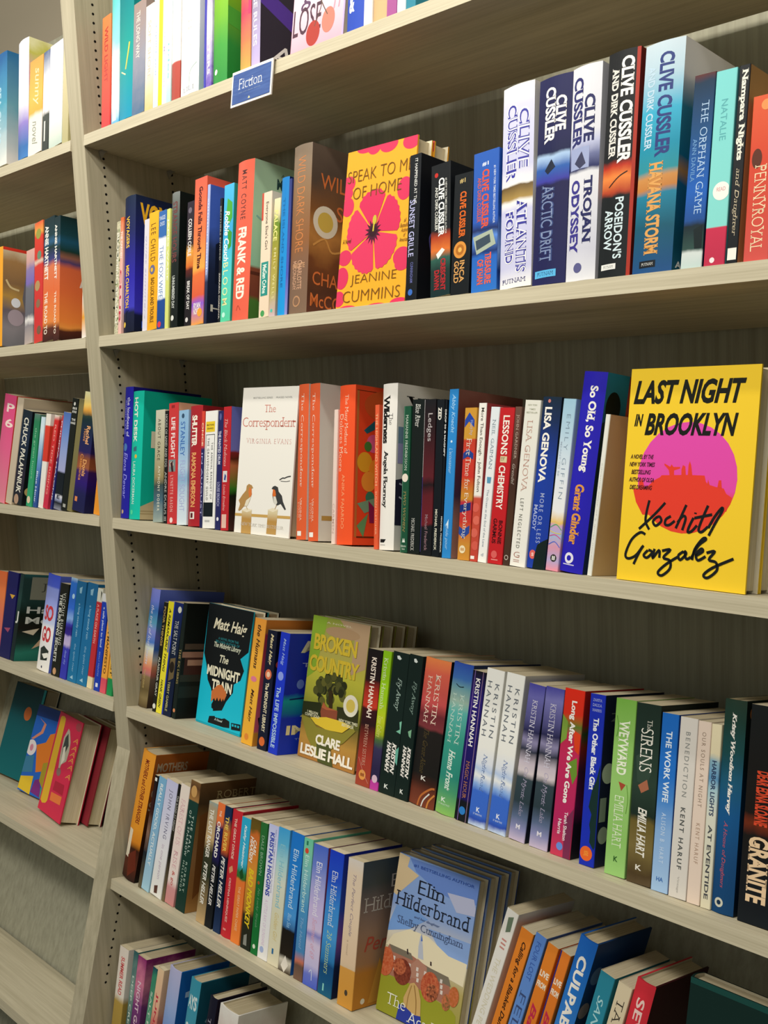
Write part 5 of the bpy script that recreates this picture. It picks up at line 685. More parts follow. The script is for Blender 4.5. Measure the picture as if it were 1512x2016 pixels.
 'E13': ('p', 'm:0 5a4a1c,.08 6a541c,.12 c86a2c,.3 d88434,.45 d89838,.7 b07c2c,.75 2c2c1c,1 1c241c;.1;40', None, [('t', 'CARL', 0.16, 0.28, 0.62, 0.3, 'f0ece0', 'bi'), ('t', 'HIAASEN', 0.14, 0.34, 0.3, 0.34, 'f0ece0', 'bi'), ('t', 'BAD MONKEY', 0.38, 0.84, 0.5, 0.5, 'e8c828', 'Bi'), ('p', [(0.3, 0.9), (0.6, 0.88), (0.65, 0.97), (0.3, 0.97)], '8a8c84')], 'burnt orange paperback with slanted yellow title'),
 'E14': ('p', 'm:0 2a6c34,.5 1c6a34,1 147434;.05;30', None, [('t', 'DALE BROWN', 0.1, 0.4, 0.5, 0.4, '8ab090', ''), ('o', 0.4, 0.46, 0.16, None, 'a8542c'), ('t', 'No Lucky Streak', 0.5, 0.8, 0.5, 0.4, '6a9a74', 'i'), ('o', 0.5, 0.94, 0.2, None, 'e0e8d4')], 'plain forest green paperback'),
 'E15': ('p', 'm:0 c0c4ec,.15 d4d8f0,.4 e8e8f0,1 f0eeec;.03;30', None, [('t', 'NEW YORK TIMES BESTSELLING AUTHOR', 0.03, 0.5, 0.78, 0.12, '8a8cb8', ''), ('t', 'KRISTAN HIGGINS', 0.06, 0.53, 0.45, 0.44, '4450b0', 'B'), ('t', 'A LITTLE RAY OF SUNSHINE', 0.56, 0.9, 0.45, 0.3, 'dcb8dc', 't'), ('o', 0.4, 0.93, 0.2, None, 'a8b8e0')], 'white paperback with bold blue author capitals'),
 'E16': ('p', 'm:0 40a0d8,.12 5ab0d8,.25 a8d4d8,.4 d8dccc,.7 dcd8b8,1 e4dcc0;.05;30', None, [('t', 'Elin Hilderbrand', 0.12, 0.58, 0.5, 0.42, '8ac4d4', ''), ('t', 'Golden Girl', 0.62, 0.82, 0.5, 0.36, 'd8c488', 'i'), ('r', 0.35, 0.88, 0.5, 0.92, '2c6c9c')], 'sea blue to cream paperback with pale blue name'),
 'E17': ('p', 'm:0 1c74cc,.3 2480d4,.6 4a98dc,.68 3c6ca0,.7 1a1814,.88 241c14,.92 d8d0c0,1 4a3c2c;.03;60', '1c5cb0', [('t', 'Elin Hilderbrand', 0.12, 0.54, 0.5, 0.42, 'c8e0f4', ''), ('t', 'Blue Sea', 0.58, 0.68, 0.5, 0.3, '9ac8ec', 'i'), ('p', [(0.2, 0.96), (0.5, 0.88), (0.8, 0.94), (0.5, 1)], 'e8e0d4')], 'bright blue paperback with a dark street scene foot'),
 'E18': ('p', 'm:0 6ac4a0,.1 7cc8a8,.25 7ab8c0,.5 4c94c8,.8 4a88bc,.87 c8745c,.9 6a5044,1 7a5c4c;.04;40', None, [('x', 'I', 0.3, 0.5, 0.035, 0.03, '2c7c60', 'b'), ('o', 0.4, 0.09, 0.2, None, 'd84a34'), ('t', 'Elin Hilderbrand', 0.12, 0.52, 0.5, 0.42, 'c8e8e4', ''), ('t', 'The Hotel', 0.56, 0.78, 0.5, 0.3, '88b0d8', 'i')], 'slim mint and blue paperback with a red dot'),
 'E19': ('p', 'm:0 4a68c8,.15 6a80d0,.3 a8a8dc,.45 c8b8e4,.6 d4c4e4,.64 8a88cc,.7 d8c8e4,.85 c8c0e4,.92 6a78d0,1 4a60c8;.06;30', '8a3c60', [('t', 'Elin Hilderbrand', 0.12, 0.5, 0.5, 0.4, 'e8e4f4', ''), ('t', 'Summer of 69', 0.52, 0.8, 0.5, 0.3, 'd8a8c0', 'i'), ('k', [(0.4, 0.9), (0.55, 0.88), (0.6, 0.95)], 0.006, 'd8e0f4')], 'lavender and blue paperback with dreamy clouds'),
 'E20': ('p', 'm:0 1c3cc0,.2 2450c8,.4 3c8cd8,.6 4898d8,.75 2c78b4,.79 144a80,.9 145484,1 186080;.04;30', 'm:0 1c2c98,.4 3450b8,.6 8a58b0,.7 5a4c98,.78 1a2c58,1 0e1c40;.06;20', [('t', 'Elin Hilderbrand', 0.14, 0.52, 0.5, 0.4, 'ecf0f4', 's'), ('t', '28 Summers', 0.55, 0.85, 0.5, 0.34, 'c8dc9c', 'is'), ('r', 0.35, 0.92, 0.45, 0.97, '8ad0c8')], 'blue paperback fading from sky to deep sea'),
 'E21': ('p', 'm:0 d4ccc4,.1 dcc8b0,.4 e4ccb0,.7 e0c4a4,.735 d8c0a0,.74 d89c48,1 d4963c;.02;20', 'm:0 3c4850,.15 4c504c,.3 7c685c,.5 9c7c64,.7 a8805c,.76 c08034,1 c88430;.08;8', [('t', 'The Perfect Couple', 0.1, 0.52, 0.48, 0.26, '9c8c94', 'i'), ('t', 'a novel', 0.55, 0.65, 0.4, 0.12, 'c0a890', ''), ('o', 0.55, 0.9, 0.1, 0.02, '4a4034'), ('T', 'Elin', 0.5, 1.0, 0.16, 0.09, 'c8bcac', 's'), ('T', 'Hilderbrand', 0.06, 1.4, 0.3, 0.1, 'c8bcac', 's'), ('T', 'Perfect', 0.12, 0.9, 0.57, 0.1, 'b0503c', 'i'), ('P', [(0.4, 0.68), (0.62, 0.98), (0.25, 0.98)], 'd8983c'), ('O', 0.16, 0.955, 0.035, None, 'e8e0d0')], 'thick sandy paperback left of the college cover'),  # front cover darkens towards the top: the shadow on it is painted in
 'E23': ('p', 'm:0 e4e0d8,.9 e8e4dc,1 dcd8cc;.05;30', None, [('p', [(0.3, 0.05), (0.7, 0.03), (0.75, 0.12), (0.4, 0.14)], '6a7a64'), ('t', 'III', 0.18, 0.24, 0.5, 0.4, 'c88a80', ''), ('t', 'THE WEDDING PEOPLE', 0.3, 0.85, 0.5, 0.4, 'd8d0b8', '')], 'white leaning paperback with small green sprig'),
 'E24': ('p', 'e0822c', None, [('t', 'Calling for a Blanket Dance', 0.08, 0.7, 0.5, 0.42, '2c1c14', 'bi')], 'orange leaning paperback with black script title'),
 'E25': ('p', 'm:0 5a84cc,1 6a94d4;.1;30', None, [('t', 'FOUR LOST', 0.05, 0.3, 0.5, 0.4, '3a5ca8', ''), ('t', 'FELINE', 0.38, 0.9, 0.5, 0.55, '3c4c78', 's')], 'cornflower blue leaning paperback'),
 'E26': ('p', 'm:0 e0822c,.5 e07c28,1 d87428;.05;30', None, [('x', 'LIVE', 0.1, 0.9, 0.2, 0.04, 'f0e4d0', 'B'), ('x', 'FROM', 0.1, 0.9, 0.27, 0.04, 'f0e4d0', 'B'), ('t', 'Back', 0.4, 0.72, 0.5, 0.5, 'c02c4c', 'bi'), ('t', 'Again', 0.75, 0.97, 0.5, 0.5, '4a2c9c', 'bi')], 'left of the two orange paperbacks with pink script'),
 'E27': ('p', 'm:0 e07c2c,.5 dc7828,1 d87428;.05;30', None, [('r', 0, 0, 0.14, 1, '2a2c7c'), ('x', 'LIVE', 0.2, 0.95, 0.2, 0.04, 'f0e4d0', 'B'), ('x', 'FROM', 0.2, 0.95, 0.27, 0.04, 'f0e4d0', 'B'), ('t', 'Back', 0.4, 0.72, 0.55, 0.5, 'c02c4c', 'bi')], 'right of the two orange paperbacks with pink script'),
 'E28': ('h', 'm:0 1c60b8,.3 2470c4,.6 3c80cc,1 4c8cd4;.08;20', 'm:0 1c3c68,.2 2a4a78,.4 24405c,1 1c2c48;.2;24', [('t', 'CULPABILITY', 0.1, 0.78, 0.5, 0.5, 'ece8e0', 'B'), ('O', 0.15, 0.2, 0.1, None, '7a88a0'), ('O', 0.1, 0.4, 0.09, None, 'b08878'), ('O', 0.14, 0.6, 0.09, None, '98a0b0')], 'blue hardcover with large white capitals leaning right'),
 'E29': ('p', 'm:0 2a7f94,.5 2c88a0,1 2c94a4;.08;20', None, [('t', 'SAN MIGUEL', 0.15, 0.75, 0.5, 0.4, 'a8d4d8', 'i')], 'teal paperback right of the blue capitals hardcover'),
 'E30': ('p', 'd8c8a8', None, [('t', 'TAO', 0.1, 0.35, 0.5, 0.5, '3a342c', 's'), ('t', 'OF DUSK', 0.45, 0.9, 0.5, 0.4, 'a89470', '')], 'cream paperback between teal and red spines'),
 'E31': ('h', 'm:0 d0303c,1 cc2c38;.05;20', '3a1418', [('t', 'SEVEN', 0.1, 0.5, 0.5, 0.42, 'ecc8c0', 'b'), ('t', 'SISTERS', 0.55, 0.95, 0.5, 0.42, 'ecc8c0', 'b')], 'bright red hardcover near the lower right corner'),
 'F01': ('p', 'm:0 e8dcd0,.4 ece4d8,.46 b89a4c,.8 a88c44,1 c88a5c;.05;30', None, [('t', 'SUMMER READ', 0.08, 0.4, 0.5, 0.4, 'd85a5c', 'b')], 'white and olive paperback against the upright'),
 'F02': ('p', 'm:0 2c5c60,.3 7a9a90,.6 3c5c58,1 2a4a54;.3;40', None, [('t', 'DEEP CREEK', 0.2, 0.7, 0.5, 0.4, 'c8d8cc', 'b')], 'grey green paperback second from the upright'),
 'F03': ('p', 'm:0 8a2c6c,.2 d8809c,.4 7a3c78,.7 4a2c5c,1 3a3058;.3;40', None, [('t', 'NIGHT GARDEN', 0.2, 0.8, 0.5, 0.4, 'e8c8d8', 'b')], 'plum and pink paperback'),
 'F04': ('p', 'm:0 14405c,.1 3a8a6c,.5 6aa888,.8 1c4c54,1 c8b48c;.2;40', None, [('t', 'SALT MARSH', 0.2, 0.75, 0.5, 0.4, 'c8dcc8', 'b')], 'green and navy paperback'),
 'F05': ('p', 'm:0 e8c8a0,.3 e8b898,.5 c84a54,1 d88a9c;.2;40', None, [('t', 'JUNE', 0.2, 0.5, 0.5, 0.4, 'c83a4c', 'b')], 'slim cream and rose paperback'),
 'F06': ('h', 'm:0 b8b8dc,.3 9ab0e0,.6 4a88d0,1 6a90d8;.15;20', 'm:0 1c68b8,.5 1c64b4,1 1c60b0;.05;20', [('P', [(0.14, 0.16), (0.4, 0.14), (0.4, 0.19), (0.3, 0.19), (0.3, 0.4), (0.24, 0.4), (0.24, 0.2), (0.14, 0.2)], 'b8d0e8'), ('O', 0.2, 0.6, 0.1, None, 'a8c4e4')], 'blue hardcover with pale letter on its cover'),
 'F07': ('h', 'm:0 3c94ac,.5 4a9cb4,1 3c88a4;.1;20', 'm:0 1c5c70,.5 1a586c,1 184c60;.1;20', [('x', 'AYS', 0.1, 0.9, 0.16, 0.1, 'd8e8e8', 'B'), ('x', 'S2', 0.15, 0.85, 0.36, 0.1, 'd8e8e8', 'B'), ('K', [(0.2, 0.3), (0.4, 0.2), (0.6, 0.26)], 0.02, '8ab0bc')], 'teal hardcover with large white letters'),
 'F08': ('h', '1c1c2c', '241c2c', [('t', 'THE VANISHING', 0.15, 0.85, 0.5, 0.4, 'b0a8b8', 's')], 'slim dark navy hardcover'),
 'F09': ('h', 'm:0 e8e4dc,.2 d8c8c0,.4 e8e4e0,1 d8c4b8;.2;50', None, [('p', [(0.6, 0.1), (1, 0.06), (1, 0.2), (0.7, 0.22)], 'c82c4c'), ('t', 'WILDCARD', 0.15, 0.8, 0.35, 0.3, '3a3c50', 'b')], 'thick white book with broad page edges'),
 'LA1': ('h', 'm:0 1c5c94,.2 2c78a4,.5 3c90a8,1 d8d8d0;.3;20', 'm:0 2c6c9c,.5 6a9ca8,1 e0d8cc;.2;20', [('t', 'SEA GLASS', 0.3, 0.8, 0.5, 0.3, 'a8c8d4', 'b')], 'blue and white hardcover at the far left edge'),
 'LA2': ('h', 'm:0 f0f0f4,.3 e4e4f0,.5 f2f0ec,.7 8a78c0,.9 2c68a8,1 3c78b8;.1;20', 'm:0 e8e4b0,.1 c8c45c,.3 d8a8b8,.5 e8d8a0,.8 d8b84c,1 c8d0b0;.3;20', [], 'tall white and blue hardcover with yellow green cover'),
 'LA3': ('p', 'm:0 e0a04c,.4 e8b44c,.55 e8a83c,.6 ece0d4,1 ece4d8;.1;20', None, [('t', 'sunny', 0.1, 0.5, 0.5, 0.4, 'f0d8a8', 'i'), ('t', 'novel', 0.65, 0.9, 0.5, 0.4, '8a9080', 'i')], 'orange and white paperback beside the tall white hardcover'),
 'LA4': ('p', 'm:0 5a6a8c,.3 e8e8ec,.6 ece8e4,.65 3a4038,1 2c3430;.15;40', None, [('r', 0.3, 0.7, 0.5, 0.9, 'd8d8d0')], 'white paperback with dark brush marks at foot'),
 'LA5': ('p', 'm:0 d8d8e8,.3 f0f0ec,.7 f0eee4,1 b8c8bc;.08;20', None, [('t', 'LIGHT', 0.3, 0.7, 0.5, 0.4, 'd8dce0', '')], 'plain white paperback near the left upright'),
 'LA6': ('p', 'm:0 d8d0a8,.5 c8bc90,1 b0a878;.1;30', None, [], 'slim khaki paperback touching the upright'),
 'LB1': ('h', 'e8a030', 'm:0 e0d0b0,.15 a88050,.35 8a6a48,.5 b89048,.65 6a6068,.8 8a8488,1 6a6a70;.25;12', [('R', 0, 0, 1, 0.03, 'd83a28'), ('P', [(0.35, 0.25), (0.5, 0.12), (0.8, 0.2), (1, 0.5), (1, 0.9), (0.4, 0.8), (0.3, 0.5)], '6a6870'), ('P', [(0.35, 0.4), (0.6, 0.3), (0.8, 0.4), (0.4, 0.48)], '7a68b8'), ('O', 0.2, 0.55, 0.07, None, 'e4e4e8'), ('O', 0.2, 0.7, 0.12, None, 'a898a0'), ('K', [(0.05, 0.33), (0.12, 0.4), (0.25, 0.42)], 0.02, 'd8c08c')], 'hardcover with a fairground painted cover at the left edge'),
 'LB2': ('p', 'm:0 d8a89c,.12 c89c98,.2 8a7aa8,.35 7a68b0,.4 6c6c74,.7 64646c,.75 e0dcd8,.8 8a8488,1 b8a8a0;.1;40', None, [], 'grey and mauve paperback left of the red spine'),
 'LB3': ('p', 'm:0 e05c3c,.08 e8a048,.12 d84030,.3 cc3a30,.33 d8c4b0,.36 d03c34,.8 cc3434,1 d04038;.04;40', None, [('o', 0.5, 0.1, 0.3, None, '9a9a48'), ('o', 0.6, 0.28, 0.25, None, '6a8a70'), ('o', 0.4, 0.53, 0.3, None, 'b09060'), ('o', 0.5, 0.68, 0.25, None, '8a6a50'), ('o', 0.6, 0.9, 0.25, None, '7a5a44')], 'red paperback with small olive dots'),
 'LB4': ('p', 'm:0 1c3034,.15 1c3c44,.2 2c5c80,.25 183430,.35 3a3c78,.4 d87850,.6 dc6c3c,.85 e08440,.9 5a2c20,1 3a1c18;.04;30', None, [('t', 'ANNIE HARTNETT', 0.06, 0.5, 0.3, 0.34, 'f0ece4', 'B'), ('t', 'THE ROAD TO', 0.6, 0.94, 0.3, 0.3, 'f4e4d0', 'b')], 'left of the two teal to orange sunset novels'),
 'LB5': ('p', 'm:0 1c3034,.15 1c3c44,.2 2c5c80,.25 183430,.35 3a3c78,.4 d87850,.6 dc6c3c,.85 e08440,.9 5a2c20,1 3a1c18;.04;30', 'm:0 142c2c,.15 184048,.2 1c5068,.28 163830,.33 8a5a48,.37 4a3c68,.42 d0643c,.6 d86a38,.85 e08038,.89 e09040,.92 4a2418,1 2c1814;.06;16', [('t', 'ANNIE HARTNETT', 0.06, 0.5, 0.3, 0.4, 'f0ece4', 'B'), ('t', 'THE ROAD TO', 0.6, 0.94, 0.3, 0.34, 'f4e4d0', 'b'), ('T', 'AN', 0.32, 0.66, 0.49, 0.13, 'd8d0c4', 'b'), ('T', 'E', 0.52, 0.66, 0.73, 0.12, 'd8c0a8', 'b'), ('T', 'R', 0.44, 0.6, 0.9, 0.13, 'e0d4c4', 'b'), ('O', 0.46, 0.35, 0.1, 0.035, 'd8604c')], 'right sunset novel with white capitals on its cover'),
 'LB6': ('p', 'm:0 e8d8cc,.45 ecdcd0,.5 e8a848,.6 ece0d4,.8 e8a030,1 ece4dc;.03;60', None, [], 'white paperback with orange dots squeezed by upright'),
 'LC1': ('h', 'm:0 d8487c,.5 e0608c,1 dc8494;.1;20', 'e03c30', [('x', 'P', 0.4, 0.95, 0.12, 0.08, 'f0d8d0', 'b'), ('x', '6', 0.4, 0.95, 0.26, 0.08, 'f4dcd0', 'b')], 'pink hardcover with red edge at the far left'),
 'LC2': ('p', 'c8b8a0', None, [], 'thin beige paperback right of the pink hardcover'),
 'LC3': ('p', 'm:0 16222c,.3 1c2c44,.5 14202c,.7 2a2434,1 1c2428;.2;40', '14181c', [('t', 'CHUCK PALAHNIUK', 0.08, 0.88, 0.5, 0.5, 'e4e0d0', 'b'), ('o', 0.4, 0.95, 0.25, None, 'b09078'), ('O', 0.12, 0.85, 0.1, 0.05, 'd8b878')], 'black paperback with stacked white capitals'),
 'LC4': ('p', 'm:0 5a7a70,.08 2a7c54,.5 2c9464,1 34a070;.04;30', None, [('t', 'the green hours', 0.15, 0.7, 0.5, 0.4, '8ac8a0', ''), ('o', 0.4, 0.93, 0.3, None, 'e0c8a8')], 'green paperback beside the black capitals'),
 'LC5': ('p', 'm:0 c8e0ec,.15 d8e8ec,.3 a8c8e0,.5 6a98d0,.7 3c60a8,1 2c4c90;.1;30', None, [('t', 'Blue Hour', 0.6, 0.95, 0.4, 0.4, 'd8e4f0', 'b')], 'pale to dark blue slim paperback'),
 'LC6': ('p', 'm:0 ece4d8,.12 ece4d8,.13 d8402c,.5 d43c2c,.51 ece8e0,1 eae4da;.01;60', None, [], 'white paperback with a broad orange red block'),
 'LC7': ('p', 'm:0 e0d8cc,.05 d02c2c,.5 cc2c30,1 c8304c;.06;40', None, [('t', 'RED TIDE RISING', 0.1, 0.85, 0.5, 0.4, 'e88a80', 'b')], 'red paperback left of the navy spine'),
 'LC8': ('p', 'm:0 b83c3c,.1 c83c40,.4 8a3050,.5 283078,1 242c70;.15;40', None, [('t', 'PHILIPPA MALONE', 0.06, 0.9, 0.4, 0.5, 'dcd8e4', 'b')], 'red to navy slim paperback with white capitals'),
 'LC9': ('p', 'm:0 4c6cb0,.2 6a8ac8,.4 90a0d0,.6 a4a8d0,.62 101820,.84 141c24,.86 d8d8e0,.9 9098b8,.93 0e161c,1 8a8c9c;.02;40', None, [('x', 'E', 0.3, 0.7, 0.87, 0.04, '2a3040', 'B')], 'lavender blue paperback with black lower band'),
 'LC10': ('p', '161a14', None, [('o', 0.45, 0.05, 0.15, None, 'd8d8d0'), ('x', 'III', 0.2, 0.85, 0.09, 0.02, 'd8d8d0', 'b'), ('x', 'III', 0.2, 0.85, 0.12, 0.02, 'd0d0c8', 'b'), ('x', 'THE', 0.2, 0.85, 0.19, 0.02, 'd8d8d0', 'b'), ('x', 'HARE', 0.1, 0.9, 0.22, 0.02, 'd8d8d0', 'b'), ('r', 0.3, 0.94, 0.75, 0.97, 'a8a8a0')], 'black paperback with tiny white stacked words'),
 'LC11': ('p', '7a7248', None, [], 'thin olive paperback left of the dusk novel'),
 'LC12': ('p', 'm:0 e8e4b0,.1 f0d070,.15 e0a040,.2 2a3c34,.23 142c30,.4 1c2450,.5 241c58,.55 8a4c30,.63 9a5838,.66 3a1c60,.75 2c1470,.85 1c1c50,1 1a1c48;.04;30', None, [('t', 'Rachel', 0.28, 0.43, 0.62, 0.3, 'f0b078', 'b'), ('t', 'Howe', 0.31, 0.41, 0.38, 0.2, 'e09858', ''), ('t', 'Donis', 0.56, 0.7, 0.62, 0.3, 'e8a868', 'b'), ('t', 'Casablanca', 0.52, 0.74, 0.35, 0.22, 'e89848', ''), ('r', 0.15, 0.88, 0.35, 0.92, 'e08850')], 'thick night blue book with sunset top by upright'),
 'LC13': ('p', 'e8952c', None, [], 'orange book sliver touching the left of the upright'),
 'LD1': ('p', 'm:0 e8703c,.3 e88048,.7 d87068,1 b8507c;.1;20', None, [], 'salmon orange book at the left edge'),
 'LD2': ('p', 'm:0 1c1c60,.5 201c58,1 1a1c54;.1;20', '1a1a58', [('p', [(0.4, 0.26), (0.9, 0.26), (0.65, 0.31)], 'd8a83c'), ('p', [(0.2, 0.66), (0.8, 0.64), (0.6, 0.7)], 'a04868')], 'navy paperback with a small golden triangle'),
 'LD3': ('p', 'm:0 1c3434,.3 22403c,.6 1a2420,1 162c30;.1;20', 'm:0 2c6060,.05 2a4440,.3 24403c,.45 142018,.62 1c1814,.8 1c3a34,.9 2a7868,1 1c6458;.1;12', [('R', 0.15, 0.03, 0.98, 0.29, '8a8a78'), ('P', [(0.08, 0.66), (0.4, 0.62), (0.3, 0.7)], 'd8c8b0'), ('P', [(0.6, 0.62), (0.75, 0.64), (0.45, 0.82), (0.3, 0.86)], 'c8a888'), ('x', 'J', 0.2, 0.9, 0.5, 0.14, 'd8d8d0', 'b'), ('T', 'Jean', 0.35, 0.95, 0.15, 0.1, '4a4a44', 's'), ('T', 'Hanff', 0.12, 1.0, 0.41, 0.08, 'd8d8d0', 'b'), ('T', 'Mood', 0.12, 1.0, 0.53, 0.08, 'd8d8d0', 'b')], 'dark paperback whose cover shows a pale title panel'),
 'LD4': ('h', 'm:0 3c50c8,.12 4c60d0,.14 8a98e0,.3 9aa4e4,.5 c8d0ec,.55 f0eef0,1 f2eee8;.02;40', '5a6cd0', [('x', 'SO', 0.18, 0.85, 0.4, 0.16, 'c83a40', 'Bn'), ('x', 'GO', 0.18, 0.85, 0.62, 0.16, 'c83a40', 'Bn'), ('p', [(0.2, 0.78), (0.5, 0.74), (0.85, 0.78), (0.8, 0.88), (0.3, 0.9)], '2c3430'), ('p', [(0.4, 0.83), (0.8, 0.8), (0.9, 0.84), (0.6, 0.87)], 'f0eee4'), ('o', 0.5, 0.96, 0.05, None, '2c2c50')], 'blue and white hardcover with tall red letters'),
 'LD5': ('p', '1a1c14', None, [('t', 'THE BURNING SECRETS', 0.12, 0.85, 0.26, 0.32, 'e0e0d4', 'b'), ('t', 'VICIOUS BURNING', 0.1, 0.66, 0.62, 0.34, 'd8d8cc', 'w'), ('o', 0.4, 0.95, 0.2, None, 'c89a70')], 'black paperback with two lines of white capitals'),
 'LD6': ('p', 'm:0 a8c8e0,.05 2c70d0,.3 3068d0,.4 8ab0e8,.46 3c3cb0,.5 2c1c80,.56 3a2890,.58 b8a8dc,.66 c8b8e0,.7 3c3cb4,1 3438b0;.05;50', None, [('t', 'deep sky', 0.72, 0.86, 0.5, 0.4, '8a9ce8', ''), ('o', 0.7, 0.18, 0.2, None, 'b8dcf4')], 'violet blue paperback with pale cloud shapes'),
 'LD7': ('p', 'm:0 1c6494,.5 1c6ca0,1 1c74a4;.05;20', None, [('t', 'a long steady rain', 0.22, 0.55, 0.5, 0.26, '9cc8e0', ''), ('t', 'the quiet river', 0.62, 0.9, 0.5, 0.26, '8ab8d8', ''), ('p', [(0.35, 0.07), (0.65, 0.05), (0.6, 0.12), (0.4, 0.12)], '8ab8d0'), ('p', [(0.3, 0.96), (0.6, 0.93), (0.65, 0.97)], '9cc4d8')], 'left of the two matching teal blue paperbacks'),
 'LD8': ('p', 'm:0 1c6494,.5 1c6ca0,1 1c74a4;.05;20', None, [('t', 'a long steady rain', 0.22, 0.55, 0.5, 0.26, '9cc8e0', ''), ('t', 'the quiet river', 0.62, 0.9, 0.5, 0.26, '8ab8d8', ''), ('p', [(0.35, 0.07), (0.65, 0.05), (0.6, 0.12), (0.4, 0.12)], '8ab8d0'), ('p', [(0.3, 0.96), (0.6, 0.93), (0.65, 0.97)], '9cc4d8')], 'right of the two matching teal blue paperbacks'),
 'LD9': ('p', 'm:0 d8d8c8,.13 d8d8c8,.14 c02c34,.88 c03038,.89 ecdcb0,1 ecdcb0;.005;60', None, [('t', 'A PLACE ON EARTH', 0.16, 0.55, 0.45, 0.42, 'e8a8a0', 'b'), ('p', [(0.7, 0.02), (0.95, 0.04), (0.8, 0.12)], '2c2c28')], 'red paperback with cream top and foot'),
 'LD10': ('p', 'm:0 e0e0e0,.08 e0e0e0,.09 1c40b8,1 1c3cb0;.005;60', None, [('t', 'a safe place to land', 0.14, 0.55, 0.5, 0.4, 'c8d4f0', 'b'), ('t', 'MOLLY PRENTISS', 0.6, 0.85, 0.5, 0.24, '8a9ce0', ''), ('r', 0.3, 0.92, 0.7, 0.96, 'e0e4f4')], 'bright blue paperback with white lower case title'),
 'LD11': ('p', 'm:0 f0a848,.84 f0a840,.85 d85064,1 e05868;.005;60', None, [('t', 'AMMON MANIFESTO', 0.1, 0.8, 0.5, 0.42, '5a3c14', 'b')], 'orange paperback with a coral foot'),
 'LD12': ('p', 'm:0 e8b440,.82 e8b03c,.83 1c8a4c,1 1c9050;.005;60', None, [('t', 'NORTHWEST', 0.2, 0.8, 0.5, 0.4, '5a4014', 'b')], 'orange paperback with a green foot by upright'),
}
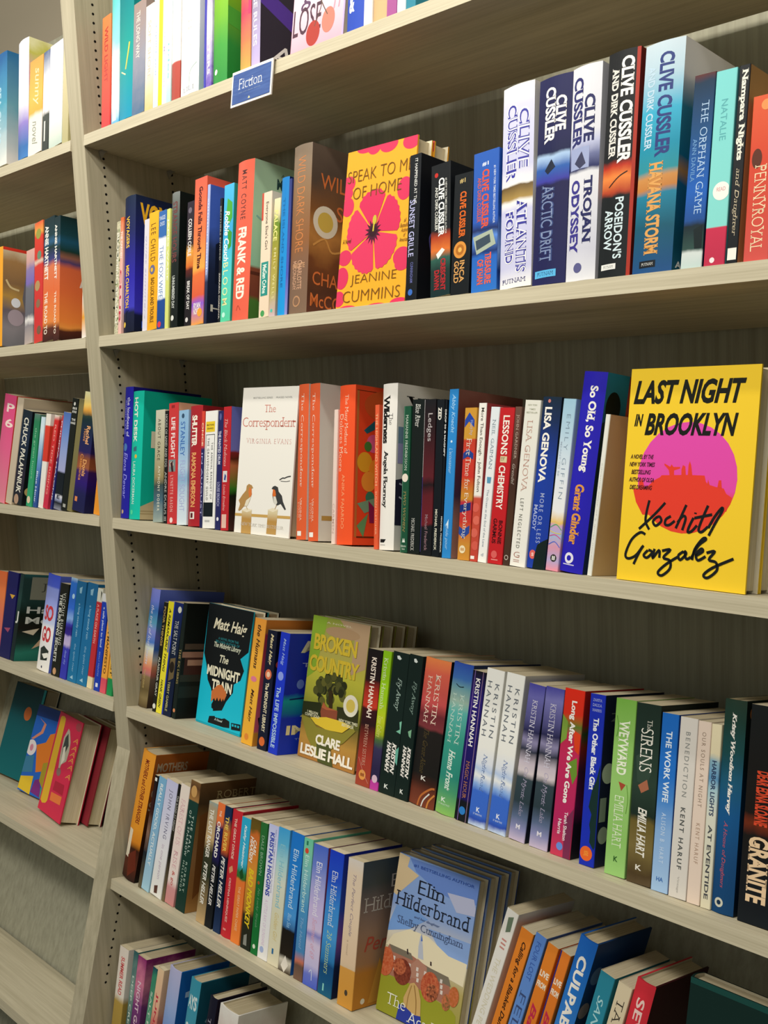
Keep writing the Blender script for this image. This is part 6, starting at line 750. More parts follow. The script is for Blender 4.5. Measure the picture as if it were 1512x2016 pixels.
# books shown face out: row, x, setback, turn, lean back, cover width, height, thickness, copies behind, kind, spine, cover, print, label
FACES = [
 ('C', 1.193, 0.01, 0.0, 0.6, 0.1655, 0.246, 0.03, 1, 'h', 'f2ca30', 'f3cb30', [('O', 0.5, 0.505, 0.385, None, 'g:0 e04cae,.56 e24aa6,.6 e4402c,1 e8442e'), ('P', [(0.087, 0.574), (0.098, 0.564), (0.132, 0.569), (0.128, 0.53), (0.16, 0.523), (0.175, 0.555), (0.207, 0.551), (0.248, 0.524), (0.299, 0.507), (0.309, 0.498), (0.515, 0.492), (0.643, 0.492), (0.656, 0.519), (0.672, 0.531), (0.735, 0.541), (0.792, 0.546), (0.813, 0.569), (0.857, 0.586), (0.822, 0.647), (0.535, 0.677), (0.177, 0.686), (0.116, 0.629)], 'e43e2c'), ('P', [(0.372, 0.496), (0.364, 0.474), (0.325, 0.45), (0.326, 0.443), (0.373, 0.458), (0.382, 0.446), (0.399, 0.458), (0.45, 0.457), (0.453, 0.464), (0.406, 0.474), (0.408, 0.496)], 'e43e2c'), ('P', [(0.465, 0.495), (0.462, 0.467), (0.472, 0.448), (0.491, 0.454), (0.5, 0.494)], 'e43e2c'), ('P', [(0.515, 0.494), (0.515, 0.447), (0.523, 0.429), (0.535, 0.447), (0.55, 0.493)], 'e43e2c'), ('P', [(0.144, 0.53), (0.148, 0.513), (0.163, 0.529)], 'e43e2c'), ('P', [(0.667, 0.531), (0.672, 0.509), (0.686, 0.533)], 'e43e2c'), ('P', [(0.745, 0.541), (0.751, 0.511), (0.769, 0.51), (0.778, 0.546)], 'e43e2c'), ('T', 'LAST NIGHT', 0.035, 0.9, 0.112, 0.112, '161812', 'Bi'), ('T', 'IN', 0.055, 0.125, 0.243, 0.058, '161812', 'Bi'), ('T', 'BROOKLYN', 0.145, 0.86, 0.262, 0.105, '161812', 'Bi'), ('T', 'A NOVEL BY THE', 0.045, 0.235, 0.415, 0.021, '3a1420', 'bi'), ('T', 'NEW YORK TIMES', 0.04, 0.25, 0.45099999999999996, 0.021, '3a1420', 'bi'), ('T', 'BESTSELLING', 0.06, 0.22, 0.487, 0.021, '3a1420', 'bi'), ('T', 'AUTHOR OF OLGA', 0.045, 0.25, 0.5229999999999999, 0.021, '3a1420', 'bi'), ('T', 'DIES DREAMING', 0.055, 0.24, 0.5589999999999999, 0.021, '3a1420', 'bi'), ('K', [(0.227, 0.617), (0.211, 0.671), (0.208, 0.717), (0.242, 0.753)], 0.0125, '15191a'), ('K', [(0.356, 0.624), (0.275, 0.682), (0.158, 0.754)], 0.0125, '15191a'), ('K', [(0.296, 0.693), (0.268, 0.714), (0.293, 0.733), (0.334, 0.71), (0.319, 0.69), (0.292, 0.695)], 0.0125, '15191a'), ('K', [(0.408, 0.684), (0.371, 0.7), (0.367, 0.723), (0.399, 0.725), (0.441, 0.704)], 0.0125, '15191a'), ('K', [(0.522, 0.628), (0.49, 0.679), (0.452, 0.738)], 0.0125, '15191a'), ('K', [(0.463, 0.711), (0.501, 0.68), (0.524, 0.69), (0.504, 0.744)], 0.0125, '15191a'), ('K', [(0.584, 0.684), (0.555, 0.726), (0.548, 0.75), (0.577, 0.745), (0.614, 0.717)], 0.0125, '15191a'), ('K', [(0.597, 0.66), (0.596, 0.666)], 0.0125, '15191a'), ('K', [(0.687, 0.625), (0.648, 0.691), (0.629, 0.736), (0.653, 0.745), (0.697, 0.719)], 0.0125, '15191a'), ('K', [(0.591, 0.685), (0.722, 0.664)], 0.0125, '15191a'), ('K', [(0.7, 0.725), (0.74, 0.675), (0.788, 0.633), (0.794, 0.645), (0.752, 0.698), (0.707, 0.759)], 0.0125, '15191a'), ('K', [(0.214, 0.777), (0.17, 0.77), (0.103, 0.808), (0.062, 0.877), (0.087, 0.897), (0.148, 0.879), (0.199, 0.834)], 0.0125, '15191a'), ('K', [(0.135, 0.921), (0.174, 0.864), (0.206, 0.829)], 0.0125, '15191a'), ('K', [(0.245, 0.849), (0.213, 0.874), (0.242, 0.884), (0.281, 0.857), (0.249, 0.847)], 0.0125, '15191a'), ('K', [(0.298, 0.84), (0.286, 0.884), (0.335, 0.844), (0.341, 0.879)], 0.0125, '15191a'), ('K', [(0.359, 0.846), (0.424, 0.837), (0.373, 0.876), (0.426, 0.887), (0.43, 0.924), (0.371, 0.959), (0.338, 0.946), (0.397, 0.906), (0.486, 0.866)], 0.0125, '15191a'), ('K', [(0.528, 0.839), (0.49, 0.859), (0.506, 0.879), (0.548, 0.85), (0.536, 0.839), (0.552, 0.872), (0.585, 0.862)], 0.0125, '15191a'), ('K', [(0.586, 0.871), (0.634, 0.809), (0.69, 0.776), (0.665, 0.775), (0.613, 0.823), (0.596, 0.874)], 0.0125, '15191a'), ('K', [(0.619, 0.855), (0.673, 0.831), (0.66, 0.82), (0.625, 0.847), (0.641, 0.873), (0.697, 0.852)], 0.0125, '15191a'), ('K', [(0.702, 0.836), (0.762, 0.826), (0.723, 0.865), (0.776, 0.874), (0.787, 0.909), (0.724, 0.946), (0.692, 0.935), (0.756, 0.899), (0.902, 0.851)], 0.0125, '15191a')], ['yellow display hardcover with pink and red circle and black hand lettering', 'copy hidden behind the yellow display hardcover with the circle']),
 ('B', 0.714, 0.012, 0.0, 1.0, 0.1455, 0.229, 0.03, 1, 'h', 'f0a82c', 'f0aa2c', [('O', 0.263, -0.005, 0.13, 0.035, 'd8365c'), ('O', 0.392, 0.002, 0.1, 0.05, 'd8365c'), ('O', 0.6, 0.01, 0.13, 0.05, 'd8365c'), ('O', 0.92, 0.025, 0.12, 0.05, 'd8365c'), ('O', 0.047, 0.205, 0.1, 0.05, 'd8365c'), ('O', 0.042, 0.266, 0.08, 0.04, 'd8365c'), ('O', 0.064, 0.352, 0.09, 0.06, 'd8365c'), ('O', 0.078, 0.674, 0.1, 0.05, 'd8365c'), ('O', 0.055, 0.802, 0.1, 0.07, 'd8365c'), ('O', 0.032, 0.933, 0.09, 0.05, 'd8365c'), ('O', 0.875, 0.307, 0.1, 0.07, 'd8365c'), ('O', 0.912, 0.72, 0.12, 0.06, 'd8365c'), ('O', 0.921, 0.764, 0.1, 0.04, 'd8365c'), ('O', 0.179, 1.004, 0.14, 0.025, 'd8365c'), ('O', 0.605, 1.005, 0.15, 0.022, 'd8365c'), ('O', 0.925, 0.995, 0.13, 0.03, 'd8365c'), ('P', [(0.61, 0.321), (0.592, 0.296), (0.562, 0.292), (0.536, 0.275), (0.503, 0.279), (0.472, 0.268), (0.44, 0.277), (0.407, 0.271), (0.378, 0.284), (0.344, 0.283), (0.32, 0.301), (0.287, 0.305), (0.271, 0.327), (0.245, 0.338), (0.24, 0.365), (0.475, 0.535)], 'd6305a'), ('P', [(0.817, 0.556), (0.845, 0.537), (0.842, 0.516), (0.857, 0.494), (0.843, 0.474), (0.848, 0.45), (0.826, 0.433), (0.823, 0.409), (0.796, 0.395), (0.787, 0.372), (0.755, 0.362), (0.739, 0.343), (0.703, 0.339), (0.679, 0.325), (0.64, 0.331), (0.475, 0.535)], 'd6305a'), ('P', [(0.551, 0.763), (0.586, 0.775), (0.614, 0.766), (0.651, 0.769), (0.674, 0.754), (0.709, 0.75), (0.727, 0.73), (0.759, 0.721), (0.77, 0.699), (0.799, 0.686), (0.804, 0.663), (0.826, 0.646), (0.82, 0.621), (0.832, 0.602), (0.812, 0.579), (0.475, 0.535)], 'dc3a60'), ('P', [(0.18, 0.654), (0.174, 0.681), (0.194, 0.696), (0.201, 0.721), (0.23, 0.731), (0.247, 0.753), (0.28, 0.758), (0.302, 0.776), (0.337, 0.777), (0.363, 0.791), (0.398, 0.787), (0.428, 0.796), (0.46, 0.785), (0.491, 0.786), (0.518, 0.766), (0.475, 0.535)], 'dc3a60'), ('P', [(0.217, 0.381), (0.177, 0.385), (0.162, 0.404), (0.13, 0.416), (0.125, 0.438), (0.1, 0.455), (0.103, 0.478), (0.085, 0.498), (0.094, 0.52), (0.082, 0.542), (0.099, 0.563), (0.095, 0.585), (0.121, 0.603), (0.128, 0.623), (0.164, 0.634), (0.475, 0.535)], 'dc3a60'), ('P', [(0.4771221160500311, 0.515050100267919), (0.595, 0.535), (0.4728778839499689, 0.5549498997320811)], '4a1830'), ('P', [(0.4647671166080081, 0.516199431480394), (0.584625454917112, 0.500427385338557), (0.48523288339199183, 0.553800568519606)], '4a1830'), ('P', [(0.4541814756672878, 0.5205995517877121), (0.5552956727630629, 0.4718326898344215), (0.4958185243327122, 0.549400448212288)], '4a1830'), ('P', [(0.44719554671404943, 0.5274896404148997), (0.5120820393249936, 0.454160196114912), (0.5028044532859505, 0.5425103595851004)], '4a1830'), ('P', [(0.4450172603294802, 0.535678338443826), (0.46245658440788157, 0.4504656388936968), (0.5049827396705198, 0.5343216615561741)], '4a1830'), ('P', [(0.44802326201858256, 0.5437497455933035), (0.41500000000000004, 0.4613878406783227), (0.5019767379814174, 0.5262502544066966)], '4a1830'), ('P', [(0.45569378678064276, 0.5503082422407556), (0.37791796067500627, 0.4850382535551398), (0.4943062132193572, 0.5196917577592445)], '4a1830'), ('P', [(0.4667025311997708, 0.5542198047337662), (0.3576222879119433, 0.5173275062804905), (0.48329746880022917, 0.5157801952662339)], '4a1830'), ('P', [(0.479145983354596, 0.5548080883818641), (0.3576222879119433, 0.5526724937195095), (0.47085401664540394, 0.5151919116181359)], '4a1830'), ('P', [(0.4908725573223352, 0.5519713735979042), (0.37791796067500627, 0.5849617464448602), (0.45912744267766475, 0.5180286264020959)], '4a1830'), ('P', [(0.4998546219313863, 0.5462001541387776), (0.4149999999999999, 0.6086121593216773), (0.45014537806861366, 0.5237998458612224)], '4a1830'), ('P', [(0.504539096611349, 0.5384923262788505), (0.46245658440788157, 0.6195343611063033), (0.4454609033886509, 0.5315076737211496)], '4a1830'), ('P', [(0.5041159931329414, 0.5301806434785218), (0.5120820393249936, 0.6158398038850881), (0.44588400686705854, 0.5398193565214783)], '4a1830'), ('P', [(0.49865846993135454, 0.5227022712032363), (0.5552956727630629, 0.5981673101655786), (0.4513415300686454, 0.5472977287967637)], '4a1830'), ('P', [(0.48911018234818454, 0.51735028795827), (0.5846254549171122, 0.569572614661443), (0.4608898176518154, 0.5526497120417301)], '4a1830'), ('O', 0.475, 0.535, 0.055, None, '34141f'), ('O', 0.485, 0.465, 0.028, 0.03, 'c8b83c'), ('K', [(0.475, 0.535), (0.485, 0.455)], 0.012, 'c8b83c'), ('T', 'SPEAK TO ME', 0.03, 0.97, 0.165, 0.075, '7a5418', 't'), ('T', 'OF HOME', 0.13, 0.83, 0.275, 0.075, '7a5418', 't'), ('T', 'JEANINE', 0.2, 0.86, 0.828, 0.072, '7a5418', 't'), ('T', 'CUMMINS', 0.1, 0.93, 0.925, 0.072, '7a5418', 't'), ('T', 'A Novel', 0.03, 0.16, 0.57, 0.03, '5a3c14', 'i'), ('T', '#1\nBestselling\nAuthor\nof\nAmerican', 0.86, 0.99, 0.56, 0.14, '6a4818', 'i')], ['marigold display hardcover with a big pink hibiscus flower', 'copy behind the marigold hibiscus display hardcover']),
 ('C', 0.4335, 0.008, 0.0, 0.5, 0.1495, 0.2415, 0.024, 0, 'h', 'dd5f34', 'efebe2', [('T', 'BESTSELLING SERIES     PRAISED NOVEL', 0.2, 0.9, 0.072, 0.012, '8a8a86', ''), ('T', 'The', 0.42, 0.62, 0.145, 0.05, 'd07c6c', 's'), ('T', 'Correspondent', 0.03, 0.985, 0.247, 0.085, 'cc7464', 'sn'), ('T', 'VIRGINIA EVANS', 0.12, 0.93, 0.365, 0.035, 'd8a8a0', 'sw'), ('K', [(0.771, 0.621), (0.824, 0.607), (0.856, 0.607), (0.91, 0.597), (0.963, 0.592)], 0.008, '3a3a3a'), ('K', [(0.793, 0.628), (0.89, 0.629), (0.954, 0.622)], 0.004, '3a3a3a'), ('P', [(-0.009, 0.867), (1.006, 0.853), (1.006, 0.872), (-0.004, 0.886)], 'c8a058'), ('P', [(0.126, 0.839), (0.309, 0.833), (0.318, 1.008), (0.135, 1.009)], 'g:0 d8c49c,.84 d8c8a0,.9 b88c48,1 c09858'), ('P', [(0.118, 0.844), (0.216, 0.825), (0.318, 0.836), (0.222, 0.855)], 'e8dcc0'), ('P', [(0.606, 0.822), (0.777, 0.815), (0.771, 0.985), (0.601, 0.986)], 'g:0 d8c49c,.84 d8c8a0,.9 b88c48,1 c09858'), ('P', [(0.598, 0.826), (0.691, 0.808), (0.785, 0.819), (0.694, 0.837)], 'e8dcc0'), ('P', [(0.224, 0.66), (0.279, 0.668), (0.308, 0.686), (0.277, 0.692), (0.292, 0.728), (0.263, 0.772), (0.224, 0.811), (0.156, 0.817), (0.11, 0.84), (0.074, 0.851), (0.055, 0.846), (0.083, 0.803), (0.053, 0.778), (0.116, 0.738), (0.18, 0.705), (0.186, 0.674)], 'b08850'), ('P', [(0.242, 0.682), (0.282, 0.694), (0.291, 0.732), (0.251, 0.755), (0.224, 0.713)], 'd8783c'), ('P', [(0.251, 0.755), (0.282, 0.745), (0.224, 0.811), (0.167, 0.813), (0.194, 0.774)], 'e4dcc4'), ('P', [(0.702, 0.661), (0.753, 0.669), (0.771, 0.697), (0.833, 0.724), (0.856, 0.76), (0.918, 0.81), (0.898, 0.817), (0.82, 0.778), (0.753, 0.792), (0.698, 0.774), (0.665, 0.725), (0.67, 0.688), (0.645, 0.682), (0.665, 0.668)], '3c3c3c'), ('P', [(0.669, 0.683), (0.712, 0.691), (0.73, 0.723), (0.701, 0.741), (0.67, 0.729)], 'd86c2c'), ('P', [(0.683, 0.733), (0.726, 0.732), (0.762, 0.772), (0.742, 0.788), (0.7, 0.774)], 'd8d4c8'), ('K', [(0.201, 0.812), (0.229, 0.836)], 0.005, 'b89868'), ('K', [(0.753, 0.788), (0.724, 0.817)], 0.005, 'b89868'), ('T', 'NEW YORK TIMES BESTSELLER', 0.12, 0.9, 0.935, 0.022, 'd4cfc6', 's')], ['white display hardcover picturing two birds on a fence']),
 ('D', 0.2103, 0.052, -1.8, 1.0, 0.1495, 0.2245, 0.028, 1, 'h', '12181a', '1cbcd6', [('P', [(-0.001, -0.002), (1.005, -0.003), (0.982, 0.326), (0.828, 0.395), (0.934, 0.48), (0.882, 0.564), (0.751, 0.609), (0.754, 0.677), (0.63, 0.765), (0.561, 0.844), (0.365, 0.872), (0.344, 0.792), (0.264, 0.694), (0.166, 0.634), (0.097, 0.509), (0.016, 0.423)], '14181a'), ('T', 'Matt Haig', 0.16, 0.9, 0.17, 0.12, 'efe6c8', 'bi'), ('T', 'A NOVEL FROM THE', 0.3, 0.75, 0.272, 0.02, '2a8c94', ''), ('T', 'BELOVED AUTHOR OF', 0.25, 0.78, 0.3, 0.02, '2a8c94', ''), ('T', 'The Midnight Library', 0.22, 0.82, 0.335, 0.055, 'd8dcc4', 'bi'), ('T', 'The', 0.38, 0.58, 0.435, 0.065, 'e8e4c8', 'bi'), ('T', 'MIDNIGHT', 0.13, 0.86, 0.548, 0.085, 'efe8cc', 'B'), ('T', 'TRAIN', 0.27, 0.72, 0.655, 0.085, 'efe8cc', 'B'), ('P', [(0.297, 0.805), (0.286, 0.715), (0.409, 0.651), (0.499, 0.641), (0.607, 0.69), (0.625, 0.712), (0.583, 0.765), (0.556, 0.745), (0.535, 0.778), (0.494, 0.747), (0.468, 0.785), (0.426, 0.751), (0.395, 0.791), (0.364, 0.765)], 'c8703a'), ('P', [(0.317, 0.82), (0.354, 0.785), (0.539, 0.771), (0.493, 0.826), (0.41, 0.862), (0.326, 0.85)], '12161a'), ('P', [(0.285, 0.96), (0.299, 0.921), (0.423, 0.906), (0.425, 0.915), (0.581, 0.91), (0.64, 0.898), (0.751, 0.909), (0.767, 0.961), (0.632, 0.972), (0.283, 0.976)], '12161a'), ('P', [(0.792, 0.915), (0.99, 0.904), (1.006, 0.955), (0.809, 0.967)], '12161a'), ('P', [(-0.011, 0.985), (1.001, 0.983), (1.004, 0.992), (-0.009, 0.994)], '0fa0b8'), ('T', 'A Novel', 0.42, 0.6, 0.93, 0.02, 'd8e8e4', 'i'), ('R', 0.813, 0.921, 0.853, 0.9390000000000001, '18b0c8'), ('R', 0.872, 0.919, 0.912, 0.937, '18b0c8'), ('R', 0.9319999999999999, 0.918, 0.972, 0.936, '18b0c8')], ['black and turquoise display hardcover with a smoking train', 'copy behind the turquoise train display hardcover']),
 ('D', 0.5085, 0.058, 0.6, 1.2, 0.144, 0.2395, 0.026, 3, 'h', '7a6a2c', 'm:0 94a040,.2 b0a458,.4 c0bc40,.55 a8a83c,.7 5a5a28,.85 b88c40,1 b07a3c;.08;20', [('P', [(0.0, 0.0), (0.262, -0.0), (0.218, 0.172), (0.135, 0.391), (0.007, 0.445)], '8cae34'), ('P', [(0.475, -0.001), (1.0, 0.0), (0.991, 0.297), (0.755, 0.361), (0.764, 0.119)], 'b89a78'), ('O', 0.55, 0.09, 0.3, 0.04, 'b0906c'), ('T', 'A NOVEL', 0.25, 0.7, 0.035, 0.012, 'd8d0b0', ''), ('O', 0.489, 0.552, 0.05, 0.03, '565628'), ('O', 0.589, 0.443, 0.05, 0.03, '64622c'), ('O', 0.476, 0.49, 0.05, 0.03, '2e3018'), ('O', 0.463, 0.529, 0.05, 0.03, '2e3018'), ('O', 0.281, 0.493, 0.05, 0.03, '2e3018'), ('O', 0.4, 0.472, 0.05, 0.03, '3c4020'), ('O', 0.56, 0.43, 0.05, 0.03, '4a4c24'), ('O', 0.431, 0.476, 0.05, 0.03, '64622c'), ('O', 0.673, 0.485, 0.05, 0.03, '565628'), ('O', 0.254, 0.527, 0.05, 0.03, '2e3018'), ('O', 0.381, 0.41, 0.05, 0.03, '2e3018'), ('O', 0.415, 0.426, 0.05, 0.03, '3c4020'), ('O', 0.499, 0.468, 0.05, 0.03, '3c4020'), ('O', 0.345, 0.504, 0.05, 0.03, '2e3018'), ('O', 0.477, 0.402, 0.05, 0.03, '2e3018'), ('O', 0.313, 0.504, 0.05, 0.03, '565628'), ('O', 0.309, 0.495, 0.05, 0.03, '3c4020'), ('O', 0.611, 0.429, 0.05, 0.03, '4a4c24'), ('O', 0.592, 0.4, 0.05, 0.03, '3c4020'), ('O', 0.405, 0.449, 0.05, 0.03, '64622c'), ('O', 0.596, 0.435, 0.05, 0.03, '3c4020'), ('O', 0.27, 0.441, 0.05, 0.03, '565628'), ('O', 0.452, 0.508, 0.05, 0.03, '2e3018'), ('O', 0.657, 0.509, 0.05, 0.03, '2e3018'), ('O', 0.476, 0.481, 0.05, 0.03, '2e3018'), ('O', 0.462, 0.402, 0.05, 0.03, '4a4c24'), ('O', 0.274, 0.461, 0.05, 0.03, '2e3018'), ('O', 0.42, 0.446, 0.05, 0.03, '565628'), ('O', 0.2, 0.516, 0.05, 0.03, '565628'), ('O', 0.525, 0.482, 0.05, 0.03, '64622c'), ('O', 0.554, 0.485, 0.05, 0.03, '2e3018'), ('O', 0.44, 0.533, 0.05, 0.03, '4a4c24'), ('O', 0.587, 0.467, 0.05, 0.03, '565628'), ('O', 0.678, 0.44, 0.05, 0.03, '2e3018'), ('O', 0.305, 0.57, 0.05, 0.03, '2e3018'), ('O', 0.329, 0.449, 0.05, 0.03, '64622c'), ('O', 0.672, 0.52, 0.05, 0.03, '64622c'), ('O', 0.451, 0.563, 0.05, 0.03, '3c4020'), ('O', 0.593, 0.451, 0.05, 0.03, '565628'), ('O', 0.279, 0.501, 0.05, 0.03, '4a4c24'), ('O', 0.493, 0.394, 0.05, 0.03, '565628'), ('O', 0.647, 0.476, 0.05, 0.03, '3c4020'), ('O', 0.642, 0.494, 0.05, 0.03, '2e3018'), ('O', 0.33, 0.578, 0.05, 0.03, '64622c'), ('O', 0.382, 0.422, 0.05, 0.03, '4a4c24'), ('O', 0.235, 0.466, 0.05, 0.03, '4a4c24'), ('P', [(-0.041, 0.616), (0.323, 0.592), (0.377, 0.712), (-0.036, 0.701)], '2c3018'), ('P', [(0.6, 0.589), (0.965, 0.573), (0.976, 0.675), (0.625, 0.679)], '34341c'), ('P', [(0.426, 0.498), (0.493, 0.49), (0.525, 0.608), (0.465, 0.616)], '3c3018'), ('P', [(0.327, 0.654), (0.336, 0.622), (0.363, 0.582), (0.422, 0.611), (0.619, 0.617), (0.622, 0.682), (0.356, 0.704)], '8c4a34'), ('P', [(0.336, 0.622), (0.364, 0.585), (0.422, 0.611), (0.619, 0.617), (0.427, 0.631)], 'b0603c'), ('P', [(0.162, 0.713), (0.44, 0.68), (0.717, 0.678), (0.88, 0.693), (0.739, 0.754), (0.462, 0.765), (0.266, 0.748)], 'e0c038'), ('P', [(-0.008, 0.713), (0.163, 0.718), (0.295, 0.766), (0.741, 0.759), (0.904, 0.695), (0.956, 0.719), (0.781, 0.818), (0.501, 0.914), (0.371, 0.978), (0.144, 0.852)], '8c8434'), ('P', [(0.321, 0.872), (0.556, 0.85), (0.646, 1.005), (0.375, 0.995)], '50562c'), ('T', 'BROKEN', 0.075, 0.83, 0.18, 0.115, 'd8bc38', 'Bn'), ('T', 'COUNTRY', 0.03, 0.9, 0.33, 0.115, 'd8bc38', 'Bn'), ('O', 0.83, 0.56, 0.125, None, 'ece6d2'), ('O', 0.83, 0.56, 0.075, None, 'dcc45c'), ('T', '1 MILLION\nCOPIES SOLD', 0.06, 0.32, 0.685, 0.04, 'e0dcb8', 'b'), ('T', 'NEW YORK TIMES\nBESTSELLER', 0.66, 0.98, 0.685, 0.045, 'e0dcb8', 'b'), ('T', 'CLARE', 0.3, 0.73, 0.845, 0.07, 'f6efe0', 'Bn'), ('T', 'LESLIE HALL', 0.05, 0.975, 0.938, 0.075, 'f6efe0', 'Bn')], ['green and gold display hardcover with a tree over a red barn', 'first copy behind the gold barn display hardcover', 'second copy behind the gold barn display hardcover', 'rearmost copy behind the gold barn display hardcover']),
 ('E', 0.7478, 0.058, 4.5, 5.0, 0.158, 0.238, 0.024, 3, 'h', '3a5aa8', 'm:0 8aa8dc,.3 88a4d8,.5 d8d0c0,.7 b0a060,1 8c9030;.05;10', [('P', [(0.0, -0.0), (0.139, 0.01), (0.125, 0.07), (0.28, 0.1), (0.038, 0.267), (-0.02, 0.253)], 'd8c098'), ('P', [(0.139, 0.01), (1.0, -0.0), (1.016, 0.144), (0.768, 0.173), (0.511, 0.149), (0.237, 0.082)], '6a8ad0'), ('P', [(0.061, 0.325), (0.284, 0.311), (0.471, 0.34), (0.262, 0.441), (-0.027, 0.506)], '78a0dc'), ('P', [(0.488, 0.39), (1.008, 0.379), (1.021, 0.532), (0.662, 0.491)], '8aa8dc'), ('P', [(0.078, 0.509), (0.262, 0.441), (0.505, 0.439), (0.77, 0.502), (0.995, 0.504), (0.987, 0.642), (0.005, 0.587)], 'e4d8b8'), ('P', [(0.649, 0.136), (0.964, 0.119), (1.028, 0.214), (0.787, 0.232)], 'b8bcd8'), ('P', [(-0.009, 0.77), (0.176, 0.762), (0.379, 0.76), (0.902, 0.803), (0.952, 0.825), (0.992, 1.002), (0.0, 1.0)], '94962c'), ('P', [(0.046, 0.582), (0.315, 0.586), (0.514, 0.611), (0.812, 0.63), (0.869, 0.727), (0.848, 0.79), (0.379, 0.76), (-0.012, 0.762), (-0.002, 0.657)], 'a8705c'), ('P', [(0.044, 0.578), (0.33, 0.579), (0.37, 0.617), (0.103, 0.617)], '7a7060'), ('P', [(0.498, 0.614), (0.809, 0.622), (0.851, 0.672), (0.533, 0.666)], '7a7060'), ('P', [(0.42, 0.589), (0.405, 0.523), (0.408, 0.461), (0.419, 0.441), (0.458, 0.511), (0.488, 0.587)], 'b8bcc8'), ('P', [(0.425, 0.483), (0.421, 0.436), (0.446, 0.479)], '4a6cb8'), ('P', [(0.339, 0.65), (0.421, 0.593), (0.543, 0.621), (0.563, 0.702), (0.365, 0.721)], 'b0806c'), ('P', [(0.283, 0.593), (0.27, 0.566), (0.284, 0.559), (0.301, 0.594)], '3a2c2c'), ('P', [(0.576, 0.601), (0.571, 0.577), (0.588, 0.577), (0.596, 0.601)], '3a2c2c'), ('R', 0.11800000000000001, 0.637, 0.14600000000000002, 0.661, 'd8ccc4'), ('R', 0.12999999999999998, 0.668, 0.158, 0.6920000000000001, 'd8ccc4'), ('R', 0.142, 0.7, 0.17, 0.724, 'd8ccc4'), ('R', 0.219, 0.639, 0.24700000000000003, 0.663, 'd8ccc4'), ('R', 0.23099999999999998, 0.671, 0.259, 0.6950000000000001, 'd8ccc4'), ('R', 0.243, 0.702, 0.271, 0.726, 'd8ccc4'), ('R', 0.319, 0.642, 0.34700000000000003, 0.666, 'd8ccc4'), ('R', 0.33099999999999996, 0.673, 0.359, 0.6970000000000001, 'd8ccc4'), ('R', 0.34199999999999997, 0.705, 0.37, 0.729, 'd8ccc4'), ('R', 0.42, 0.644, 0.448, 0.668, 'd8ccc4'), ('R', 0.431, 0.6759999999999999, 0.459, 0.7, 'd8ccc4'), ('R', 0.442, 0.707, 0.47000000000000003, 0.731, 'd8ccc4'), ('R', 0.52, 0.647, 0.548, 0.671, 'd8ccc4'), ('R', 0.531, 0.6779999999999999, 0.559, 0.702, 'd8ccc4'), ('R', 0.542, 0.709, 0.5700000000000001, 0.733, 'd8ccc4'), ('R', 0.62, 0.649, 0.648, 0.673, 'd8ccc4'), ('R', 0.631, 0.6799999999999999, 0.659, 0.704, 'd8ccc4'), ('R', 0.642, 0.712, 0.67, 0.736, 'd8ccc4'), ('R', 0.72, 0.651, 0.748, 0.675, 'd8ccc4'), ('R', 0.731, 0.6829999999999999, 0.759, 0.707, 'd8ccc4'), ('R', 0.741, 0.714, 0.769, 0.738, 'd8ccc4'), ('O', 0.037, 0.691, 0.1, 0.09, 'n:b8502c,c8704a,300'), ('O', 0.259, 0.71, 0.11, 0.08, 'n:6a2c20,8c4430,300'), ('O', 0.215, 0.686, 0.08, 0.05, 'n:8a3c28,c8704a,300'), ('O', 0.613, 0.725, 0.11, 0.09, 'n:a8442c,c8704a,300'), ('O', 0.648, 0.751, 0.07, 0.05, 'n:5a3020,c8704a,300'), ('O', 0.901, 0.72, 0.06, 0.06, 'n:b0602c,c8704a,300'), ('O', 0.824, 0.77, 0.05, 0.05, 'n:7a5a34,c8704a,300'), ('P', [(0.054, 1.029), (0.15, 1.0), (0.291, 1.018), (0.213, 1.075)], '2c6a2c'), ('P', [(0.378, 0.756), (0.424, 0.741), (0.482, 0.762), (0.531, 0.826), (0.555, 0.919), (0.475, 0.929), (0.34, 0.926), (0.322, 0.856)], 'c8a468'), ('K', [(0.398, 0.764), (0.376, 0.844), (0.378, 0.917)], 0.008, 'a07c44'), ('K', [(0.429, 0.757), (0.476, 0.838), (0.498, 0.924)], 0.008, '94703c'), ('P', [(0.282, 0.906), (0.339, 0.901), (0.475, 0.929), (0.555, 0.919), (0.606, 1.013), (0.263, 1.032)], '2c3c9c'), ('T', '#1 BESTSELLING AUTHOR', 0.2, 0.95, 0.045, 0.02, '3a5cae', ''), ('T', 'Elin', 0.3, 0.64, 0.165, 0.085, '1e2230', 's'), ('T', 'Hilderbrand', 0.04, 0.96, 0.275, 0.09, '1e2230', 's'), ('T', 'and her daughter', 0.3, 0.62, 0.355, 0.02, '5a6c98', 'i'), ('T', 'Shelby Cunningham', 0.1, 0.92, 0.41, 0.06, '4a5a80', 's'), ('T', 'The', 0.12, 0.36, 0.9, 0.07, 'efeee0', 's'), ('T', 'Academy', 0.4, 1.0, 0.965, 0.085, 'efeee0', 's')], ['display hardcover picturing a brick college and blond girl in blue', 'first copy behind the brick college display hardcover', 'second copy behind the brick college display hardcover', 'rearmost copy behind the brick college display hardcover']),
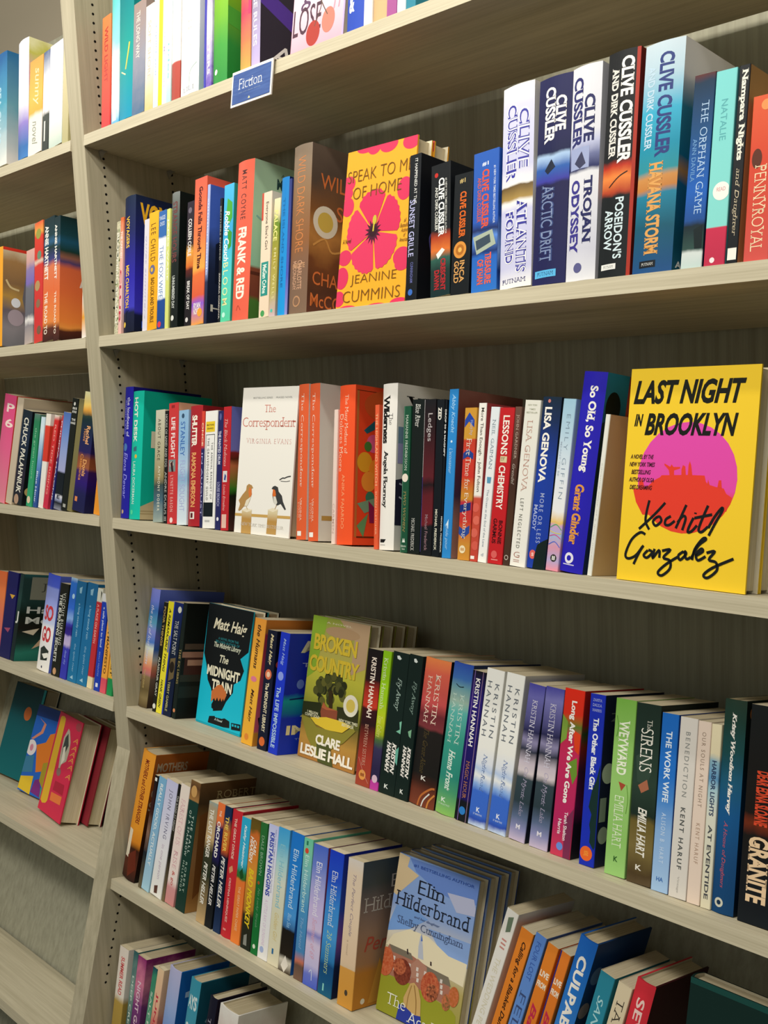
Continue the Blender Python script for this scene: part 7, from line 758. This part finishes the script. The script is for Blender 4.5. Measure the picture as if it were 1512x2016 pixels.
 ('A', 0.6475, 0.008, 0.0, 0.5, 0.117, 0.2, 0.02, 0, 'p', 'd89ab0', 'm:0 ecd8dc,.6 e8ccd4,.85 e4b8c4,1 dca0b0;.1;10', [('T', 'g', 0.15, 0.4, 0.62, 0.16, '5a3c5c', 'i'), ('T', 'LOSE', 0.02, 0.56, 0.77, 0.2, '4a2c3c', ''), ('T', 'IT', 0.78, 0.98, 0.7, 0.14, 'd890a0', 'i'), ('O', 0.42, 0.885, 0.13, 0.09, 'a83428'), ('O', 0.7, 0.83, 0.12, 0.09, 'c87a68'), ('K', [(0.44, 0.84), (0.55, 0.7), (0.5, 0.6)], 0.008, '5a4a3c'), ('K', [(0.68, 0.79), (0.55, 0.68), (0.48, 0.58)], 0.008, '5a4a3c'), ('R', 0.97, 0, 1, 1, 'b8a8d0')], ['pale pink display book with two cherries']),  # the cover's fade from whitish to pink is light painted into its colour
 ('E', -0.441, 0.082, -7.0, 8.0, 0.146, 0.228, 0.046, 0, 'h', 'b8203c', 'd2284c', [('P', [(0.072, 0.055), (0.106, 0.037), (0.205, 0.029), (0.284, 0.044), (0.294, 0.104), (0.322, 0.874), (0.271, 0.908), (0.134, 0.928), (0.042, 0.908)], 'e0b02c'), ('P', [(0.493, 0.121), (0.564, 0.137), (0.691, 0.236), (0.72, 0.325), (0.695, 0.425), (0.532, 0.479), (0.512, 0.528), (0.453, 0.529), (0.399, 0.399), (0.384, 0.226)], 'b8b09c'), ('P', [(0.448, 0.218), (0.529, 0.166), (0.644, 0.276), (0.561, 0.375), (0.504, 0.455), (0.434, 0.331)], '3a4440'), ('P', [(0.458, 0.319), (0.535, 0.291), (0.615, 0.42), (0.508, 0.492)], 'e4dccc'), ('O', 0.5, 0.559, 0.09, 0.04, '8a6a64'), ('O', 0.871, 0.06, 0.12, 0.04, 'a8444c'), ('T', 'A', 0.773, 0.973, 0.195, 0.05, 'e89a4c', 'i'), ('T', 'A', 0.779, 0.979, 0.268, 0.05, 'e89a4c', 'i'), ('T', 'A', 0.767, 0.967, 0.329, 0.05, 'e89a4c', 'i'), ('T', 'A', 0.769, 0.969, 0.389, 0.05, 'e89a4c', 'i'), ('T', 'A', 0.796, 0.996, 0.456, 0.05, 'e89a4c', 'i'), ('T', 'A', 0.796, 0.996, 0.547, 0.05, 'e89a4c', 'i'), ('P', [(0.456, 0.654), (0.84, 0.642), (0.86, 0.742), (0.438, 0.747)], 'b01c38'), ('P', [(0.405, 0.774), (0.858, 0.757), (0.854, 0.839), (0.412, 0.856)], 'e87a3c')], ['crimson thick volume with a gold bar and winged figure']),
 ('E', -0.4175, 0.1315, -6.0, 8.0, 0.155, 0.222, 0.034, 0, 'h', '7a2430', '8c2a34', [], ['thick volume behind the crimson one showing page edges']),
 ('E', -0.409, 0.17, -5.0, 8.0, 0.155, 0.215, 0.024, 0, 'h', '3a2a24', '3c2c28', [], ['rearmost book behind the crimson volume by the upright']),
 ('E', -0.612, 0.112, 4.0, 10.0, 0.128, 0.212, 0.03, 0, 'h', '2c5cb0', '2464c4', [('P', [(0.0, 0.0), (1.0, 0.0), (1.022, 0.12), (-0.012, 0.13)], '1c3c84'), ('P', [(0.138, 0.144), (0.348, 0.192), (0.298, 0.29), (0.026, 0.401), (0.107, 0.403), (0.389, 0.301), (0.428, 0.194)], 'd88a70'), ('P', [(0.274, 0.449), (0.564, 0.387), (0.649, 0.284), (0.879, 0.239), (1.096, 0.269), (1.16, 0.412), (1.077, 0.518), (0.837, 0.596), (0.777, 0.69), (0.468, 0.743)], 'e07c28'), ('O', 0.108, 0.498, 0.18, 0.09, 'e8e0e0'), ('O', 0.119, 0.497, 0.06, 0.04, 'd88aa0'), ('P', [(-0.023, 0.617), (0.279, 0.566), (0.358, 0.754), (-0.013, 0.801)], '3c7ca0'), ('P', [(-0.027, 0.846), (0.437, 0.79), (0.444, 0.913), (0.456, 1.002), (-0.021, 0.979)], 'e0bc30'), ('P', [(0.517, 0.827), (0.68, 0.789), (0.854, 0.988), (0.461, 0.968)], '7a2c7c'), ('P', [(0.654, 0.615), (0.925, 0.566), (1.03, 0.732), (0.817, 0.877), (0.665, 0.813)], 'a8942c'), ('P', [(0.779, 0.881), (0.971, 0.828), (1.003, 0.992), (0.816, 0.992)], '3c9c84'), ('O', 1.036, 0.554, 0.1, 0.04, '2c4c7c')], ['blue display book with colourful swirling shapes']),
 ('E', -0.8, 0.135, 4.0, 10.0, 0.15, 0.235, 0.042, 0, 'h', '0c3c44', 'g:0 123840,.5 0e5c64,1 0c6a70', [('R', 0.93, 0, 1, 1, '1c8c90'), ('O', 0.6, 0.3, 0.12, None, 'c86a34')], ['dark teal book cut by the left frame edge']),
 ('E', 1.262, 0.06, 0.0, 1.5, 0.15, 0.2375, 0.03, 0, 'h', '12302c', '142c28', [('R', 0, 0, 1, 0.03, '1c4a44'), ('K', [(0.2, 0.3), (0.5, 0.38), (0.95, 0.55)], 0.022, 'd8d0b8'), ('K', [(0.25, 0.36), (0.55, 0.46), (0.95, 0.64)], 0.014, 'a8a48c'), ('O', 0.6, 0.75, 0.2, 0.08, 'c85a2c')], ['blackish green display hardcover in the lower right corner']),
]
ROWNAME = {'A': 'top shelf', 'B': 'second shelf', 'C': 'third shelf', 'D': 'fourth shelf', 'E': 'fifth shelf', 'F': 'bottom shelf'}
for k, b in BOOKS.items():
    for it in b[3]:
        if it[0] in 'tx': want(it[1], it[-1])
        if it[0] == 'T': want(it[1], it[-1])
for fc in FACES:
    for it in fc[12]:
        if it[0] == 'T': want(it[1], it[-1])
want('Fiction', 's')
want('new and classic stories', '')
make_texts()

# ------------------------------------------------------------------ the store floor
mb = MB(); m, nt, b = new_mat('floor_carpet', 0.95, 0.1)
nz = nt.nodes.new('ShaderNodeTexNoise'); nz.inputs['Scale'].default_value = 220; r = stops_ramp(nt, [(0.35, '3c372e'), (0.65, '544c40')])
nt.links.new(nz.outputs[0], r.inputs[0]); nt.links.new(r.outputs[0], b.inputs['Base Color'])
mb.box((-3, -4, -0.05), (4.5, 0.6, 0.0), m); tag(mb.build('floor'), 'grey brown carpet floor in front of the bookcases', 'floor', kind='structure')
mb = MB(); m, nt, b = new_mat('wall_paint', 0.8, 0.2); b.inputs['Base Color'].default_value = lin('b8ab94')
mb.box((-3, 0.5, 0.0), (4.5, 0.6, 3.2), m); tag(mb.build('wall_back'), 'painted store wall behind the bookcases', 'wall', kind='structure')

# ------------------------------------------------------------------ bookcases
UP = wood_mat('upright_wood', 2, 'bcb297', 'a39a80')
FRONT = wood_mat('shelf_wood', 0, 'cbc1a6', 'b3a98e')
BACK = wood_mat('back_panel_wood', 2, 'aaa792', '918e7a')
HOLE = ink('14110c', 0.9)
PIN, _nt, _b = new_mat('pin_metal', 0.3, 0.5); _b.inputs['Metallic'].default_value = 0.8; _b.inputs['Base Color'].default_value = (0.5, 0.5, 0.48, 1)
KZ = 0.868                      # below this height the case flares out towards the reader
FS = 0.286
BACKY = 0.28
def front_y(z): return -max(0.0, KZ - z) * FS
def upright(x0, x1, holes_side, parent):
    mb = MB(); zt, zb = 2.42, 0.0
    prof = [(0, zt), (0, KZ), (front_y(zb), zb), (BACKY, zb), (BACKY, zt)]
    n = len(prof)
    L = [(x0, y, z) for y, z in prof]; Q = [(x1, y, z) for y, z in prof]
    mb.mesh(L, [(0, 1, 2, 3, 4)], UP); mb.mesh(Q, [(4, 3, 2, 1, 0)], UP)
    for i in range(n):
        j = (i + 1) % n; mb.poly([L[i], L[j], Q[j], Q[i]], UP)
    xs = x1 + 0.00015 if holes_side > 0 else x0 - 0.00015
    z = 0.42
    while z < 2.3:
        for yy in (0.037, 0.185):
            y = yy + front_y(z)
            c = [(xs, y + 0.0026 * math.cos(R(a)), z + 0.0026 * math.sin(R(a))) for a in range(0, 360, 45)]
            mb.poly(c if holes_side > 0 else c[::-1], HOLE)
        z += 0.0162
    return mb.build('upright', parent)
def shelf(row, x0, x1, parent):
    o = MB(); d = {'A': 0.235, 'B': 0.25, 'C': 0.255, 'D': 0.256, 'E': 0.196, 'F': 0.168}[row]
    o.box((0, 0, -SHELF_T), (x1 - x0, d, 0), FRONT)
    return o.build('shelf', parent, mw=frame(row) @ Matrix.Translation((x0, 0.0, 0.0)))
def pin(row, x, side, y, parent):
    mw = frame(row) @ Matrix.Translation((x, y, -SHELF_T - 0.0004))
    o = MB()
    o.box((0, -0.006, -0.0015), (side * 0.011, 0.006, 0), PIN)
    o.mesh([(0, -0.006, -0.0015), (0, 0.006, -0.0015), (0, 0.0, -0.015), (side * 0.002, -0.006, -0.0015), (side * 0.002, 0.006, -0.0015), (side * 0.002, 0.0, -0.015)], [(0, 1, 2), (5, 4, 3), (0, 2, 5, 3), (1, 4, 5, 2), (0, 3, 4, 1)], PIN)
    return o.build('shelf_pin', parent, mw=mw)
W2 = 0.04977
def bookcase(xl, xr, label, tl, tr):
    root = empty('bookcase', Matrix.Translation((0, 0, 0))); tag(root, label, 'bookcase', 'store bookcases')
    upright(xl - tl, xl, 1, root); upright(xr, xr + tr, -1, root)
    o = MB(); xa, xb = xl + 0.0003, xr - 0.0003      # upright above, leaning with the flare below
    pr = [(0.262, 2.40), (0.262, 0.95), (-0.06, 0.05), (-0.045, 0.05), (0.277, 0.95), (0.277, 2.40)]
    A = [(xa, y, z) for y, z in pr]; Q = [(xb, y, z) for y, z in pr]
    for i in range(6): o.poly([A[i], A[(i + 1) % 6], Q[(i + 1) % 6], Q[i]], BACK)
    for P in (A, Q): o.poly([P[0], P[1], P[4], P[5]], BACK); o.poly([P[1], P[2], P[3], P[4]], BACK)
    o.build('back_panel', root)
    o = MB(); o.box((xl + 0.0003, front_y(0.0) + 0.02, 0.0), (xr - 0.0003, front_y(0.0) + 0.04, 0.09), UP); o.build('plinth', root)
    for row in 'ABCDEF':
        shelf(row, xl + 0.0008, xr - 0.0008, root)
        for y in (0.037, 0.16 if row in 'EF' else 0.185):
            pin(row, xl + 0.001, 1, y, root); pin(row, xr - 0.001, -1, y, root)
    return root
bookcase(W2, 1.62, 'pale wood bookcase filling the right of the picture, six shelves of books', W2 * 0.5, 0.0249)
bookcase(-0.95, 0.0, 'pale wood bookcase cut by the left frame edge', 0.0249, W2 * 0.5 - 0.0001)

# ------------------------------------------------------------------ sign clipped to the top shelf
mw = frame('A') @ Matrix.Translation((0.5262, -0.0045, 0.0))
root = empty('shelf_sign', mw); tag(root, 'small blue Fiction sign clipped to the top shelf edge', 'sign')
o = MB(); WH = ink('e6e2da', 0.4)
o.box((0, -0.0016, -0.052), (0.1005, 0.0006, -0.0005), WH); o.box((0.0, -0.0016, -0.0005), (0.1005, 0.0006, 0.0014), WH); o.box((0.0, 0.0006, 0.0004), (0.1005, 0.0075, 0.0014), WH)
o.box((0.02, 0.0006, -0.03), (0.08, 0.004, -0.002), WH); o.build('sign_holder', root)
o = MB(); CARD, nt, b = new_mat('sign_card', 0.5)
tc = nt.nodes.new('ShaderNodeTexCoord'); mp = nt.nodes.new('ShaderNodeMapping'); mp.inputs['Scale'].default_value = (18, 1, 260); nz = nt.nodes.new('ShaderNodeTexNoise'); nz.inputs['Scale'].default_value = 1
nt.links.new(tc.outputs['Object'], mp.inputs[0]); nt.links.new(mp.outputs[0], nz.inputs['Vector']); r = stops_ramp(nt, [(0.35, '35508c'), (0.65, '44609c')]); nt.links.new(nz.outputs[0], r.inputs[0]); nt.links.new(r.outputs[0], b.inputs['Base Color'])
o.box((0.0035, -0.0021, -0.0485), (0.097, -0.0017, -0.003), CARD)
def sign_text(t, st, x0, x1, z0, z1, col):
    pts, fs, _a = TEXTS[(t, st)]; o.mesh([(x0 + u * (x1 - x0), -0.0023, z0 + v * (z1 - z0)) for u, v in pts], fs, ink(col))
sign_text('Fiction', 's', 0.018, 0.078, -0.0285, -0.0125, 'd8dce4')
sign_text('new and classic stories', '', 0.02, 0.074, -0.0345, -0.032, '7c90b8')
o.mesh([(0.044, -0.0023, -0.046), (0.05, -0.0023, -0.046), (0.047, -0.0023, -0.042)], [(0, 1, 2)], ink('d8d09c'))
o.build('sign_card', root)

# ------------------------------------------------------------------ books standing spine out
def spine_mw(row, x, s, w, lean):
    lift = w * math.sin(R(lean)) if lean > 0 else 0.0
    return frame(row) @ Matrix.Translation((x, s, 0.0004 + lift)) @ Matrix.Rotation(R(lean), 4, 'Y')
PAGES = [('dccfb0', 'c4b594'), ('e0d4b8', 'cabc9c'), ('d4c6a6', 'b8a886')]
for i, (k, (row, x, w, s, h, lean)) in enumerate(PLACE.items()):
    kind, sp, fr, items, desc = BOOKS[k]
    where = ' on the left bay ' + ROWNAME[row] if k[0] == 'L' else ' on the ' + ROWNAME[row]
    grp = ('books on the left bay ' if k[0] == 'L' else 'books on the ') + ROWNAME[row]
    make_book(spine_mw(row, x, s, w, lean), kind, w, h, 0.112 if row == 'F' else (min(DEPTH[kind], 0.128) if row == 'E' else DEPTH[kind]), sp, fr, items, desc + where, grp, pages=PAGES[i % 3])

# ------------------------------------------------------------------ books shown face out, with the copies stacked behind them
for fc in FACES:
    row, x, s, yaw, back, cw, h, th, copies, kind, sp, fr, items, labels = fc
    for c in range(copies + 1):
        off = c * (th + 0.0022)
        lift = (th + off) * math.sin(R(back))
        mw = frame(row) @ Matrix.Translation((x, s, 0.0004 + 0.0 * c)) @ Matrix.Rotation(R(yaw), 4, 'Z') @ Matrix.Rotation(R(-back), 4, 'X') @ Matrix.Translation((0, th + off, lift)) @ Matrix.Rotation(R(-90), 4, 'Z')
        lb = labels[c]
        make_book(mw, kind, th, h, cw, sp, fr, items, lb + ' on the ' + ('left bay ' if x < 0 else '') + ROWNAME[row], 'face out books on the ' + ('left bay ' if x < 0 else '') + ROWNAME[row], pages=PAGES[c % 3])
